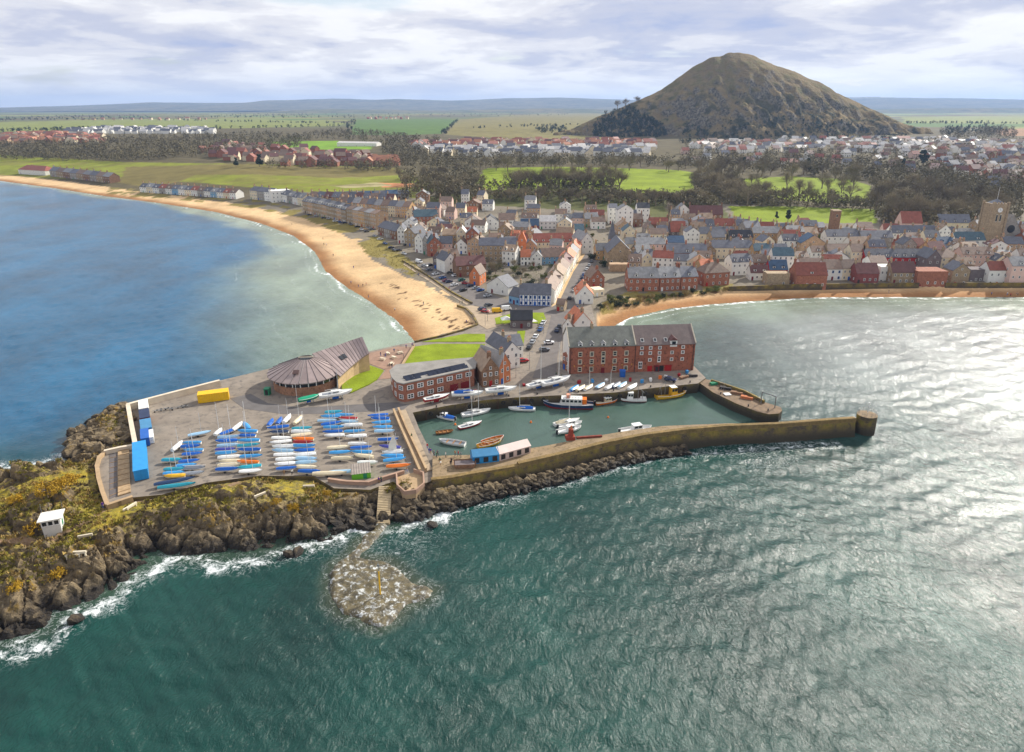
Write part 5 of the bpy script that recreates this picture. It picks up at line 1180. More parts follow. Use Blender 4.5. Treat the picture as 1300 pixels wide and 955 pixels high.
# ================================================================ TOWN
# front-left px, front-right px, depth, eave, roof rise, wall, roof, ridge, floors, windows, chimneys, dormers, label, optional foot height
V = 1.3
T = [
 ((797, 370), (836, 370), 8.5, 5.6, 3.4, 'brick', 'grey', 'x', 2, 5, 2, 2, 'red brick double villa with two round-topped dormers, leftmost above the east beach'),
 ((837, 370), (863, 369), 8.5, 5.6, 3.4, 'brick', 'grey', 'x', 2, 4, 2, 2, 'red brick villa, second from the left above the east beach'),
 ((864, 369), (885, 368), 8.5, 5.6, 3.2, 'brick', 'slate', 'x', 2, 3, 2, 1, 'red brick villa, third from the left above the east beach'),
 ((893, 364), (925, 362), 8.0, 5.6, 3.6, 'brick', 'brown', 'h', 2, 4, 2, 1, 'red brick villa with conical brown roof beside the beach stairs'),
 ((928, 350), (954, 349), 7.5, 6.0, 2.8, 'white', 'slate', 'x', 2, 4, 2, 3, 'white house with long strip dormer above the small green garden'),
 ((952, 356), (975, 356), 5.5, 3.4, 2.6, 'white', 'maroon', 'x', 1, 4, 1, 2, 'low white cottage with maroon roof and two dormers'),
 ((976, 352), (999, 352), 6.0, 3.4, 3.6, 'red', 'blue', 'x', 1, 4, 1, 2, 'small red house under a bright blue roof with two dormers'),
 ((972, 366), (1001, 366), 5.0, 4.3, 1, 'stone', 'grey', 'f', 1, 2, 0, 0, 'flat-roofed stone boathouse standing on the beach wall'),
 ((1009, 368), (1048, 368), 8.0, 4.6, 4.4, 'brick', 'red', 'x', 1, 4, 1, 1, 'red brick cottage with big rust red roof on the beach wall'),
 ((1015, 352), (1044, 352), 7.5, 4.6, 3.0, 'white', 'brown', 'x', 1, 3, 1, 0, 'white house with brown roof behind the rust-roofed beach cottage'),
 ((1044, 356), (1068, 356), 7.5, 5.0, 3.2, 'white', 'brown', 'x', 2, 3, 1, 0, 'white house with bright blue windows facing the east beach'),
 ((1068, 356), (1086, 356), 7.5, 5.2, 3.0, 'cream', 'brown', 'x', 2, 3, 1, 0, 'cream house with tall piers right of the blue-windowed house'),
 ((1086, 360), (1114, 360), 7.0, 4.4, 3.6, 'maroon', 'maroon', 'x', 1, 4, 1, 0, 'dull maroon boathouse with wide maroon roof facing the beach'),
 ((1115, 361), (1131, 361), 6.0, 5.6, 1.0, 'white', 'grey', 'f', 2, 3, 0, 0, 'narrow white flat-roofed house with big balcony windows by the beach'),
 ((1131, 360), (1161, 360), 7.0, 4.8, 3.8, 'stone', 'maroon', 'x', 2, 4, 1, 0, 'stone beach house with plain maroon roof'),
 ((1162, 366), (1200, 366), 8.5, 5.2, 1, 'brick', 'white', 'f', 1, 4, 0, 0, 'square red brick hall with white flat roof on the beach wall'),
 ((1097, 341), (1174, 341), 7.5, 5.2, 3.2, 'red', 'slate', 'x', 2, 9, 4, 7, 'long bright red terrace with slate roof and white dormers'),
 ((1174, 346), (1192, 346), 9.0, 6.4, 3.6, 'dark', 'slate', 'y', 2, 2, 1, 0, 'dark gabled building between the red terrace and cream gable'),
 ((1191, 345), (1217, 345), 9.0, 6.4, 3.2, 'cream', 'brown', 'h', 3, 3, 1, 0, 'large plain cream building with half-hipped brown roof'),
 ((1219, 342), (1258, 342), 7.5, 6.8, 2.8, 'pink', 'brown', 'x', 3, 6, 2, 3, 'pink three-storey terrace with white dormers near the clock tower'),
 ((1206, 363), (1228, 363), 7.0, 5.0, 3.0, 'stone', 'slate', 'y', 2, 2, 1, 0, 'stone gabled house left of the beach shops'),
 ((1229, 361), (1252, 361), 6.0, 4.4, 1, 'dark', 'slate', 'f', 1, 4, 0, 0, 'dark row of beach shops below the pink terrace'),
 ((1252, 363), (1277, 363), 6.5, 5.2, 3.0, 'white', 'red', 'x', 2, 3, 1, 0, 'white house with outside stair and red roof near the right edge'),
 ((1279, 365), (1303, 365), 8.0, 7.6, 3.0, 'pink', 'grey', 'x', 3, 3, 1, 1, 'tall pinkish house with bay windows at the right edge of the beach'),
 ((1305, 365), (1335, 365), 8.0, 6.6, 3.0, 'stone', 'slate', 'x', 3, 4, 2, 1, 'tall stone house cut by the right edge of the picture'),
 # behind the east front
 ((902, 329), (954, 329), 7.5, 5.6, 3.0, 'cream', 'slate', 'x', 2, 8, 3, 0, 'long cream house with slate roof behind the white strip-dormer house'),
 ((956, 333), (976, 333), 7.0, 5.6, 2.8, 'ochre', 'teal', 'x', 2, 3, 2, 0, 'ochre stone house with bluish slate roof'),
 ((977, 333), (999, 333), 7.0, 5.2, 3.0, 'grey', 'slate', 'x', 2, 3, 1, 0, 'grey house with dark slate roof beside the ochre stone house'),
 ((997, 314), (1019, 314), 8.0, 8.2, 2.6, 'brown', 'grey', 'x', 3, 4, 2, 2, 'brown stone tenement of three storeys above the grey house'),
 ((1015, 325), (1046, 325), 8.0, 6.4, 4.0, 'sandstone', 'blue', 'y', 2, 3, 1, 0, 'sandstone gabled building with blue roof and arched bay'),
 ((1050, 334), (1092, 334), 8.0, 5.4, 3.0, 'stone', 'brown', 'x', 2, 5, 2, 0, 'long stone house with brown roof left of the red terrace'),
 ((1048, 313), (1090, 313), 7.5, 5.4, 3.0, 'white', 'slate', 'x', 2, 6, 2, 2, 'white terrace with slate roof below the ruined tower'),
 ((1092, 314), (1132, 314), 7.5, 5.2, 3.0, 'grey', 'slate', 'x', 2, 5, 2, 2, 'grey terrace with slate roof right below the ruined tower'),
 ((846, 335), (897, 335), 8.5, 5.2, 3.6, 'brick', 'slate', 'x', 2, 7, 3, 1, 'long brick house with slate roof behind the red brick villas'),
 ((814, 343), (828, 343), 8.0, 5.4, 2.4, 'cream', 'white', 'y', 2, 2, 1, 0, 'narrow cream house with pale roof beside the stone church'),
 ((800, 341), (814, 341), 6.5, 5.2, 2.4, 'white', 'slate', 'h', 2, 2, 1, 0, 'small white hipped house right of the stone church'),
 ((806, 327), (843, 327), 7.5, 6.6, 2.6, 'pink', 'grey', 'x', 3, 6, 2, 0, 'pinkish terrace with grey roof right of the church'),
 ((847, 322), (868, 322), 7.0, 5.6, 2.8, 'white', 'blue', 'x', 2, 4, 1, 0, 'white house with bright blue roof behind the long brick house'),
 ((870, 313), (887, 313), 7.0, 7.6, 2.4, 'white', 'slate', 'y', 3, 3, 1, 0, 'tall white house with twin gables in the middle of town'),
 ((887, 312), (921, 312), 7.5, 6.4, 3.0, 'cream', 'slate', 'x', 2, 5, 2, 0, 'cream house with slate roof beside the tall white twin gables'),
 ((851, 304), (870, 304), 7.5, 4.4, 5.2, 'dark', 'red', 'x', 2, 3, 1, 0, 'house under a very large red tiled roof in the town centre'),
 ((824, 296), (848, 296), 7.0, 5.2, 3.4, 'brown', 'red', 'x', 2, 4, 2, 0, 'brown house with red roof left of the large red roof'),
 ((822, 309), (846, 309), 7.0, 5.0, 2.6, 'cream', 'brown', 'x', 2, 5, 1, 0, 'cream house with brown roof behind the pinkish terrace'),
 ((886, 299), (906, 299), 7.0, 5.4, 3.4, 'stone', 'slate', 'x', 2, 4, 2, 2, 'stone house with slate roof and two big dormers'),
 ((907, 297), (933, 297), 7.0, 5.0, 3.4, 'sandstone', 'red', 'x', 2, 4, 2, 1, 'sandstone house with red roof near the upper green'),
 ((934, 298), (952, 298), 7.0, 5.2, 3.2, 'sandstone', 'slate', 'x', 2, 3, 2, 2, 'sandstone house with slate roof and two chimneys below the green'),
 ((925, 313), (955, 313), 7.0, 5.0, 3.2, 'grey', 'black', 'x', 2, 5, 2, 3, 'grey house with black roof and white dormers'),
 ((955, 308), (990, 308), 7.0, 5.2, 3.0, 'ochre', 'grey', 'x', 2, 5, 2, 0, 'ochre house with grey roof beside the brown tenement'),
 ((875, 282), (917, 282), 8.0, 5.0, 5.0, 'brown', 'maroon', 'x', 2, 7, 2, 0, 'big house with wide dark maroon roof at the top of town'),
 ((858, 281), (875, 281), 8.0, 7.2, 3.6, 'white', 'grey', 'y', 3, 3, 1, 0, 'tall white gabled house left of the wide maroon roof'),
 ((808, 282), (824, 282), 8.0, 9.0, 2.8, 'white', 'black', 'x', 3, 3, 2, 0, 'tall white tenement with black roof left of the pale tree'),
 ((783, 290), (803, 290), 9.0, 11.0, 3.0, 'white', 'grey', 'y', 4, 3, 2, 0, 'tallest white tenement behind the church spire'),
 ((772, 284), (783, 284), 8.0, 10.0, 2.0, 'white', 'slate', 'x', 4, 2, 1, 0, 'narrow white tenement left of the tallest white one'),
 ((790, 310), (807, 310), 8.0, 7.0, 3.0, 'cream', 'teal', 'y', 3, 2, 1, 0, 'cream stepped-gable house right of the church spire'),
 ((1143, 296), (1169, 296), 9.0, 6.0, 6.0, 'pink', 'red', 'x', 2, 4, 0, 0, 'pinkish hall with steep bright red roof below the woods'),
 ((1191, 291), (1231, 291), 8.0, 4.0, 4.4, 'cream', 'slate', 'x', 1, 6, 0, 3, 'low cream bungalow with wide slate roof and skylights'),
 ((1131, 307), (1189, 307), 7.5, 4.8, 3.6, 'white', 'slate', 'x', 2, 8, 3, 4, 'long white terrace with dark slate roof below the red-roofed hall'),
 ((1211, 317), (1249, 317), 7.5, 5.0, 3.6, 'white', 'teal', 'x', 2, 6, 2, 2, 'white house with bluish roof left of the clock tower'),
 ((1140, 325), (1172, 325), 7.5, 5.0, 3.2, 'brick', 'red', 'x', 2, 4, 1, 1, 'brick house with striped red roof behind the red terrace'),
 # lane and market cross
 ((749, 366), (767, 365), 8.0, 4.2, 3.4, 'brick', 'brown', 'y', 2, 2, 1, 0, 'brick gabled house on the right side of the sloping lane'),
 ((755, 377), (767, 376), 5.0, 2.4, 0.6, 'cream', 'grey', 'f', 1, 2, 0, 0, 'small flat-roofed garage beside the orange-roofed white gable'),
 ((731, 386), (753, 386), 9.5, 3.6, 3.6, 'white', 'orange', 'y', 1, 2, 1, 2, 'white gabled house with orange roof at the foot of the lane'),
 ((727, 425), (752, 423), 8.5, 3.4, 3.8, 'white', 'orange', 'y', 1, 2, 1, 0, 'white cottage with orange roof behind the brick warehouse'),
 ((714, 424), (727, 426), 7.5, 3.0, 2.6, 'white', 'brown', 'y', 1, 1, 1, 0, 'small white cottage with mossy roof left of the orange-roofed cottage'),
 ((706, 395), (716, 396), 4.0, 2.6, 1.6, 'stone', 'brown', 'x', 1, 2, 0, 0, 'low stone store at the corner above the harbour lane'),
 ((738, 323), (752, 322), 12.0, 7.2, 3.4, 'white', 'grey', 'y', 3, 2, 1, 0, 'tall white gabled house at the head of the lane'),
 ((661, 337), (674, 337), 7.0, 4.0, 2.8, 'white', 'orange', 'x', 2, 3, 1, 0, 'white cottage with orange roof below the orange gable'),
 ((674, 338), (688, 338), 7.0, 4.4, 2.6, 'white', 'grey', 'y', 2, 2, 1, 0, 'white gabled cottage beside the orange-roofed cottage'),
 ((688, 336), (720, 335), 7.0, 3.6, 3.4, 'blue', 'brown', 'x', 2, 5, 0, 0, 'long pale blue house with wide brown roof above the gardens'),
 ((677, 319), (728, 318), 8.0, 4.6, 3.8, 'cream', 'red', 'x', 2, 10, 2, 6, 'long cream gothic building with bright red roof and white gablets'),
 ((608, 331), (657, 331), 8.0, 7.4, 3.0, 'stone', 'slate', 'x', 3, 8, 4, 0, 'long brown stone tenement with slate roof above the gardens'),
 ((657, 330), (668, 330), 8.0, 9.0, 5.0, 'orange', 'orange', 'y', 2, 1, 1, 0, 'tall bright orange gable at the end of the stone tenement'),
 ((590, 292), (612, 292), 8.0, 5.0, 3.6, 'white', 'brown', 'y', 2, 3, 0, 0, 'white hall with brown roof and broad gable, left of the group'),
 ((612, 292), (633, 292), 8.0, 5.0, 3.6, 'white', 'black', 'y', 2, 3, 0, 0, 'white hall with dark roof, middle of the group behind the tenement'),
 ((633, 291), (654, 291), 8.5, 5.6, 3.4, 'white', 'brown', 'x', 2, 6, 0, 0, 'white hall with brown roof and rows of small windows'),
 ((526, 290), (556, 289), 9.0, 7.0, 3.6, 'brick', 'teal', 'x', 3, 6, 2, 0, 'brick school-like block with big teal blue roof'),
 ((661, 296), (684, 296), 8.0, 4.4, 3.4, 'maroon', 'blue', 'x', 1, 4, 0, 0, 'maroon hall with broad dark blue roof by the car park'),
 ((685, 291), (706, 291), 8.0, 4.6, 3.2, 'white', 'white', 'x', 2, 4, 0, 0, 'white building with pale roof right of the blue-roofed hall'),
 ((727, 305), (741, 305), 8.0, 5.4, 3.0, 'red', 'teal', 'x', 2, 3, 0, 0, 'red fronted building with teal roof near the lane head'),
 # west seafront
 ((505, 309), (514, 309), 9.0, 7.4, 2.4, 'white', 'slate', 'y', 3, 2, 1, 0, 'slim white seafront house, leftmost above the dunes car park'),
 ((514, 312), (527, 314), 9.0, 7.2, 2.8, 'stone', 'slate', 'y', 3, 3, 1, 0, 'stone seafront tenement right of the slim white house'),
 ((527, 320), (537, 322), 9.0, 7.2, 2.8, 'white', 'slate', 'y', 3, 2, 1, 0, 'white bay-fronted seafront house above the dunes'),
 ((537, 323), (544, 324), 9.0, 7.0, 2.6, 'grey', 'slate', 'y', 3, 2, 1, 0, 'narrow grey seafront house before the brick gable'),
 ((544, 326), (561, 325), 9.0, 6.4, 3.4, 'brick', 'teal', 'y', 3, 2, 1, 1, 'brick gabled house with bluish roof on the west seafront'),
 ((562, 316), (580, 316), 8.0, 7.4, 2.4, 'ochre', 'tan', 'x', 3, 4, 2, 0, 'tall ochre tenement behind the brick seafront gable'),
 ((580, 318), (592, 318), 8.0, 9.0, 3.0, 'cream', 'white', 'y', 3, 2, 1, 0, 'tall house with twin cream gables behind the seafront'),
 ((592, 322), (608, 322), 8.0, 10.0, 3.0, 'brick', 'slate', 'y', 4, 3, 2, 0, 'tall dark brick gabled tenement left of the long stone one'),
 ((550, 341), (561, 342), 8.0, 5.0, 2.8, 'dark', 'slate', 'y', 2, 2, 1, 0, 'dark fronted house at the top of the beach car park'),
 ((560, 343), (584, 341), 8.0, 5.6, 3.0, 'orange', 'brown', 'x', 2, 4, 2, 0, 'orange brick house with white gablets above the car park'),
 ((565, 347), (580, 345), 8.5, 5.6, 3.0, 'white', 'slate', 'y', 2, 1, 1, 0, 'white fronted house with slate roof facing the beach car park'),
 ((580, 352), (617, 349), 7.0, 5.0, 3.2, 'brown', 'maroon', 'x', 2, 4, 2, 1, 'long brown brick house with cream bay by the car park'),
 ((596, 362), (609, 363), 8.0, 4.6, 3.2, 'orange', 'brown', 'y', 2, 1, 0, 0, 'orange brick gabled house in front of the long brown one'),
 ((618, 371), (645, 376), 7.0, 3.4, 3.4, 'white', 'slate', 'y', 1, 2, 0, 0, 'broad white gabled building at the end of the car park'),
]
for t in T:
    a, b, dep, e, rh, wl, rf, rg, fl, nw, ch, dm, lb = t
    zz = 1.3 if (a[1] > 360 and a[0] > 960) else QZ if a[1] > 302 else None
    if zz == 1.3: e += 1.6
    fr = BLUEP if 'blue windows' in lb else None
    house(a, b, dep, e, rh, wl, rf, rg, fl, nw, ch, dm, lb, z=zz, fr=fr)
# blue framed house at the corner
def framed():
    r = house((659, 388), (699, 389), 7.0, 4.4, 3.2, 'white', 'slate', 'x', 2, 7, 1, 0, 'white corner house striped with bright blue timber framing', z=QZ, fr=BLUEP)
    wd = [o for o in r.children if o.name.startswith('wall')][0].dimensions.x
    v = MB(); v.b2(-.1, .1, -.05, .03, 0, 4.35); vm_ = v.mesh('timber_post', [BLUEP]); h = MB(); h.b2(-wd / 2, wd / 2, -.06, .03, -.1, .1); hm = h.mesh('timber_rail', [BLUEP])
    for i in range(13): link('timber_post', vm_, r, loc=(-wd / 2 + .12 + (wd - .24) * i / 12, 0, 0))
    for z_ in (.15, 2.15, 4.2): link('timber_rail', hm, r, loc=(0, 0, z_))
    house((646, 385), (659, 388), 6.0, 3.2, 2.6, 'blue', 'slate', 'x', 1, 3, 0, 0, 'low pale blue house joined to the blue-framed corner house', z=QZ, fr=BLUEP)
framed()
# left side of the lane
lane = [('white', 'brown', 'white'), ('white', 'brown', ''), ('cream', 'tan', ''), ('white', 'brown', ''), ('cream', 'maroon', ''), ('white', 'orange', ''), ('cream', 'grey', ''), ('sandstone', 'orange', '')]
for i, (wl, rf, _) in enumerate(lane):
    t0, t1 = i / 8, (i + .97) / 8; A = (704 + 35 * t0 ** .85, 386 - 64 * t0 ** .8); B = (704 + 35 * t1 ** .85, 386 - 64 * t1 ** .8)
    house(A, B, 6.5, 4.6 + random.uniform(-.4, .9), 2.6, wl, rf, 'x', 2, 3, 1, 1 if i % 3 == 1 else 0, '%s house with %s roof, %s up the left side of the lane' % (wl, rf, nth(i)), group='terrace up the lane', z=QZ)
for i in range(5):
    t0, t1 = i / 5, (i + .9) / 5; A = (772 - 12 * (1 - t0), 318 + 44 * (1 - t0)); B = (772 - 12 * (1 - t1), 318 + 44 * (1 - t1))
# church with spire
def church():
    r = house((771, 338), (802, 338), 15, 6.4, 5.4, 'stone', 'slate', 'y', 1, 3, 0, 0, 'grey stone church with big gable and slate spire', 'church', z=QZ, name='church', kind='plain')
    c = P(783, 330, QZ); l = r.matrix_basis.inverted() @ Vector((c.x - 1.5, c.y + 9, QZ)); mb = MB(); mb.b2(-1.6, 1.6, -1.6, 1.6, 0, 8.5); tw = mb.build('tower', WALL['stone'], r, l)
    mb = MB(); mb.add([(-1.8, -1.8, 8.5), (1.8, -1.8, 8.5), (1.8, 1.8, 8.5), (-1.8, 1.8, 8.5), (0, 0, 18.5)], [(0, 1, 4), (1, 2, 4), (2, 3, 4), (3, 0, 4)]); mb.build('spire', ROOF['slate'], tw)
    for x in (-.8, .8): window(tw, x, -1.6, 5.6, .7, 1.8, 0, TRIM, 'stone')
    house((774, 345), (801, 345), 4.5, 3.0, 1, 'sandstone', 'grey', 'f', 1, 0, 0, 0, 'flat-roofed sandstone hall in front of the church gable', 'hall', z=QZ)
church()
def clock_church():
    p, rz, wd = place((1250, 312), (1269, 312), QZ); r = empty('clock_church', p, 0); st = WALL['stone']; H = 22; w2 = wd / 2; mb = MB(); mb.b2(-w2, w2, 0, wd, -2, H); mb.build('tower', st, r)
    b_ = MB(); b_.b2(-.45, .45, -.45, .45, -2, H + 1); me = b_.mesh('buttress', [st])
    for x in (-w2, w2):
        for y in (0, wd): link('buttress', me, r, loc=(x, y, 0))
    c_ = MB(); c_.b2(-.35, .35, -.25, .25, 0, .9); me = c_.mesh('merlon', [st])
    for i in range(5): link('merlon', me, r, loc=(-w2 + .9 + (wd - 1.8) * i / 4, 0, H))
    mb = MB(); mb.prism([(1.25 * math.cos(i * math.pi / 8), 1.25 * math.sin(i * math.pi / 8)) for i in range(16)], 0, .12); k = mb.build('clock_face', WHITE, r, (0, -.05, H - 3.2)); k.rotation_euler = (math.pi / 2, 0, 0)
    mb = MB(); mb.b2(-.06, .06, -.2, -.17, -.1, .95); mb.b2(-.1, .6, -.2, -.17, -.06, .06); mb.build('clock_hands', DARKP, r, (0, 0, H - 3.2))
    for x in (-1.0, 1.0): window(r, x, 0, H - 9.5, 1.1, 4.2, 0, TRIM, 'plain')
    mb = MB(); mb.add([(-w2 * .8, wd * .2, H), (w2 * .8, wd * .2, H), (w2 * .8, wd * .9, H), (-w2 * .8, wd * .9, H), (0, wd / 2, H + 2.2)], [(0, 1, 4), (1, 2, 4), (2, 3, 4), (3, 0, 4)]); mb.build('tower_roof', ROOF['slate'], r)
    mb = MB(); mb.tube((0, wd / 2, H + 1), (0, wd / 2, H + 8.5), .12, .07, 6); mb.build('flagpole', WHITE, r)
    # nave gable to the right
    n = MB(); x0, x1, y0, y1 = w2, w2 + 11.5, 2.5, 20; wall_geo(n, x0, x1, y0, y1, -2, 6.5, 9.5, 'y'); n.build('nave_wall', WALL['grey'], r); n = MB(); roof_geo(n, x0, x1, y0, y1, 6.5, 9.5, 'y'); n.build('nave_roof', ROOF['grey'], r)
    mb = MB(); mb.prism([(2.1 * math.cos(i * math.pi / 8), 2.1 * math.sin(i * math.pi / 8)) for i in range(16)], 0, .12); k = mb.build('rose_window', GLASS, r, ((x0 + x1) / 2, y0 - .02, 8.5)); k.rotation_euler = (math.pi / 2, 0, 0)
    tag(r, 'large stone church with square clock tower near the right edge', 'church'); FOOT.append((p.x + 6, p.y + 8, 12, 16))
    p, rz, wd = place((1055, 292), (1065, 292), None); r = empty('ruined_tower', p, 0); mb = MB(); mb.b2(-wd / 2, wd / 2, 0, wd, -2, 11); mb.build('tower', WALL['brown'], r); mb = MB(); mb.b2(-wd / 2 - .2, wd / 2 + .2, -.2, wd + .2, 11, 11.6); mb.build('parapet', WALL['stone'], r); window(r, 0, 0, 7.5, 1.1, 1.8, 0, TRIM, 'plain'); tag(r, 'square ruined brown stone tower standing in the green churchyard', 'tower'); FOOT.append((p.x, p.y, 5, 6))
clock_church()
# terraces along the west promenade
def terrace(name_lb, A, B, n, dep, e, rh, walls, roofs, fl, nw, dorm, grp, z=None, chim=1, ridge='x'):
    for i in range(n):
        t0, t1 = i / n, (i + .985) / n; a = (A[0] + (B[0] - A[0]) * t0, A[1] + (B[1] - A[1]) * t0); b = (A[0] + (B[0] - A[0]) * t1, A[1] + (B[1] - A[1]) * t1); wl = walls[i % len(walls)]; rf = roofs[i % len(roofs)]
        house(a, b, dep, e + random.uniform(-.25, .25), rh, wl, rf, ridge, fl, nw, chim, dorm, '%s house, %s roof, %s from left in %s' % (wl, rf, nth(i), name_lb), group=grp, z=z)
terrace('the dormered seafront terrace', (385, 270), (440, 283), 9, 9, 8.2, 3.0, ['stone', 'sandstone', 'stone'], ['slate', 'grey'], 3, 3, 2, 'dormered seafront terrace')
terrace('the tall seafront tenements', (441, 284), (478, 292), 5, 9, 9.6, 1.6, ['stone', 'sandstone', 'ochre'], ['brown', 'grey'], 4, 3, 0, 'tall seafront tenements')
terrace('the low promenade row', (480, 298), (503, 305), 3, 10, 5.0, 3.0, ['brown', 'grey'], ['slate', 'slate'], 2, 3, 0, 'low slate row')
terrace('the pale seafront row by the links', (358, 256), (385, 262), 4, 9, 5.6, 3.0, ['white', 'grey', 'white', 'cream'], ['slate', 'grey'], 2, 3, 1, 'pale seafront row')
terrace('the cottages by the links', (178, 244), (300, 253), 15, 8, 4.8, 2.8, ['white', 'cream', 'white', 'grey', 'white', 'blue'], ['slate', 'grey', 'slate', 'red', 'brown'], 2, 3, 1, 'links-side cottages')
terrace('the white hotel group at the links', (318, 253), (345, 256), 3, 10, 7.0, 2.6, ['cream', 'grey', 'white'], ['slate', 'slate'], 3, 4, 0, 'hotel group at the links')
house((346, 258), (370, 254), 11, 8.6, 1, 'white', 'white', 'f', 3, 5, 1, 0, 'white flat-topped hotel block beside the links')
terrace('the grey far beach row', (64, 224), (140, 233), 9, 10, 6.2, 3.4, ['grey', 'stone', 'brown'], ['slate', 'brown', 'grey'], 2, 3, 0, 'grey row at the far beach end')
house((24, 221), (58, 223), 14, 5.0, 4.5, 'white', 'red', 'h', 2, 6, 1, 0, 'white clubhouse with hipped red roof at the far left beach')
terrace('the second seafront row', (430, 269), (520, 277), 10, 9, 6.8, 3.2, ['sandstone', 'ochre', 'stone', 'cream'], ['brown', 'slate', 'grey'], 3, 3, 0, 'second row behind the seafront')
terrace('the row beside the fairway', (392, 258), (500, 262), 11, 8, 5.0, 3.4, ['stone', 'cream', 'brown'], ['brown', 'slate', 'maroon', 'slate'], 2, 3, 1, 'back row beside the fairway')
terrace('the sheds by the fairway', (432, 255), (520, 252), 6, 8, 3.6, 2.6, ['dark', 'grey'], ['blue', 'slate'], 1, 4, 0, 'blue-roofed sheds')
# fill the rest of the town
TOWNP = [(500, 262), (560, 255), (640, 262), (780, 272), (905, 287), (1040, 296), (1140, 300), (1300, 300), (1340, 305), (1340, 357), (1215, 350), (1090, 350), (1050, 350), (930, 345), (900, 352), (790, 356), (770, 345), (752, 330), (733, 318), (726, 345), (700, 345), (612, 345), (560, 335), (520, 305)]
KEEP = W2([(592, 338), (700, 338), (722, 345), (700, 372), (650, 376), (625, 362)], QZ); LANE = [(P(a, b, QZ).x, P(a, b, QZ).y) for a, b in ((722, 392), (745, 335), (768, 300), (790, 275))]
CARPK = W2([(664, 303), (664, 297), (735, 297), (735, 306)], QZ)
def fill_town():
    rows = {}
    ws = ['stone', 'cream', 'white', 'brown', 'brick', 'sandstone', 'grey', 'pink', 'ochre']; wt = [16, 24, 28, 8, 6, 12, 8, 7, 7]; rs = ['slate', 'grey', 'brown', 'red', 'orange', 'maroon', 'tan', 'blue', 'teal']; rt = [32, 18, 20, 8, 5, 4, 9, 2, 3]
    ang0 = 0.0; made = 0
    for k in range(5200):
        if made >= 150: break
        px = random.uniform(500, 1335); py = random.uniform(256, 357)
        if not inpoly(np.array([px]), np.array([py]), TOWNP)[0]: continue
        p = G(px, py); w_ = random.uniform(5.5, 10); d_ = random.uniform(6, 8)
        if any((p.x - fx) ** 2 + (p.y + d_ / 2 - fy) ** 2 < (0.40 * w_ + fr * .78) ** 2 for fx, fy, fr, _ in FOOT): continue
        P1 = np.array([p.x]), np.array([p.y])
        if inpoly(*P1, KEEP)[0] or inpoly(*P1, CARPK)[0] or distline(*P1, LANE)[0] < 6: continue
        wl = random.choices(ws, wt)[0]; rf = random.choices(rs, rt)[0]; rg = random.choice('xxxy'); fl = random.choice([2, 2, 3]); an = (random.gauss(0, .12) if p.x > 30 else random.gauss(-.12, .14))
        h = house(None, None, d_, fl * 2.1 + random.uniform(.2, .9), random.uniform(2.2, 3.2), wl, rf, rg, fl, 3 if w_ < 8.5 else 4, random.choice([1, 2]), random.choice([0, 0, 1, 2]), None, loc=(p, an, w_)); made += 1
        rows.setdefault(('west' if px < 735 else 'centre' if px < 1000 else 'east', int((py - 250) // 18)), []).append((px, h, wl, rf))
    nm = {0: 'topmost', 1: 'second', 2: 'third', 3: 'fourth', 4: 'fifth', 5: 'lowest'}
    for (sd, k), L_ in rows.items():
        for i, (px, h, wl, rf) in enumerate(sorted(L_, key=lambda q: q[0])):
            h['label'] = '%s house with %s roof, %s from left, %s street, %s town' % (wl, rf, nth(i), nm.get(k, 'lowest'), sd); h['group'] = 'houses crowded in the town'
fill_town()
print('houses', len(HOUSES))
# ================================================================ BOATS
def hull_rings(L_, B, H, fine=1.0, rake=.12, transom=.7):
    st = [(-.5, transom, 1.0), (-.35, .9, .97), (-.1, 1.0, .95), (.15, .95, .97), (.32, .7, 1.03), (.43, .36, 1.1), (.5, .03, 1.18)]; out_ = []
    for i, (t, b, sh) in enumerate(st):
        x = t * L_; hb = B / 2 * b; kz = 0.0 if t < .3 else H * .5 * ((t - .3) / .2) ** 2
        out_.append([(x + L_ * rake * max(t - .2, 0), hb, H * sh), (x + .6 * L_ * rake * max(t - .2, 0), hb * .96, H * .55 + kz * .4), (x, hb * .62, H * .16 + kz * .8), (x - .0, 0, kz), (x, -hb * .62, H * .16 + kz * .8), (x + .6 * L_ * rake * max(t - .2, 0), -hb * .96, H * .55 + kz * .4), (x + L_ * rake * max(t - .2, 0), -hb, H * sh)])
    return out_
HM = {}
def hull_mesh(L_, B, H, transom=.7, stripe=True):
    k = ('h', round(L_, 1), round(B, 1), round(H, 1), transom)
    if k in HM: return HM[k]
    rg = hull_rings(L_, B, H, transom=transom); mb = MB(); n = 7
    for i in range(len(rg) - 1):
        for j in range(n - 1):
            mb.add([rg[i][j], rg[i][j + 1], rg[i + 1][j + 1], rg[i + 1][j]], [(0, 1, 2, 3)], 0 if j in (0, 5) else 1)
    mb.add(rg[0], [(0, 6, 5, 4, 3, 2, 1)], 0)
    HM[k] = mb.mesh('hull', [WHITE, WHITE]); return HM[k]
def deck_mesh(L_, B, H, transom=.7, drop=.12, inset=.92):
    k = ('d', round(L_, 1), round(B, 1), round(H, 1), transom, drop)
    if k in HM: return HM[k]
    rg = hull_rings(L_, B, H, transom=transom); mb = MB(); c = [((r[0][0]), r[0][1] * inset, r[0][2] - drop) for r in rg] + [((r[6][0]), r[6][1] * inset, r[6][2] - drop) for r in rg[::-1]]
    n = len(rg); mb.add(c, [(i, 2 * n - 1 - i, 2 * n - 2 - i, i + 1) for i in range(n - 1)], 0); HM[k] = mb.mesh('deck', [WHITE]); return HM[k]
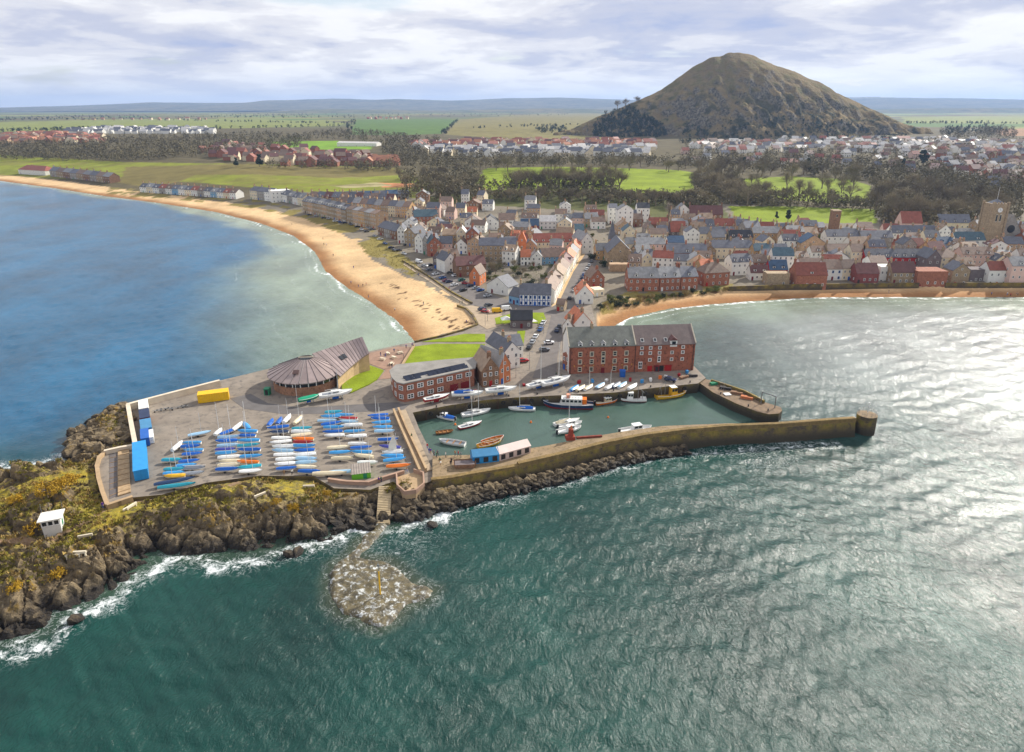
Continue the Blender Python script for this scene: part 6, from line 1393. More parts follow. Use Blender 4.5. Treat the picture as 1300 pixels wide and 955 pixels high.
def cover_mesh(L_, B, H, bulge=.4):
    k = ('c', round(L_, 1), round(B, 1), bulge)
    if k in HM: return HM[k]
    rg = hull_rings(L_, B, H, transom=.7); mb = MB(); R_ = []
    for i, r in enumerate(rg):
        a, b = r[0], r[6]; top = bulge * (0.9 if i < 5 else .45) * (1 if i else .6); R_.append([(a[0], a[1] * 1.04, a[2] - .1), (a[0], a[1] * .98, a[2] + .03), (a[0], a[1] * .45, a[2] + top * .8), (a[0], 0, a[2] + top), (a[0], b[1] * .45, b[2] + top * .8), (a[0], b[1] * .98, b[2] + .03), (a[0], b[1] * 1.04, b[2] - .1)])
    for i in range(len(R_) - 1):
        for j in range(6): mb.add([R_[i][j], R_[i + 1][j], R_[i + 1][j + 1], R_[i][j + 1]], [(0, 1, 2, 3)], 0)
    mb.add(R_[0], [(0, 1, 2, 3, 4, 5, 6)], 0); HM[k] = mb.mesh('cover', [WHITE], True); return HM[k]
MAST = MB(); MAST.tube((0, 0, 0), (0, 0, 1), .055, .035, 5); MASTM = MAST.mesh('mast', [M('mast_alloy', s2l(214, 214, 210), .4, .08)])
BM_ = {k: M('boat_' + k, s2l(*c), .35 if k != 'canvas' else .8, .1, 1.5) for k, c in dict(white=(232, 232, 228), navy=(36, 58, 92), red=(158, 34, 38), royal=(22, 92, 178), sky=(62, 146, 204), pale=(150, 188, 214), orange=(226, 118, 36), yellow=(222, 172, 40), green=(26, 148, 110), teal=(40, 150, 170), cream=(222, 208, 176), wood=(150, 104, 58), grey=(132, 138, 146), black=(30, 34, 40), purple=(70, 74, 160), canvas=(214, 206, 190)).items()}
def boat(kind, a, b, hullc, deckc, label, z=0.05, bottom=None, cover=None, mast=0.0, cradle=False, cab=True, beam=None, name='boat', group=None):
    A, B = P(*a, z), P(*b, z); d = B - A; L_ = d.length * .97; W_ = beam or L_ * (.3 if kind == 'yacht' else .36); H = L_ * (.13 if kind == 'yacht' else .16); c = (A + B) / 2; base = z + (H * .75 if cradle else -H * .35)
    r = empty(name, (c.x, c.y, base), math.atan2(d.y, d.x)); hm = hull_mesh(L_, W_, H); link('hull', hm, r, [BM_[hullc], BM_[bottom or hullc]]); link('deck', deck_mesh(L_, W_, H, drop=.05 if kind == 'yacht' else H * .35), r, [BM_[deckc]])
    rail = MB(); rg = hull_rings(L_, W_, H)
    for s in (0, 6):
        for i in range(6): rail.tube(rg[i][s], rg[i + 1][s], .05, n=4)
    rail.build('gunwale', BM_['white' if hullc != 'wood' else 'wood'], r)
    if kind == 'yacht' and cab:
        mb = MB(); h2 = H * .45; mb.loft([[(-L_ * .12, W_ * .28, H * .95), (-L_ * .12, -W_ * .28, H * .95), (-L_ * .12, -W_ * .24, H + h2), (-L_ * .12, W_ * .24, H + h2)], [(L_ * .12, W_ * .25, H * .95), (L_ * .12, -W_ * .25, H * .95), (L_ * .12, -W_ * .2, H + h2 * .95), (L_ * .12, W_ * .2, H + h2 * .95)], [(L_ * .27, W_ * .12, H * .98), (L_ * .27, -W_ * .12, H * .98), (L_ * .27, -W_ * .1, H * 1.1), (L_ * .27, W_ * .1, H * 1.1)]]); cb = mb.build('cabin', BM_[deckc], r)
        for s in (1, -1):
            m_ = MB(); m_.b2(-L_ * .09, L_ * .1, -.03, .03, 0, h2 * .42); m_.build('cabin_window', GLASS, cb, (0, s * W_ * .262, H + h2 * .22))
        mb = MB(); mb.b2(-L_ * .4, -L_ * .14, -W_ * .22, W_ * .22, H * .7, H * .99); mb.build('cockpit', BM_['grey'], r)
    if kind in ('motor', 'fishing', 'ferry'):
        x0, x1 = {'motor': (-.08, .22), 'fishing': (-.02, .2), 'ferry': (-.26, .2)}[kind]; hw = W_ * (.3 if kind != 'ferry' else .36); hh = H * (.75 if kind == 'motor' else 1.35 if kind == 'fishing' else .7); mb = MB()
        mb.loft([[(L_ * x0, hw, H * .7), (L_ * x0, -hw, H * .7), (L_ * x0, -hw * .92, H + hh), (L_ * x0, hw * .92, H + hh)], [(L_ * x1, hw * .9, H * .7), (L_ * x1, -hw * .9, H * .7), (L_ * (x1 - .05), -hw * .8, H + hh), (L_ * (x1 - .05), hw * .8, H + hh)]]); cb = mb.build('wheelhouse', BM_[deckc], r)
        for s in (1, -1):
            for i in range(2 if kind != 'ferry' else 5):
                n_ = 2 if kind != 'ferry' else 5; xx = L_ * (x0 + (x1 - x0 - .04) * (i + .5) / n_); m_ = MB(); w_ = L_ * (x1 - x0) / n_ * .32; m_.b2(-w_, w_, -.03, .03, 0, hh * .4); m_.build('cabin_window', GLASS, cb, (xx, s * hw * .965, H + hh * .42))
        m_ = MB(); m_.b2(-.04, .04, -hw * .65, hw * .65, 0, hh * .4); m_.build('cabin_window', GLASS, cb, (L_ * (x1 - .03), 0, H + hh * .42))
        mb = MB(); mb.b2(L_ * x0 - .1, L_ * x1 - .05 * L_ + .15, -hw * .98, hw * .98, H + hh, H + hh + .08); mb.build('cabin_roof', BM_['white'], cb)
        if kind == 'ferry':
            mb = MB(); [mb.tube((L_ * x, s * hw * .9, H + hh), (L_ * x, s * hw * .9, H + hh + .6), .03, n=4) for x in np.linspace(-.25, .12, 7) for s in (1, -1)]; [mb.tube((L_ * -.25, s * hw * .9, H + hh + .6), (L_ * .12, s * hw * .9, H + hh + .6), .03, n=4) for s in (1, -1)]; mb.build('railing', STEEL, r)
            mb = MB(); mb.b2(-L_ * .36, -L_ * .27, -hw * .8, hw * .8, H, H + 1.3); mb.build('liferaft_case', BM_['orange'], r); mb = MB(); mb.b2(-L_ * .02, L_ * .06, -hw * .5, hw * .5, H + hh + .1, H + hh + .9); mb.build('bridge', M('salmon_paint', s2l(222, 150, 120), .6), r)
        if kind == 'fishing':
            mb = MB(); mb.tube((-L_ * .2, 0, H * .6), (-L_ * .2, 0, H * 4.2), .06, .04, 6); mb.tube((-L_ * .2, 0, H * 3.6), (-L_ * .42, 0, H * 2.2), .04, n=5); mb.tube((-L_ * .36, W_ * .3, H * .7), (-L_ * .36, 0, H * 2.6), .04, n=4); mb.tube((-L_ * .36, -W_ * .3, H * .7), (-L_ * .36, 0, H * 2.6), .04, n=4); mb.build('gantry', STEEL, r)
        if kind == 'motor': mb = MB(); mb.b2(-L_ * .54, -L_ * .48, -.2, .2, H * .3, H * 1.3); mb.build('outboard', BM_['black'], r)
    if kind == 'open':
        t_ = MB(); t_.b2(-.14, .14, -W_ * .42, W_ * .42, 0, .06); me = t_.mesh('thwart', [BM_['wood']])
        for x in (-.3, -.05, .2): link('thwart', me, r, loc=(L_ * x, 0, H * .78), scale=(1, 1 if x < .1 else .85, 1))
    if cover:
        cm = cover_mesh(L_, W_, H, .3 * H / .5); o = link('cover', cm, r, [BM_[cover]])
        if kind == 'yacht': o.scale = (.6, .62, 1); o.location = (-L_ * .12, 0, .1)
        elif kind == 'motor': o.scale = (.62, .8, 1); o.location = (-L_ * .15, 0, .05)
    if mast:
        m_ = link('mast', MASTM, r, loc=(L_ * .1, 0, H), scale=(1.4, 1.4, mast)); 
        bo = MB(); bo.tube((0, 0, 0), (-L_ * .4, 0, .05), .07, n=5); k = bo.build('boom', MASTM.materials[0], r, (L_ * .09, 0, H + L_ * .11))
        rg_ = MB(); rg_.tube((L_ * .5, 0, H * 1.2), (L_ * .1, 0, H + mast * .95), .012, n=3); rg_.tube((-L_ * .48, 0, H), (L_ * .1, 0, H + mast * .98), .012, n=3); rg_.tube((L_ * .08, W_ * .45, H), (L_ * .1, 0, H + mast * .9), .012, n=3); rg_.tube((L_ * .08, -W_ * .45, H), (L_ * .1, 0, H + mast * .9), .012, n=3); rg_.build('rigging', STEEL, r)
    if cradle:
        mb = MB(); kz = -H * .75; mb.b2(-L_ * .1, L_ * .1, -.12, .12, kz + .05, .15); mb.build('keel', BM_['royal' if cradle != 'red' else 'red'], r); mb = MB()
        for x in (-L_ * .2, L_ * .2):
            for s in (1, -1): mb.tube((x, s * W_ * .45, kz), (x, s * W_ * .3, H * .45), .07, n=5)
            mb.tube((x, -W_ * .45, kz + .06), (x, W_ * .45, kz + .06), .07, n=5)
        mb.build('cradle', STEEL, r)
    tag(r, label, 'boat', group); return r
Q = QZ + .02
boat('yacht', (538, 514), (570, 507), 'red', 'white', 'red-hulled boat with pale deck propped on the quay near the office', Q, cradle='red')
boat('yacht', (573, 507), (613, 505), 'white', 'white', 'white yacht on a cradle, left of two on the quay edge', Q, mast=6.5, cradle=True, cover='royal')
boat('yacht', (616, 503), (655, 499), 'white', 'white', 'white yacht with tall mast on a cradle by the tawny gable', Q, mast=9.5, cradle=True)
boat('yacht', (669, 497), (698, 489), 'white', 'white', 'white yacht on the quay, left of the pair above the blue ferry', Q, mast=10, cradle=True)
boat('yacht', (688, 495), (723, 486), 'white', 'white', 'white yacht on the quay, right of the pair above the blue ferry', Q, mast=10, cradle=True)
for i, (a, b, hc, cv) in enumerate(((729, 494, 'royal', 'sky'), (737, 494, 'cream', 'cream'), (747, 493, 'white', 'cream'), (762, 491, 'grey', 'pale'), (774, 492, 'white', 'white'), (782, 490, 'navy', 'grey'), (790, 490, 'white', 'pale'), (803, 492, 'white', 'white'))):
    boat('open', (a - 5, b + 3), (a + 5, b - 3), hc, 'wood', '%s small boat under %s cover, %s from left along the warehouse quay' % (hc, cv, nth(i)), Q + .1, cover=cv, group='small boats drawn up on the quay', mast=4.5 if i in (2, 4) else 0)
boat('motor', (578, 534), (552, 528), 'white', 'white', 'white motor boat with blue cover in the harbour corner', cover='royal')
boat('yacht', (586, 529), (622, 522), 'white', 'white', 'white yacht afloat below the quay yachts', mast=7.5)
boat('yacht', (582, 545), (611, 537), 'red', 'white', 'red-hulled yacht with white deck afloat in the basin', mast=7.0)
boat('open', (553, 551), (575, 548), 'wood', 'wood', 'brown wooden rowing boat afloat near the walkway')
boat('open', (591, 566), (558, 561), 'white', 'grey', 'white open boat with canopy frame nearest the walkway people', cover=None)
boat('open', (606, 569), (636, 561), 'yellow', 'wood', 'yellow open boat beside the blue market tent'); boat('open', (612, 564), (639, 556), 'orange', 'wood', 'orange open boat just behind the yellow one')
boat('yacht', (680, 521), (646, 520), 'white', 'white', 'white yacht with blue cockpit cover left of the ferry', mast=6.5, cover='royal')
boat('ferry', (754, 518), (691, 516), 'navy', 'white', 'large navy and white passenger boat with red waterline', bottom='red', beam=3.3, name='passenger_boat')
boat('motor', (755, 514), (784, 509), 'orange', 'cream', 'small orange and yellow boat right of the passenger boat', cab=False)
boat('fishing', (821, 509), (784, 508), 'white', 'white', 'white fishing boat with red stripe and wheelhouse at the quay', bottom='red')
boat('fishing', (832, 506), (870, 501), 'yellow', 'yellow', 'yellow workboat moored near the jetty')
boat('yacht', (703, 541), (735, 534), 'white', 'white', 'white sailing boat at the back of the moored cluster', mast=9, cover='cream')
boat('motor', (708, 544), (738, 538), 'white', 'white', 'white cabin boat in the middle of the moored cluster'); boat('motor', (707, 551), (737, 544), 'white', 'white', 'white cabin boat with green fender nearest in the moored cluster', bottom='green')
boat('motor', (786, 551), (826, 545), 'white', 'white', 'white and blue cabin boat moored along the pier', bottom='sky')
boat('fishing', (912, 503), (930, 519), 'sky', 'white', 'light blue fishing boat moored at the jetty', bottom='navy')
boat('open', (379, 514), (405, 508), 'green', 'green', 'green boat under cover beside the round centre', Q + .2, cover='green', cradle=True); boat('yacht', (405, 510), (447, 503), 'white', 'white', 'large white yacht parked in front of the small lawn', Q, mast=6, cradle=True, beam=2.6)

# ---------------------------------------------------------------- dinghy park
DC = {'b': 'royal', 's': 'sky', 'w': 'white', 'p': 'pale', 'c': 'cream', 'o': 'orange', 'r': 'red', 'g': 'green', 't': 'teal', 'n': 'navy', 'u': 'purple', 'y': 'yellow', 'k': 'grey'}
dl = random.Random(4)
SPAR = MB(); SPAR.tube((-.5, 0, 0), (.5, 0, 0), .04, .04, 5); SPARM = SPAR.mesh('spar', [MASTM.materials[0]])
WHL = MB(); WHL.tube((0, -.07, 0), (0, .07, 0), .2, .2, 8); WHLM = WHL.mesh('trolley_wheel', [DARKP])
def dinghy(px, py, ang, L_, cc_, label, up=0.0, grp='dinghies parked in columns', spar=False):
    p = P(px, py, QZ + .02); B_ = 1.15 * L_ / 3.6; H = .5; r = empty('dinghy', (p.x, p.y, p.z + .28), ang); link('hull', hull_mesh(3.6, 1.15, .5), r, [BM_['white' if cc_ not in 'cyo' else 'cream'], BM_['white']], scale=(L_ / 3.6, 1.06, 1)); cv = link('cover', cover_mesh(3.6, 1.15, .5, .34), r, [BM_[DC[cc_]]], scale=(L_ / 3.6, 1.06, dl.uniform(.9, 1.15)))
    for s in (1, -1): link('trolley_wheel', WHLM, r, loc=(-.3, s * .5, -.08))
    if up: link('mast', MASTM, r, loc=(.5, 0, .4), scale=(.9, .9, up))
    elif spar: link('spar', SPARM, r, loc=(0, 0, .95), scale=(L_ * 1.15, 1, 1))
    tag(r, label, 'dinghy', grp)
CN = {'b': 'royal blue', 's': 'sky blue', 'w': 'white', 'p': 'pale blue', 'c': 'cream', 'o': 'orange', 'r': 'red', 'g': 'green', 't': 'teal', 'n': 'navy blue', 'u': 'purple', 'y': 'yellow', 'k': 'grey'}
def zc(zx, zy): return 180 + zx / 3.611, 500 + zy / 3.611
COLS = [('first', [(232, 232, 's'), (225, 250, 'b'), (240, 266, 'r'), (232, 284, 'b'), (140, 312, 't'), (218, 317, 'b'), (205, 338, 'w'), (150, 355, 't'), (245, 348, 'k'), (148, 372, 'o'), (155, 386, 'y'), (238, 372, 'k')]),
        ('second, left file', [(398, 208, 'p'), (392, 225, 'w'), (398, 246, 'p'), (385, 264, 'u'), (388, 280, 's'), (405, 300, 'w'), (405, 318, 'c'), (400, 336, 'c'), (392, 355, 'b')]),
        ('second, right file', [(488, 180, 's'), (480, 200, 'b'), (492, 222, 'c'), (490, 244, 't'), (495, 265, 'b'), (502, 296, 's'), (490, 322, 'o'), (495, 345, 't'), (500, 363, 'w')]),
        ('third, left file', [(628, 162, 'b'), (632, 182, 'n'), (642, 210, 'w'), (640, 228, 'w'), (652, 250, 'w'), (650, 270, 'p'), (658, 288, 'w'), (662, 310, 'w'), (660, 330, 'w'), (665, 350, 'c')]),
        ('third, right file', [(735, 166, 't'), (733, 182, 'w'), (735, 198, 'c'), (742, 215, 'o'), (740, 231, 'r'), (745, 248, 's'), (748, 268, 'b'), (752, 287, 'w'), (752, 306, 'p'), (755, 325, 'p'), (758, 345, 'c'), (768, 366, 'b')]),
        ('fourth, left file', [(868, 112, 'w'), (850, 130, 'p'), (868, 145, 'b'), (880, 162, 's'), (878, 182, 'w'), (885, 198, 'w'), (900, 255, 'c'), (910, 278, 's'), (918, 304, 'c')]),
        ('fourth, right file', [(930, 104, 's'), (948, 120, 'r'), (950, 135, 'p'), (965, 152, 'w'), (975, 180, 's'), (985, 202, 'w'), (990, 238, 'w'), (1005, 254, 'b'), (1010, 276, 's'), (1020, 294, 'c'), (1035, 325, 'w')]),
        ('fifth, by the parapet', [(1085, 105, 'b'), (1095, 122, 'b'), (1100, 140, 's'), (1105, 160, 's'), (1112, 180, 'p'), (1128, 218, 'b'), (1140, 252, 'u'), (1152, 275, 'w'), (1150, 294, 's'), (1158, 312, 's'), (1175, 340, 'o')])]
for cn, L_ in COLS:
    for i, (zx, zy, c_) in enumerate(L_):
        c_ = dl.choice('bs') if (c_ in 'wc' and dl.random() < .35) or (c_ in 'ory' and dl.random() < .3) else c_
        a, b = zc(zx, zy); dinghy(a, b + 1.2, dl.gauss(.07, .09) + (math.pi if dl.random() < .4 else 0), dl.uniform(4.0, 4.7) if 'first' not in cn else 3.9, c_, '%s covered dinghy, %s from the back of the column %s' % (CN[c_], nth(i), cn), up=dl.choice([0, 4.2, 5.0]), spar=dl.random() < .5)
for i, (zx, zy, c_, ang, L_, m, lb) in enumerate([(265, 190, 'p', .45, 4.6, 5.0, 'pale blue dinghy parked askew behind the first column'), (165, 248, 'w', 1.5, 4.0, 4.5, 'white dinghy parked end-on left of the first column'), (400, 180, 'b', .9, 4.2, 6.5, 'royal blue covered boat askew behind the second column'), (440, 158, 'w', 1.4, 4.0, 0, 'white boat standing end-on behind the second column'), (482, 155, 's', 2.2, 4.2, 6.0, 'sky blue covered boat askew behind the second column'),
    (352, 182, 'w', 1.5, 3.0, 7.0, 'white catamaran-like boat with tall mast beside the second column'), (592, 140, 'b', 1.6, 3.4, 0, 'blue covered dinghy end-on, left of three behind the third column'), (632, 132, 'b', 1.6, 3.4, 4, 'blue covered dinghy end-on, second of three behind the third column'), (668, 122, 'w', 1.5, 4.0, 5, 'white dinghy end-on behind the third column'), (718, 128, 'c', 1.4, 4.0, 9.0, 'cream boat with tallest mast behind the third column'),
    (150, 412, 'n', .38, 7.0, 0, 'long navy blue rowing skiff at the near corner of the yard'), (160, 432, 't', .25, 6.5, 0, 'long teal rowing skiff nearest the grassy edge'), (880, 92, 't', .1, 4.0, 0, 'teal dinghy at the back of the fourth column'), (860, 374, 'c', .06, 6.5, 0, 'long cream and orange skiff left of the green shed'), (925, 366, 'p', .1, 5.5, 0, 'long pale skiff touching the green shed')]):
    a, b = zc(zx, zy); dinghy(a, b + 1.2, ang, L_, c_, lb, up=m, grp='odd boats in the yard')
# white sail hoisted on one dinghy by the parapet
r = empty('hoisted_sail', P(*zc(1150, 262), QZ + .8), .3); mb = MB(); mb.loft([[(-.9, 0, 0), (.8, .05, .1), (.8, .1, .13), (-.9, .05, .03)], [(-.7, .25, 1.5), (.75, .15, 1.7), (.75, .2, 1.7), (-.7, .3, 1.5)], [(.2, .2, 3.4), (.6, .1, 3.5), (.6, .14, 3.5), (.2, .24, 3.4)]]); mb.build('sailcloth', BM_['canvas'], r); link('mast', MASTM, r, loc=(.8, .1, -.6), scale=(1, 1, 4.6)); tag(r, 'crumpled white sail hoisted beside the parapet walkway', 'sail')
# trailers heaped behind the sea wall
for i, (a, b) in enumerate(((200, 523), (207, 521), (214, 520), (221, 520), (230, 518), (236, 517))):
    r = empty('boat_trailer', P(a, b, QZ), random.uniform(-.4, .6)); mb = MB(); mb.tube((-1.2, 0, .35), (1.2, 0, .35), .06, n=5); mb.tube((-.4, -.55, .35), (-.4, .55, .35), .05, n=5); mb.tube((.5, -.4, .5), (.5, .4, .5), .05, n=5); mb.build('frame', STEEL, r)
    for s in (1, -1): link('wheel', WHLM, r, loc=(-.4, s * .55, .22))
    tag(r, 'grey metal boat trailer, %s from the left along the sea wall' % nth(i), 'trailer', 'trailers by the sea wall')
# ================================================================ CARS, PEOPLE, POSTS
CARC = {k: M('car_' + k, s2l(*c), .28, .06, 1.0, spec=.6, rnd=0) for k, c in dict(white=(226, 228, 228), silver=(168, 172, 176), grey=(96, 100, 106), black=(30, 32, 36), navy=(34, 48, 82), blue=(44, 92, 156), red=(166, 32, 34), teal=(34, 104, 96), maroon=(120, 34, 60), green=(40, 86, 58)).items()}
TYRE = M('tyre_rubber', (.02, .02, .02), .9, .1); 
def car_meshes(kind):
    b = MB(); g = MB(); s = .77
    if kind == 'van':
        low = [(-2.4, .35), (2.35, .35), (2.4, .95), (2.05, 1.15), (-2.4, 1.15)]; top = [(-2.4, 1.15), (2.05, 1.15), (1.5, 2.1), (-2.35, 2.2)]; win = [(1.25, 1.2, 1.75, 1.95, 1.0)]
    else:
        low = [(-2.1, .35), (2.1, .35), (2.15, .7), (1.95, .92), (.95, 1.0), (-1.75, 1.02), (-2.12, .85)]; top = [(-1.75, 1.0), (.95, .98), (.25, 1.48), (-1.25, 1.5)]
    def ext(mb, pr, y0, y1, m=0):
        n = len(pr); vs = [(x * s, -y0 * s, z * s) for x, z in pr] + [(x * s, y0 * s, z * s) for x, z in pr]; mb.add(vs, [tuple(range(n)), tuple(range(2 * n - 1, n - 1, -1))] + [(i, n + i, n + (i + 1) % n, (i + 1) % n) for i in range(n)], m)
    ext(b, low, .88, .88)
    n = 4; y0, y1 = .84, .66; vs = [(x * s, sg * (y0 if i < 2 else y1) * s, z * s) for sg in (-1, 1) for i, (x, z) in enumerate(top)]
    b.add(vs, [(3, 2, 6, 7)], 0)
    tgt = g if kind != 'van' else b
    tgt.add(vs, [(0, 1, 2, 3), (7, 6, 5, 4), (0, 3, 7, 4)], 0); g.add(vs, [(1, 5, 6, 2)], 0)
    if kind == 'van': g.add([(1.0 * s, -.79 * s, 1.3 * s), (1.7 * s, -.79 * s, 1.3 * s), (1.4 * s, -.74 * s, 1.9 * s), (1.0 * s, -.74 * s, 1.9 * s)], [(0, 1, 2, 3)]); g.add([(1.0 * s, .79 * s, 1.3 * s), (1.7 * s, .79 * s, 1.3 * s), (1.4 * s, .74 * s, 1.9 * s), (1.0 * s, .74 * s, 1.9 * s)], [(3, 2, 1, 0)])
    w_ = MB(); w_.tube((0, -.1 * s, 0), (0, .1 * s, 0), .33 * s, .33 * s, 10); 
    return b.mesh('body', [WHITE]), g.mesh('window_glass', [GLASS]), w_.mesh('wheel', [TYRE])
CARM = {k: car_meshes(k) for k in ('car', 'van')}
LMP = MB(); LMP.b2(-.03, .03, -.13, .13, -.06, .06); LAMPM = LMP.mesh('headlight', [WHITE])
def car(px, py, ang, colr, label, kind='car', grp=None, z=None):
    p = P(px, py, z) if z else G(px, py); b, g, w_ = CARM[kind]; r = empty('parked_van' if kind == 'van' else 'parked_car', p + Vector((0, 0, .1)), ang); link('body', b, r, [CARC[colr] if colr in CARC else YEL]); link('window_glass', g, r)
    for x in (-1.3, 1.35):
        for y in (-.8, .8): link('wheel', w_, r, loc=(x * .77, y * .77, .33 * .77))
    for y in (-.6, .6): link('headlight', LAMPM, r, loc=(2.13 * .77, y * .77, .62))
    tag(r, label, 'van' if kind == 'van' else 'car', grp)
cr = random.Random(9); cols = ['black', 'silver', 'navy', 'white', 'grey', 'blue', 'black', 'silver', 'white', 'grey']
beach = [(539, 339, 'silver'), (547, 338, 'black'), (553, 337, 'white'), (545, 344, 'grey'), (553, 349, 'white'), (559, 341, 'navy'), (565, 344, 'silver'), (572, 348, 'black'), (578, 351, 'white'), (562, 354, 'blue'), (566, 358, 'maroon'), (570, 359, 'navy'), (577, 363, 'white'), (586, 357, 'teal'), (591, 361, 'red'), (597, 364, 'navy'), (604, 367, 'silver'), (610, 370, 'blue'), (588, 370, 'black'), (619, 377, 'silver'), (620, 389, 'black'), (612, 394, 'navy'), (616, 397, 'red')]
for i, (a, b, c_) in enumerate(sorted(beach)): car(a, b, R(-38) + cr.gauss(0, .06) + (R(78) if i % 5 else R(20)), c_, '%s car, %s from the left in the beach car park' % (c_, nth(i)), grp='cars in the beach car park', z=QZ + .06)
car(532, 334, R(-40), 'white', 'white van at the far end of the beach car park', 'van', z=QZ + .06); car(631, 397, R(12), 'yellow', 'yellow beach van parked by the slip', 'van', z=QZ + .06); car(643, 394, R(20), 'white', 'white van right of the yellow beach van', 'van', z=QZ + .06)
prom = [(380, 366), (440, 376), (510, 394), (555, 402), (620, 424), (660, 432), (705, 440), (760, 455), (820, 475), (860, 500), (905, 520), (920, 488), (955, 500), (980, 562), (1030, 590), (1075, 630), (1130, 668), (1160, 692), (1200, 694), (1250, 725), (1270, 642)]
for i, (zx, zy) in enumerate(sorted(prom)):
    a, b = 340 + zx / 7.22, 220 + zy / 7.22; c_ = cols[(i * 7) % 10]; car(a, b + 3, R(-52) + (0 if i % 2 else R(85)), c_, '%s car, %s from the left along the promenade road' % (c_, nth(i)), grp='cars along the promenade road')
for i, (a, b) in enumerate(((723, 380), (729, 370), (732, 365), (736, 359), (739, 354), (741, 350), (745, 343), (748, 338), (751, 333))): c_ = cols[(i * 3) % 10]; car(a, b, math.atan2(60, 12) - .0, c_, '%s car, %s up the right kerb of the lane' % (c_, nth(i)), grp='cars along the lane', z=QZ + .06)
for i, (a, b, c_) in enumerate(((690, 411, 'white'), (688, 415, 'silver'), (686, 420, 'blue'), (680, 429, 'white'), (676, 436, 'silver'), (672, 443, 'black'))): car(a, b, R(75), c_, '%s car, %s from the top along the harbour lane wall' % (c_, nth(i)), grp='cars along the harbour lane', z=QZ + .06)
for a, b, an, c_, lb in ((710, 416, 80, 'black', 'black car beside the orange-roofed harbour cottage'), (707, 421, 80, 'navy', 'navy car second beside the harbour cottage'), (697, 437, 10, 'white', 'white car parked crosswise in the harbour lane'), (691, 446, 10, 'grey', 'grey car in the middle of the harbour lane'), (664, 460, 20, 'red', 'red car beside the white harbour house'), (851, 484, -30, 'navy', 'dark car on the quay near the yellow workboat')): car(a, b, R(an), c_, lb, z=QZ + .06)
for i in range(22):
    a = 668 + (i % 11) * 5.6; b = 299 + (i // 11) * 4.2; c_ = cols[(i * 7 + 3) % 10]; car(a, b, R(80), c_, '%s car, %s from left in the %s row of the town car park' % (c_, nth(i % 11), ['back', 'front'][i // 11]), grp='cars in the town car park', z=QZ + .06)

def person_mesh(pose):
    me = bpy.data.meshes.new('person'); s = .77
    if pose == 0: legs = [(.1, .05), (-.1, -.05)]; arms = [(.27, .05), (-.27, -.03)]
    elif pose == 1: legs = [(.1, .26), (-.1, -.24)]; arms = [(.26, -.2), (-.26, .22)]
    else: legs = [(.14, .0), (-.14, .03)]; arms = [(.24, .22), (-.24, .2)]
    v = [(0, 0, .92), (0, 0, 1.15), (0, 0, 1.40), (0, .01, 1.52), (0, .02, 1.64), (0, .02, 1.74)]; rad = [.15, .14, .16, .065, .11, .07]; e = [(0, 1), (1, 2), (2, 3), (3, 4), (4, 5)]
    for (x, y) in legs:
        k = len(v); v += [(x, 0, .86), (x, y * .45 + .03, .48), (x, y, .08), (x, y + .15, .04)]; rad += [.11, .075, .055, .045]; e += [(0, k), (k, k + 1), (k + 1, k + 2), (k + 2, k + 3)]
    for (x, y) in arms:
        k = len(v); sg = 1 if x > 0 else -1; v += [(sg * .19, 0, 1.38), (x, y * .4, 1.12), (x, y + .05, .88), (x, y + .08, .78)]; rad += [.07, .055, .045, .04]; e += [(2, k), (k, k + 1), (k + 1, k + 2), (k + 2, k + 3)]
    me.from_pydata([tuple(c * s for c in p) for p in v], e, []); o = bpy.data.objects.new('tmp', me); col.objects.link(o); md = o.modifiers.new('s', 'SKIN')
    for i, r_ in enumerate(rad): me.skin_vertices[0].data[i].radius = (r_ * s, r_ * s)
    me.skin_vertices[0].data[0].use_root = True; o.modifiers.new('d', 'SUBSURF').levels = 1
    dg = bpy.context.evaluated_depsgraph_get(); m2 = bpy.data.meshes.new_from_object(o.evaluated_get(dg)); m2.name = 'person'; bpy.data.objects.remove(o)
    m2.materials.clear()
    for _ in range(4): m2.materials.append(WHITE)
    for p in m2.polygons:
        z = p.center.z / s; p.material_index = 0 if z < .95 else 1 if z < 1.5 else 3 if (z > 1.68 or (z > 1.58 and p.center.y < 0)) else 2
        if p.material_index == 1 and z < 1.0 and abs(p.center.x) > .19 * s: p.material_index = 2
        if p.material_index == 0 and abs(p.center.x) > .2 * s and z > .7: p.material_index = 2
        p.use_smooth = True
    return m2
PM = [person_mesh(i) for i in range(3)]; SKIN = M('skin', s2l(206, 160, 132), .6, .05); HAIR = M('hair', s2l(70, 50, 38), .8, .1)
CLO = {k: M('cloth_' + k, s2l(*c), .9, .12) for k, c in dict(navy=(34, 42, 70), black=(28, 28, 30), red=(170, 40, 44), grey=(104, 104, 108), blue=(46, 92, 160), white=(220, 218, 212), green=(54, 92, 60), purple=(92, 54, 150), tan=(160, 130, 96))  .items()}
pr_ = random.Random(21); ck = list(CLO)
def person(px, py, label_place, z=None, i=0, top=None):
    p = P(px, py, z) if z is not None else G(px, py); t = top or pr_.choice(ck); b = pr_.choice(['navy', 'black', 'grey', 'blue', 'tan']); k = pr_.randrange(3); r = link('person', PM[k], None, [CLO[b], CLO[t], SKIN, HAIR], loc=p, rot=(0, 0, pr_.uniform(0, 6.28)))
    tag(r, 'person in %s top, %s trousers, %s %s' % (t, b, ['standing', 'walking', 'gesturing'][k], label_place), 'person', 'people out walking')
def zz4(x, y): return 480 + x / 5.417, 470 + y / 5.417
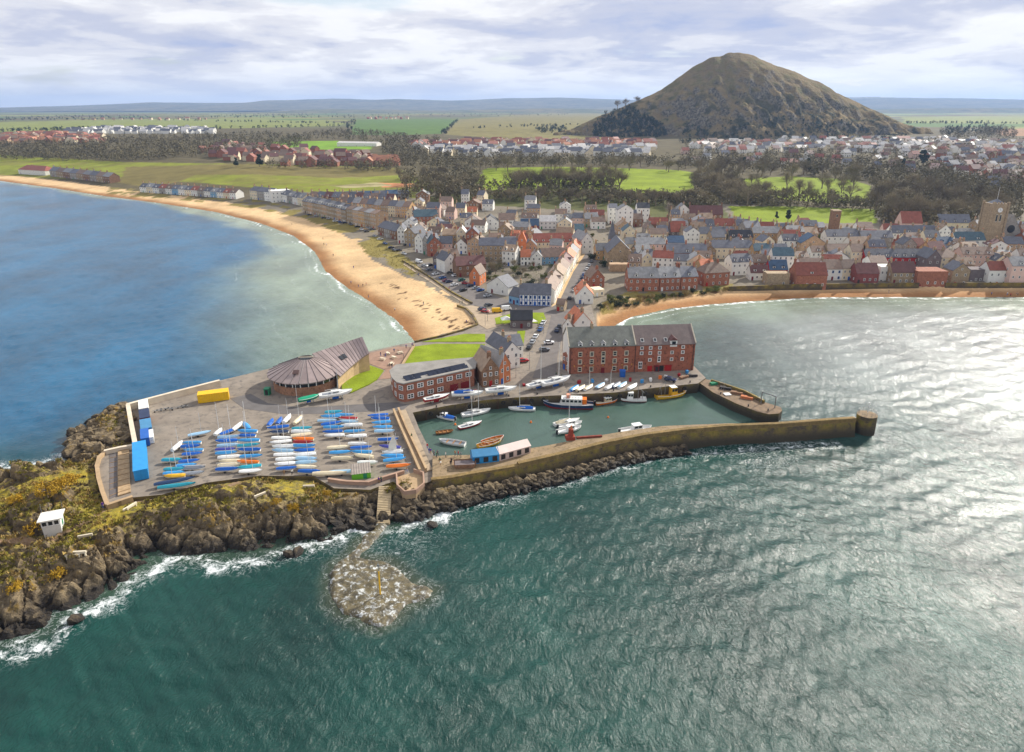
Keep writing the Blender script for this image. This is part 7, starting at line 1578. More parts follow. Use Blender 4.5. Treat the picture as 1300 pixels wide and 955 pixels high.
for i, (x, y) in enumerate(((340, 540), (352, 572), (362, 575), (385, 590), (402, 600), (410, 588), (425, 640), (430, 660), (465, 600), (505, 640), (530, 590), (552, 592), (570, 600), (500, 655), (232, 470), (198, 700))):
    a, b = zz4(x, y); person(a, b, 'at the pier root, %s from left' % nth(sorted([340, 352, 362, 385, 402, 410, 425, 430, 465, 505, 530, 552, 570, 500, 232, 198]).index(x)), QZ + (.75 if x > 380 else .3) if x > 225 else QZ + .05)
def zz3(x, y): return 320 + x / 3.8235, 380 + y / 3.8235
for i, (x, y, t) in enumerate(((625, 275, 'navy'), (648, 280, 'purple'), (668, 330, 'black'), (680, 332, 'black'), (735, 285, 'grey'), (748, 238, 'purple'), (778, 232, 'purple'), (785, 238, 'navy'), (710, 260, 'tan'), (690, 258, 'blue'))):
    a, b = zz3(x, y); person(a, b, 'on the paved terrace, %s from left' % nth(i), QZ + .08, top=t)
def zzb(x, y): return 300 + x / 4.0625, 200 + y / 4.0625
for i, (x, y) in enumerate(((287, 345), (447, 420), (452, 448), (465, 450), (500, 505), (605, 568), (592, 648), (630, 665), (653, 662), (670, 655), (682, 718), (818, 788), (965, 755), (1187, 852), (940, 608), (1098, 680), (1152, 750), (1165, 752))):
    a, b = zzb(x, y); person(a, b + 1.0, 'on the west beach, %s from far end' % nth(i))
for i, (x, y) in enumerate(((836, 715), (866, 720), (1035, 755), (1122, 755), (1140, 762), (1172, 758), (1180, 757), (470, 742))):
    person(1020 + x / 4.34, 200 + y / 4.34 + .8, 'on the east beach, %s from left' % nth([1, 2, 3, 4, 5, 6, 7, 0][i]), 1.0)
for i, (a, b) in enumerate(((737, 389), (741, 388), (733, 392), (726, 398), (655, 395), (361, 603.5), (371, 603), (484, 612), (481, 613), (131, 645), (706, 478), (713, 480), (640, 398), (748, 321), (756, 316))): person(a, b, ['by the foot of the lane', 'by the foot of the lane near the post', 'crossing below the orange roof', 'above the harbour cottage', 'by the corner green', 'on the yard edge left', 'on the yard edge right', 'above the sea steps', 'left above the sea steps', 'on the headland path', 'by the quay yachts', 'right of the quay yachts', 'near the white van', 'at the lane head', 'beyond the lane head'][i], QZ + .06)
# lamp posts and poles
PST = MB(); PST.tube((0, 0, 0), (0, 0, 5.5), .07, .05, 6); PSTM = PST.mesh('post', [STEEL]); HD = MB(); HD.tube((0, 0, 5.45), (.7, 0, 5.6), .04, n=4); HD.b2(.5, 1.0, -.1, .1, 5.52, 5.62); HDM = HD.mesh('lamp_head', [STEEL])
for i, (a, b) in enumerate(((616, 414), (619, 408), (672, 392), (594, 372), (560, 350), (737, 392), (672, 470), (714, 445), (690, 424), (527, 505), (655, 480))):
    r = empty('street_lamp', P(a, b, QZ), random.uniform(0, 6)); link('post', PSTM, r); link('lamp_head', HDM, r); tag(r, 'slim grey street lamp, ' + ['at the slip', 'just above the slip', 'by the corner green', 'midway along the promenade wall', 'at the far end of the promenade wall', 'at the lane foot', 'by the white harbour house', 'by the warehouse gable', 'in the harbour lane', 'before the brick office', 'by the tawny gable'][i], 'street lamp', 'street lamps')
# ================================================================ TREES AND FAR COUNTRY
BARK = M('bark', s2l(132, 118, 100), .95, .2, 1.0); TWIG = M('winter_twig', s2l(138, 127, 100), .95, .18, .05, rnd=.2); TWIG2 = M('winter_twig_dark', s2l(112, 102, 80), .95, .18, .05, rnd=.2); LEAFD = M('evergreen_leaf', s2l(44, 58, 36), .85, .3, .3, rnd=.2); LEAFG = M('shrub_leaf', s2l(92, 100, 42), .85, .3, .5, rnd=.2); GORSE = M('gorse_flower', s2l(176, 140, 34), .85, .25, 1.0, rnd=.15); PALET = M('pale_twig', s2l(160, 148, 132), .95, .15, .3)
def bare_tree(seed, H=8.5, spread=.42, twigs=1100):
    rd = random.Random(seed); trunk = MB(); tw_p = []
    def grow(p, d, L_, r_, lv):
        q = p + d * L_; trunk.tube(p, q, r_, r_ * .68, 5 if lv < 2 else 3, cap=False)
        if lv >= 2: tw_p.append((q, d)); tw_p.append((p.lerp(q, .5), d))
        if lv == 4: return
        for k in range(rd.choice([2, 3, 3]) if lv else 5):
            nd = (d + Vector((rd.gauss(0, spread), rd.gauss(0, spread), rd.uniform(-.15, .3)))).normalized(); grow(q if lv else p.lerp(q, rd.uniform(.55, 1)), nd, L_ * rd.uniform(.6, .82) * (.72 if lv == 0 else 1), r_ * .62, lv + 1)
    grow(Vector((0, 0, -.5)), Vector((rd.gauss(0, .05), rd.gauss(0, .05), 1)).normalized(), H * .38, H * .032, 0)
    tm = MB()
    for i in range(twigs):
        p, d = rd.choice(tw_p); p = p + Vector((rd.gauss(0, .5), rd.gauss(0, .5), rd.gauss(0, .45))); nd = (d + Vector((rd.gauss(0, .6), rd.gauss(0, .6), rd.uniform(-.2, .6)))).normalized(); L_ = rd.uniform(.8, 2.0); sd = nd.cross(Vector((rd.gauss(0, 1), rd.gauss(0, 1), rd.gauss(0, 1)))).normalized() * rd.uniform(.018, .036)
        tm.add([p - sd, p + sd, p + nd * L_], [(0, 1, 2)])
    return trunk.mesh('trunk', [BARK]), tm.mesh('crown', [TWIG])
def leafy(seed, H, rx, n, shape='round', sz=.5):
    rd = random.Random(seed); t = MB(); t.tube((0, 0, -.5), (rd.gauss(0, .1), 0, H * .55), H * .03, H * .012, 6, cap=False); m = MB(); cl = []
    for k in range(16):
        a = rd.uniform(0, 6.28); zz = rd.uniform(.25, 1) * H; rr = rx * (1 - (zz / H - .25) / .85 if shape == 'cone' else math.sin(math.pi * min(.97, (zz / H - .12) / .95)) ** .6) * rd.uniform(.3, .95); cl.append((Vector((math.cos(a) * rr, math.sin(a) * rr, zz)), rd.uniform(.5, 1) * rx * .5)); t.tube((0, 0, zz * .55), cl[-1][0], .06, .02, 3, cap=False)
    for i in range(n):
        c, r_ = rd.choice(cl); d = Vector((rd.gauss(0, 1), rd.gauss(0, 1), rd.gauss(0, .8))).normalized(); p = c + d * r_ * rd.uniform(.5, 1.05); nn_ = (d + Vector((rd.gauss(0, .7), rd.gauss(0, .7), rd.gauss(0, .7)))).normalized(); u = nn_.orthogonal().normalized() * sz * rd.uniform(.5, 1.2); v = nn_.cross(u).normalized() * sz * rd.uniform(.4, .9)
        m.add([p - u, p - v, p + u, p + v], [(0, 1, 2, 3)])
    return t.mesh('trunk', [BARK]), m.mesh('crown', [LEAFD])
BARE = [bare_tree(i, 8.5, (.5, .58, .54, .64)[i % 4], 900) for i in range(6)]; EVER = [leafy(20 + i, 7.5, 2.2, 900, 'cone' if i < 2 else 'round') for i in range(4)]; BUSH = [leafy(40 + i, 1.6, 1.5, 900, 'round', .13) for i in range(3)]
tg = random.Random(77); TC = {}
def tree(px, py, s, place_, kind='bare', mat=None, z=None, p=None):
    p = p if p is not None else (P(px, py, z) if z is not None else G(px, py)); lib = {'bare': BARE, 'ever': EVER, 'bush': BUSH}[kind]; tr, cr_ = tg.choice(lib); nm = {'bare': 'bare_tree', 'ever': 'evergreen_tree', 'bush': 'shrub'}[kind]; r = empty(nm, p, tg.uniform(0, 6.28)); r.scale = (s * tg.uniform(.9, 1.15), s * tg.uniform(.9, 1.15), s); link('trunk', tr, r); link('crown', cr_, r, [mat] if mat else None); TC.setdefault(place_, []).append((px, r, kind)); return r
def finish_trees():
    for pl, L_ in TC.items():
        for i, (px, r, k) in enumerate(sorted(L_, key=lambda q: q[0])): tag(r, '%s, %s from the left %s' % ({'bare': 'bare winter tree', 'ever': 'dark evergreen tree', 'bush': 'low leafy shrub'}[k], nth(i), pl), 'shrub' if k == 'bush' else 'tree', {'bare': 'bare trees ', 'ever': 'evergreens ', 'bush': 'shrubs '}[k] + pl)
def scatter(poly, n, place_, kind='bare', s=(.8, 1.2), mats=None, gap=3.0):
    xs = [q[0] for q in poly]; ys = [q[1] for q in poly]; done = []; k = 0
    while len(done) < n and k < n * 40:
        k += 1; a, b = tg.uniform(min(xs), max(xs)), tg.uniform(min(ys), max(ys))
        if not inpoly(np.array([a]), np.array([b]), poly)[0]: continue
        p = G(a, b)
        if any((p.x - q.x) ** 2 + (p.y - q.y) ** 2 < gap * gap for q in done): continue
        if any((p.x - fx) ** 2 + (p.y - fy) ** 2 < (fr * .8) ** 2 for fx, fy, fr, _ in FOOT): continue
        done.append(p); tree(a, b, tg.uniform(*s), place_, kind, tg.choice(mats) if mats else None, p=p)
TT = [TWIG, TWIG, TWIG2]
scatter([(560, 252), (640, 253), (760, 253), (880, 253), (905, 262), (880, 266), (780, 262), (640, 258), (540, 255)], 46, 'in the belt just above the town', 'bare', (1.0, 1.6), TT, 5)
scatter([(505, 225), (600, 218), (612, 240), (560, 250), (520, 246)], 26, 'in the wood left of the park', 'bare', (1.2, 1.7), TT, 5)
scatter([(640, 246), (760, 245), (790, 244), (780, 240), (650, 240)], 26, 'in the row along the park front', 'bare', (1.9, 2.7), TT, 6)
scatter([(880, 252), (880, 222), (935, 224), (945, 250), (1000, 258), (1110, 262), (1120, 272), (1000, 262), (920, 262)], 40, 'between park and churchyard', 'bare', (1.4, 2.1), TT, 6)
scatter([(1105, 276), (1110, 240), (1180, 238), (1255, 258), (1290, 275), (1240, 282), (1180, 288), (1130, 288)], 52, 'in the dark wood above the church', 'bare', (1.4, 2.1), [TWIG2, TWIG2, TWIG], 5)
scatter([(600, 214), (760, 211), (900, 214), (1090, 226), (1100, 234), (900, 222), (760, 217), (610, 219)], 50, 'along the back of the park', 'bare', (1.4, 2.2), TT, 7)
scatter([(940, 252), (1100, 258), (1100, 235), (940, 230)], 14, 'scattered over the right-hand park', 'bare', (1.4, 2.0), TT, 12)
scatter([(592, 338), (700, 338), (715, 345), (700, 365), (650, 372), (625, 362)], 26, 'in the walled gardens below the tenement', 'bush', (.8, 1.6), [LEAFG, LEAFD, LEAFG], 2.2)
scatter([(590, 338), (700, 338), (650, 360)], 8, 'in the walled gardens', 'bare', (.45, .7), TT, 4)
scatter([(760, 392), (775, 382), (860, 374), (930, 366), (930, 370), (860, 378), (790, 392)], 26, 'on the grassy bank above the east beach', 'bush', (.7, 1.3), [LEAFG, LEAFD, M('dry_grass', s2l(150, 130, 76), .9, .3, .5)], 2.5)
scatter([(500, 300), (1300, 300), (1300, 350), (800, 350), (560, 330)], 26, 'among the town gardens', 'bush', (1.0, 2.0), [LEAFG, LEAFD], 4)
scatter([(756, 178), (760, 152), (790, 138), (835, 150), (850, 178), (800, 180)], 1, 'at the hill foot', 'ever')
tree(1000, 283, 1.0, 'in the churchyard', 'ever'); tree(985, 280, .7, 'in the churchyard', 'ever'); tree(848, 281, 1.5, 'beside the tall white houses', 'bare', PALET); tree(1024, 221, 1.8, 'in the villa gardens', 'ever'); tree(944, 215, 1.5, 'in the villa gardens', 'ever'); tree(1170, 213, 2.2, 'in the villa gardens', 'ever'); tree(1146, 216, 1.4, 'in the villa gardens', 'ever'); tree(330, 212, 1.6, 'on the links', 'ever'); tree(300, 212, 1.2, 'on the links', 'ever')
for a, b, s in ((60, 628, 1.3), (76, 622, 1.2), (92, 615, 1.1), (44, 676, 1.2), (20, 640, .9), (128, 720, .9), (45, 742, 1.1), (75, 735, .9), (20, 752, .8), (398, 636, .7), (415, 630, .6), (372, 650, .8), (352, 640, .6)):
    p = P(a, b, 4.0); h, *_ = hhead(np.array([p.x]), np.array([p.y])); p = P(a, b, float(h[0])); tree(a, b, s, 'of yellow gorse on the headland', 'bush', GORSE, p=p)
# clifftop and lone trees on the hill saddle
for a, b, D_ in ((784, 136, 1400), (794, 134, 1400), (808, 131, 1400)): tree(a, b, 2.2, 'on the saddle of the hill', 'bare', TWIG2, p=PD(a, b + 2, D_))
finish_trees()
# ---------------------------------------------------------------- woods that read as one mass
def wood(name, polys, mat, label, seed, size=(3.0, 5.0), tri=46, ts=1.5):
    r2 = np.random.default_rng(seed); C = []
    for poly, n in polys:
        xs = [q[0] for q in poly]; ys = [q[1] for q in poly]; a = r2.uniform(min(xs), max(xs), n * 4); b = r2.uniform(min(ys), max(ys), n * 4); k = inpoly(a, b, poly); a, b = a[k][:n], b[k][:n]
        if name.startswith('hill'):
            hp = []
            for q, w_ in zip(a, b):
                hit = HG['hill'].ray_cast(Vector((0, 0, HC)), ray(q, w_).normalized())[0]
                if hit is not None: hp.append(tuple(hit))
            C.append(np.array(hp)); continue
        z = np.full(len(a), 12.0)
        for _ in range(8):
            u = (a - CX) / F; v = (b - CY) / F; dy = CP - v * SP; dz = -SP - v * CP; t = (z - HC) / dz; x, y = u * t, dy * t; z = .5 * z + .5 * hland(x, y)[0]
        C.append(np.stack([x, y, z], 1))
    C = np.concatenate(C); n = len(C); S = r2.uniform(*size, n); d = r2.normal(0, 1, (n, tri, 3)); d /= np.linalg.norm(d, axis=2, keepdims=True); rad = r2.uniform(.35, 1.0, (n, tri, 1))
    ctr = C[:, None, :] + d * rad * np.stack([S * .62, S * .62, S * .85], 1)[:, None, :] + np.stack([0 * S, 0 * S, S * .8], 1)[:, None, :]
    tv = r2.normal(0, ts * .5, (n, tri, 3, 3)) * (S / 4)[:, None, None, None]; V_ = (ctr[:, :, None, :] + tv).reshape(-1, 3); me = fastmesh(name, V_, np.arange(len(V_)).reshape(-1, 3), [mat], False); tag(link(name, me), label, 'woodland', None, 'stuff')
wood('bare_wood', [([(0, 204), (0, 186), (60, 182), (130, 178), (260, 174), (340, 170), (390, 178), (380, 188), (330, 196), (250, 200), (160, 206), (60, 204)], 1100), ([(340, 178), (440, 165), (500, 172), (560, 180), (540, 205), (500, 212), (480, 186), (430, 178), (360, 182)], 420), ([(500, 215), (560, 196), (700, 200), (860, 204), (1000, 206), (1180, 212), (1300, 240), (1300, 262), (1200, 240), (1080, 228), (900, 214), (700, 212), (560, 216)], 900), ([(860, 182), (1160, 178), (1300, 180), (1300, 240), (1180, 215), (880, 205)], 420), ([(1110, 284), (1105, 236), (1190, 236), (1290, 262), (1300, 280), (1180, 290)], 300), ([(505, 252), (560, 247), (640, 249), (780, 249), (905, 258), (910, 268), (780, 258), (640, 256), (560, 256)], 230), ([(600, 246), (780, 246), (780, 241), (600, 241)], 90), ([(880, 250), (880, 222), (938, 226), (950, 252), (1105, 262), (1110, 268), (930, 262)], 190), ([(505, 226), (602, 218), (612, 240), (560, 250), (520, 246)], 150), ([(1190, 168), (1290, 160), (1290, 176), (1200, 178)], 150), ([(330, 212), (500, 213), (505, 218), (340, 214)], 60)], M('bare_wood_twig', s2l(106, 98, 72), .95, .3, .03), 'brown leafless woodland spreading behind the town and links', 3, (4.2, 7.2), 40, .95)
wood('evergreen_wood', [([(0, 154), (0, 149), (120, 147), (190, 147), (190, 152), (100, 153)], 160), ([(190, 151), (330, 144), (450, 145), (450, 150), (330, 150)], 160), ([(450, 150), (470, 144), (720, 143), (720, 147), (560, 149)], 110), ([(680, 164), (715, 158), (720, 168), (690, 170)], 60), ([(440, 157), (450, 152), (453, 152), (446, 171), (441, 171)], 30), ([(560, 170), (581, 152), (584, 152), (566, 171)], 30), ([(0, 166.5), (100, 164), (300, 163), (430, 160), (430, 161.2), (300, 164.2), (0, 168)], 150), ([(200, 152.5), (440, 157), (440, 158), (200, 153.5)], 70), ([(1145, 156), (1300, 157), (1300, 158), (1145, 157.3)], 60), ([(600, 163), (740, 158), (740, 159), (600, 164)], 50), ([(1195, 162), (1260, 158), (1280, 168), (1200, 172)], 90), ([(860, 180), (1150, 176), (1150, 181), (870, 184)], 110)], LEAFD, 'dark evergreen woods at the hill foot and field edges', 5, (3.0, 5.5), 36)
wood('hill_wood', [([(752, 178), (756, 152), (775, 140), (800, 137), (815, 145), (838, 156), (850, 178), (800, 182)], 520), ([(860, 178), (870, 160), (960, 150), (1080, 158), (1150, 172), (1150, 180)], 150)], LEAFD, 'dark evergreen wood climbing the left foot of the hill', 15, (3.0, 5.0), 36)
wood('hill_gorse', [([(880, 160), (950, 128), (1040, 122), (1110, 150), (1120, 172), (900, 172)], 420)], M('hill_gorse_leaf', s2l(76, 76, 46), .9, .3, .1), 'dark gorse scrub spread over the lower face of the hill', 16, (1.2, 2.6), 22)
def tufts(name, mat, n, seed, label, lo, hi):
    r2 = np.random.default_rng(seed); x = r2.uniform(-125, 6, n * 5); y = r2.uniform(84, 152, n * 5); h, sd, rk = hhead(x, y); k = (sd > lo) & (sd < hi) & (h > 2.3) & (~inpoly(x, y, YARD_CLEAR)) & (fbm(x / 6, y / 6, seed, 3) > .47) & (np.abs(x) < .9 * y + 8); x, y, h = x[k][:n], y[k][:n], h[k][:n]; m_ = len(x); tri = 14; S = r2.uniform(.25, .7, m_)
    c = np.stack([x, y, h], 1)[:, None, :] + r2.normal(0, .32, (m_, tri, 3)) * S[:, None, None] * np.array([1.3, 1.3, .5]); tip = c + np.stack([r2.normal(0, .25, (m_, tri)), r2.normal(0, .25, (m_, tri)), r2.uniform(.35, .9, (m_, tri))], 2) * S[:, None, None]; sdv = r2.normal(0, .10, (m_, tri, 3)) * np.array([1, 1, .2])
    V_ = np.stack([c - sdv, c + sdv, tip], 2).reshape(-1, 3); tag(link(name, fastmesh(name, V_, np.arange(len(V_)).reshape(-1, 3), [mat], False)), label, 'grass', None, 'stuff')
tufts('headland_grass', M('tussock_olive', s2l(132, 124, 46), .95, .35, .4), 2600, 61, 'olive tussock grass covering the top of the headland', 6, 60)
tufts('headland_heath', M('tussock_tan', s2l(168, 142, 82), .95, .35, .4), 1700, 67, 'tan dry tussocks scattered over the headland', 5, 60)
tufts('headland_scrub', M('tussock_dark', s2l(92, 78, 52), .95, .35, .4), 1200, 71, 'dark brown scrub between the headland rocks', 4, 40)
wood('garden_scrub', [([(500, 262), (780, 272), (1040, 290), (1300, 300), (1300, 345), (900, 345), (770, 335), (620, 340), (540, 315)], 260), ([(595, 338), (700, 338), (715, 346), (700, 362), (650, 370), (625, 360)], 60), ([(500, 190), (830, 190), (830, 204), (520, 206)], 150)], LEAFG, 'low green and brown scrub in the town gardens', 9, (.7, 1.5), 22, 1.1)
wood('dune_grass', [([(452, 312), (470, 303), (500, 316), (548, 348), (520, 350), (480, 330)], 420), ([(760, 396), (775, 384), (860, 374), (930, 366), (930, 371), (860, 380), (790, 395)], 360), ([(160, 242), (330, 254), (440, 284), (436, 290), (330, 260), (160, 247)], 260)], M('marram_grass', s2l(142, 128, 66), .95, .3, .4), 'tufted pale grass on the dunes and banks', 12, (.25, .6), 18, 1.3)
# ---------------------------------------------------------------- far estates
def far_house_mesh(w_, d_, e, rh, cw):
    mb = MB(); wall_geo(mb, -w_ / 2, w_ / 2, 0, d_, -2, e, rh, 'x'); a = mb; rb = MB(); roof_geo(rb, -w_ / 2, w_ / 2, 0, d_, e, rh, 'x', .3, .2); return a, rb
FHW, FHR = far_house_mesh(9, 8, 4.6, 3.2, None); FWM = FHW.mesh('wall', [WALL['white']]); FRM = FHR.mesh('roof', [ROOF['slate']])
ft = random.Random(31)
def villa(px, py, wl, rf, label, s=1.0, rz=0.0, grp='villas beyond the park'):
    p = G(px, py); r = empty('villa', p, rz); r.scale = (s, s, s); link('wall', FWM, r, [WALL[wl]]); ro = link('roof', FRM, r, [ROOF[rf]]); chimney(ro, -4.2, 4, 7.8, WALL['stone'], 1.0, 3)
    for f in (0, 1):
        for x in (-2.8, 0, 2.8):
            if f == 0 and x == 0: door(r, 0, 0, 0, DARKP, 1.0, 1.9); continue
            window(r, x, 0, .8 + 2.2 * f, 1.2, 1.3)
    tag(r, label, 'villa', grp); FOOT.append((p.x, p.y + 4, 6, 7))
vs = []
for k in range(900):
    if len(vs) >= 64: break
    a, b = ft.uniform(865, 1330), ft.uniform(190, 243)
    if not inpoly(np.array([a]), np.array([b]), [(865, 192), (1150, 188), (1330, 190), (1330, 250), (1240, 240), (1180, 222), (1100, 216), (880, 208)])[0]: continue
    p = G(a, b)
    if any((p.x - q[2].x) ** 2 + (p.y - q[2].y) ** 2 < 17 ** 2 for q in vs): continue
    vs.append((a, b, p))
for i, (a, b, p) in enumerate(sorted(vs)):
    wl = ft.choice(['white', 'cream', 'white', 'pink', 'stone']); rf = ft.choice(['slate', 'brown', 'red', 'maroon', 'slate', 'grey']); villa(a, b, wl, rf, '%s villa with %s roof, %s from the left below the hill' % (wl, rf, nth(i)), ft.uniform(.85, 1.15), ft.gauss(0, .25))
def estates():
    mats = [WALL['white'], WALL['cream'], WALL['brick'], WALL['sandstone'], ROOF['slate'], roof_mat('far_red', s2l(148, 92, 76)), roof_mat('far_orange', s2l(176, 122, 92)), ROOF['brown'], ROOF['maroon'], ROOF['white']]
    mb = MB(); E = [([(520, 184), (640, 181), (830, 181), (832, 190), (640, 188), (525, 190)], 3, 60, (0, 1), (5, 6, 8)), ([(545, 190), (830, 191), (820, 199), (640, 200), (540, 198)], 3, 46, (0, 0, 1), (4, 9, 9, 4, 4)), ([(80, 166), (150, 164), (270, 165), (275, 170), (150, 170), (85, 171)], 3, 44, (0,), (4, 4, 9)), ([(0, 173), (60, 171), (130, 175), (128, 184), (0, 184)], 5, 26, (2, 3, 1), (6, 5, 7)), ([(255, 189), (300, 185), (380, 192), (480, 200), (490, 212), (380, 213), (270, 204)], 5, 26, (2, 2, 1), (5, 8, 7)), ([(470, 205), (500, 205), (500, 212), (470, 212)], 2, 5, (2,), (6,)), ([(860, 186), (1000, 180), (1150, 178), (1300, 182), (1300, 200), (1150, 194), (900, 196)], 5, 52, (0, 1, 0), (4, 7, 9, 5)), ([(1180, 200), (1300, 198), (1330, 240), (1250, 236), (1195, 214)], 6, 16, (0, 1, 2), (4, 8, 7)), ([(100, 152), (270, 151), (270, 153), (100, 154)], 1, 14, (1, 3), (7, 5)), ([(465, 151), (520, 150), (520, 152), (465, 153)], 1, 10, (2, 1), (5, 6)), ([(1100, 182), (1160, 181), (1160, 186), (1100, 187)], 1, 6, (0,), (9,))]
    for poly, nr, nc, wl, rf in E:
        xs = [q[0] for q in poly]; ys = [q[1] for q in poly]
        for r_ in range(nr):
            for c_ in range(nc):
                a = min(xs) + (max(xs) - min(xs)) * (c_ + .5 + ft.uniform(-.25, .25)) / nc; b = min(ys) + (max(ys) - min(ys)) * (r_ + .5 + ft.uniform(-.15, .15)) / nr
                if not inpoly(np.array([a]), np.array([b]), poly)[0]: continue
                p = G(a, b, 6)
                if any((p.x - fx) ** 2 + (p.y - fy) ** 2 < (fr + 5) ** 2 for fx, fy, fr, _ in FOOT[-64:]): continue
                t = MB(); s = ft.uniform(.85, 1.25); w_ = ft.choice([9, 9, 12]); t1, t2 = far_house_mesh(w_ * s, 8 * s, ft.uniform(4, 5.5) * s, 3.2 * s, 0); an = ft.gauss(0, .35) if ft.random() < .75 else math.pi / 2; ca, sa = math.cos(an), math.sin(an); mw = ft.choice(wl); mr = ft.choice(rf)
                for g_, mi in ((t1, mw), (t2, mr)): mb.add([(p.x + x * ca - y * sa, p.y + x * sa + y * ca, p.z + z) for x, y, z in g_.v], g_.f, mi)
    o = mb.build('distant_houses', mats); tag(o, 'far housing estates in rows beyond the links and park', 'houses', None, 'stuff')
estates()
# long white shed at the right edge of the plain, and a school roof
for a, b, c_, d_, wl, rf, lb in ((1214, 183, 1268, 183, 'white', 'white', 'long white industrial shed below the right side of the hill'), (1300, 186, 1330, 186, 'white', 'blue', 'blue-roofed shed at the far right'), (428, 186, 478, 186, 'white', 'white', 'long white sports pavilion beside the bright green pitch')):
    house((a, b), (c_, d_), 14, 5, 2, wl, rf, 'x', 1, 5, 0, 0, lb, 'shed', name='long_shed', gable_win=False)
# ---------------------------------------------------------------- clear sea air
mb = MB(); mb.b2(-15500, 15500, -200, 16500, -40, 330); hz_ = mb.build('haze', bpy.data.materials.new('sea_haze')); hm_ = hz_.data.materials[0]; hm_.use_nodes = True; t_ = hm_.node_tree; t_.nodes.remove(t_.nodes['Principled BSDF']); pv = t_.nodes.new('ShaderNodeVolumePrincipled'); pv.inputs['Color'].default_value = (.42, .62, 1.0, 1); pv.inputs['Density'].default_value = 7.0e-5; pv.inputs['Anisotropy'].default_value = 0.2
t_.links.new(pv.outputs[0], [n for n in t_.nodes if n.type == 'OUTPUT_MATERIAL'][0].inputs['Volume']); tag(hz_, 'thin blue haze over the whole coast', 'haze', None, 'stuff')

# ================================================================ QUAY CLUTTER
LAD = MB(); [LAD.tube((x, 0, 0), (x, 0, 2.9), .05, n=4) for x in (-.22, .22)]; [LAD.tube((-.22, 0, .25 + .32 * i), (.22, 0, .25 + .32 * i), .035, n=4) for i in range(8)]; LADM = LAD.mesh('rails', [M('rusty_iron', s2l(92, 62, 48), .8, .3)])
edge = [(540, 520.5), (590, 511.5), (632, 506.8), (668, 504.2), (720, 501.7), (765, 499.4), (812, 495), (862, 489)]
for i, (a, b) in enumerate(edge):
    p = P(a, b, QZ); r = empty('quay_ladder', (p.x, p.y - .12, -.2), R(-4)); link('rails', LADM, r); tag(r, 'rusty iron ladder down the quay wall, %s from the left' % nth(i), 'ladder', 'ladders on the quay wall')
BOL = MB(); BOL.tube((0, 0, 0), (0, 0, .45), .16, .13, 8); BOLM = BOL.mesh('post', [DARKP]); BC = MB(); BC.tube((0, 0, .42), (0, 0, .55), .2, .18, 8); BCM = BC.mesh('cap', [DARKP])
for i, (a, b) in enumerate([(a + 14, b - 3.2) for a, b in edge] + [(915, 500.5), (950, 516), (975, 521.5)]):
    r = empty('bollard', P(a, b, QZ - (.3 if a > 890 else 0))); link('post', BOLM, r); link('cap', BCM, r); tag(r, 'black iron mooring bollard, %s from the left along the quay edge' % nth(i), 'bollard', 'mooring bollards')
TY = MB(); ring = []
for k in range(12):
    t = 2 * math.pi * k / 12; ring.append([(math.cos(t) * (.42 + .14 * math.cos(u)), .14 * math.sin(u), math.sin(t) * (.42 + .14 * math.cos(u))) for u in (0, 1.57, 3.14, 4.71)])
TY.loft(ring + [ring[0]], caps=False); TYM = TY.mesh('fender_tyre', [M('old_tyre', (.03, .03, .03), .9, .2)], True)
for i, (a, b) in enumerate([(a + 7, b - .6) for a, b in edge] + [(a + 22, b - 1.6) for a, b in edge[:6]]):
    p = P(a, b, QZ); o = link('fender_tyre', TYM, None, loc=(p.x, p.y - .3, QZ - 1.0)); tag(o, 'black tyre fender on the quay wall, %s from the left' % nth(sorted([q[0] + 7 for q in edge] + [q[0] + 22 for q in edge[:6]]).index(a)), 'fender', 'tyre fenders')
cq = random.Random(6); FB = MB(); FB.b2(-.4, .4, -.28, .28, 0, .28); FB.b2(-.43, .43, -.31, .31, .24, .3); FBM = {k: FB.mesh('box', [BM_[k]]) for k in ('sky', 'orange', 'green', 'white', 'red')}
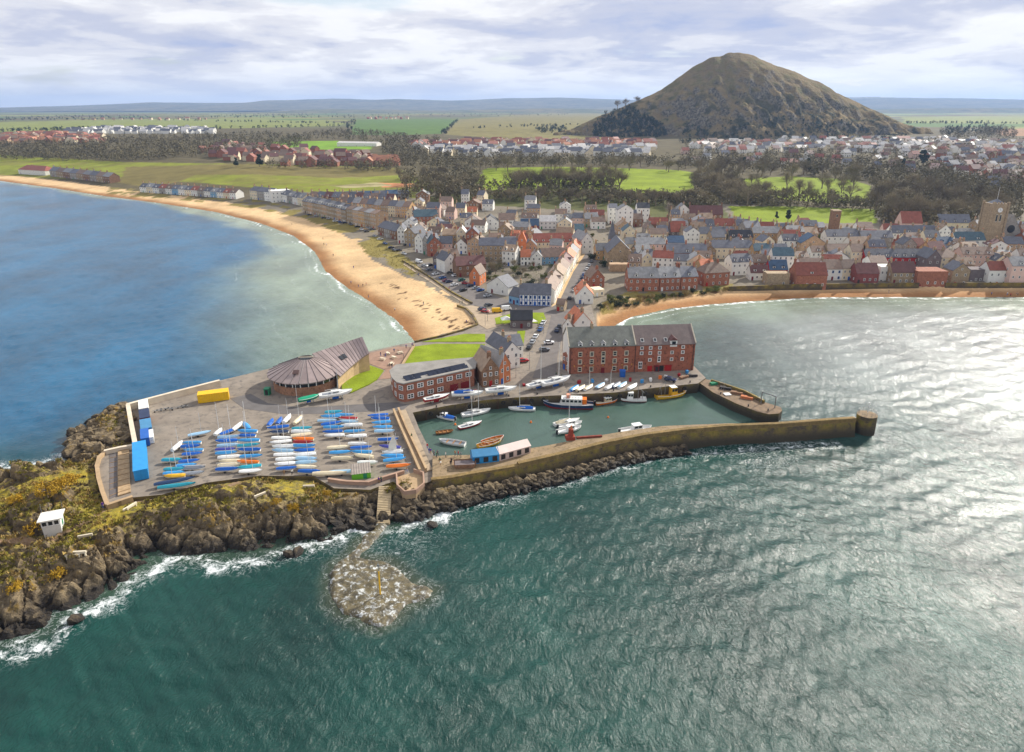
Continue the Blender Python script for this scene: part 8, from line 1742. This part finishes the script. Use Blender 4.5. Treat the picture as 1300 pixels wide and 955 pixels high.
spots = [(735, 487), (752, 485.5), (770, 484), (815, 486), (826, 484), (838, 481), (862, 478), (640, 497), (665, 490), (604, 499), (580, 500), (872, 474), (800, 484), (845, 479)]
for i, (a, b) in enumerate(sorted(spots)):
    k = cq.choice(list(FBM)); r = empty('fish_box_stack', P(a, b, QZ + .02), cq.uniform(0, 3)); n = cq.choice([2, 3, 3, 4])
    for j in range(n): link('box', FBM[k], r, loc=(cq.uniform(-.05, .05) + (0 if j < 3 else .85), cq.uniform(-.05, .05), (j % 3) * .29), rot=(0, 0, cq.uniform(-.1, .1)))
    tag(r, '%s stack of fish boxes, %s from the left on the quay' % (k, nth(i)), 'boxes', 'fish box stacks')
BUO = MB(); BUO.tube((0, 0, -.15), (0, 0, .3), .3, .16, 8); BUOM = BUO.mesh('buoy', [BM_['orange']])
for a, b, lb in ((674, 536, 'orange mooring buoy in the middle of the basin'), (772, 530, 'orange mooring buoy right of the moored cluster'), (578, 539, 'orange mooring buoy left of the red yacht')): o = link('buoy', BUOM, None, loc=P(a, b, .1)); tag(o, lb, 'buoy')
# picnic tables on the terrace and masts of the yard's light poles
PT = MB(); PT.b2(-.8, .8, -.35, .35, .55, .62); PTM = PT.mesh('table_top', [M('bleached_timber', s2l(216, 204, 180), .8, .15)]); PS = MB(); PS.b2(-.8, .8, -.12, .12, .3, .36); PSM = PS.mesh('bench_seat', [MATS['bleached_timber']]); PL = MB(); PL.b2(-.05, .05, -.6, .6, 0, .32); PL.b2(-.05, .05, -.06, .06, .3, .56); PLM = PL.mesh('trestle', [MATS['bleached_timber']])
for i, (a, b) in enumerate(((492, 450), (500, 455), (508, 449), (486, 457), (497, 463))):
    r = empty('picnic_table', P(a, b, QZ + .08), cq.uniform(0, 3)); link('table_top', PTM, r); [link('bench_seat', PSM, r, loc=(0, s * .58, 0)) for s in (1, -1)]; [link('trestle', PLM, r, loc=(x, 0, 0)) for x in (-.6, .6)]; tag(r, 'pale timber picnic table, %s on the paved terrace' % nth(i), 'picnic table', 'picnic tables on the terrace')
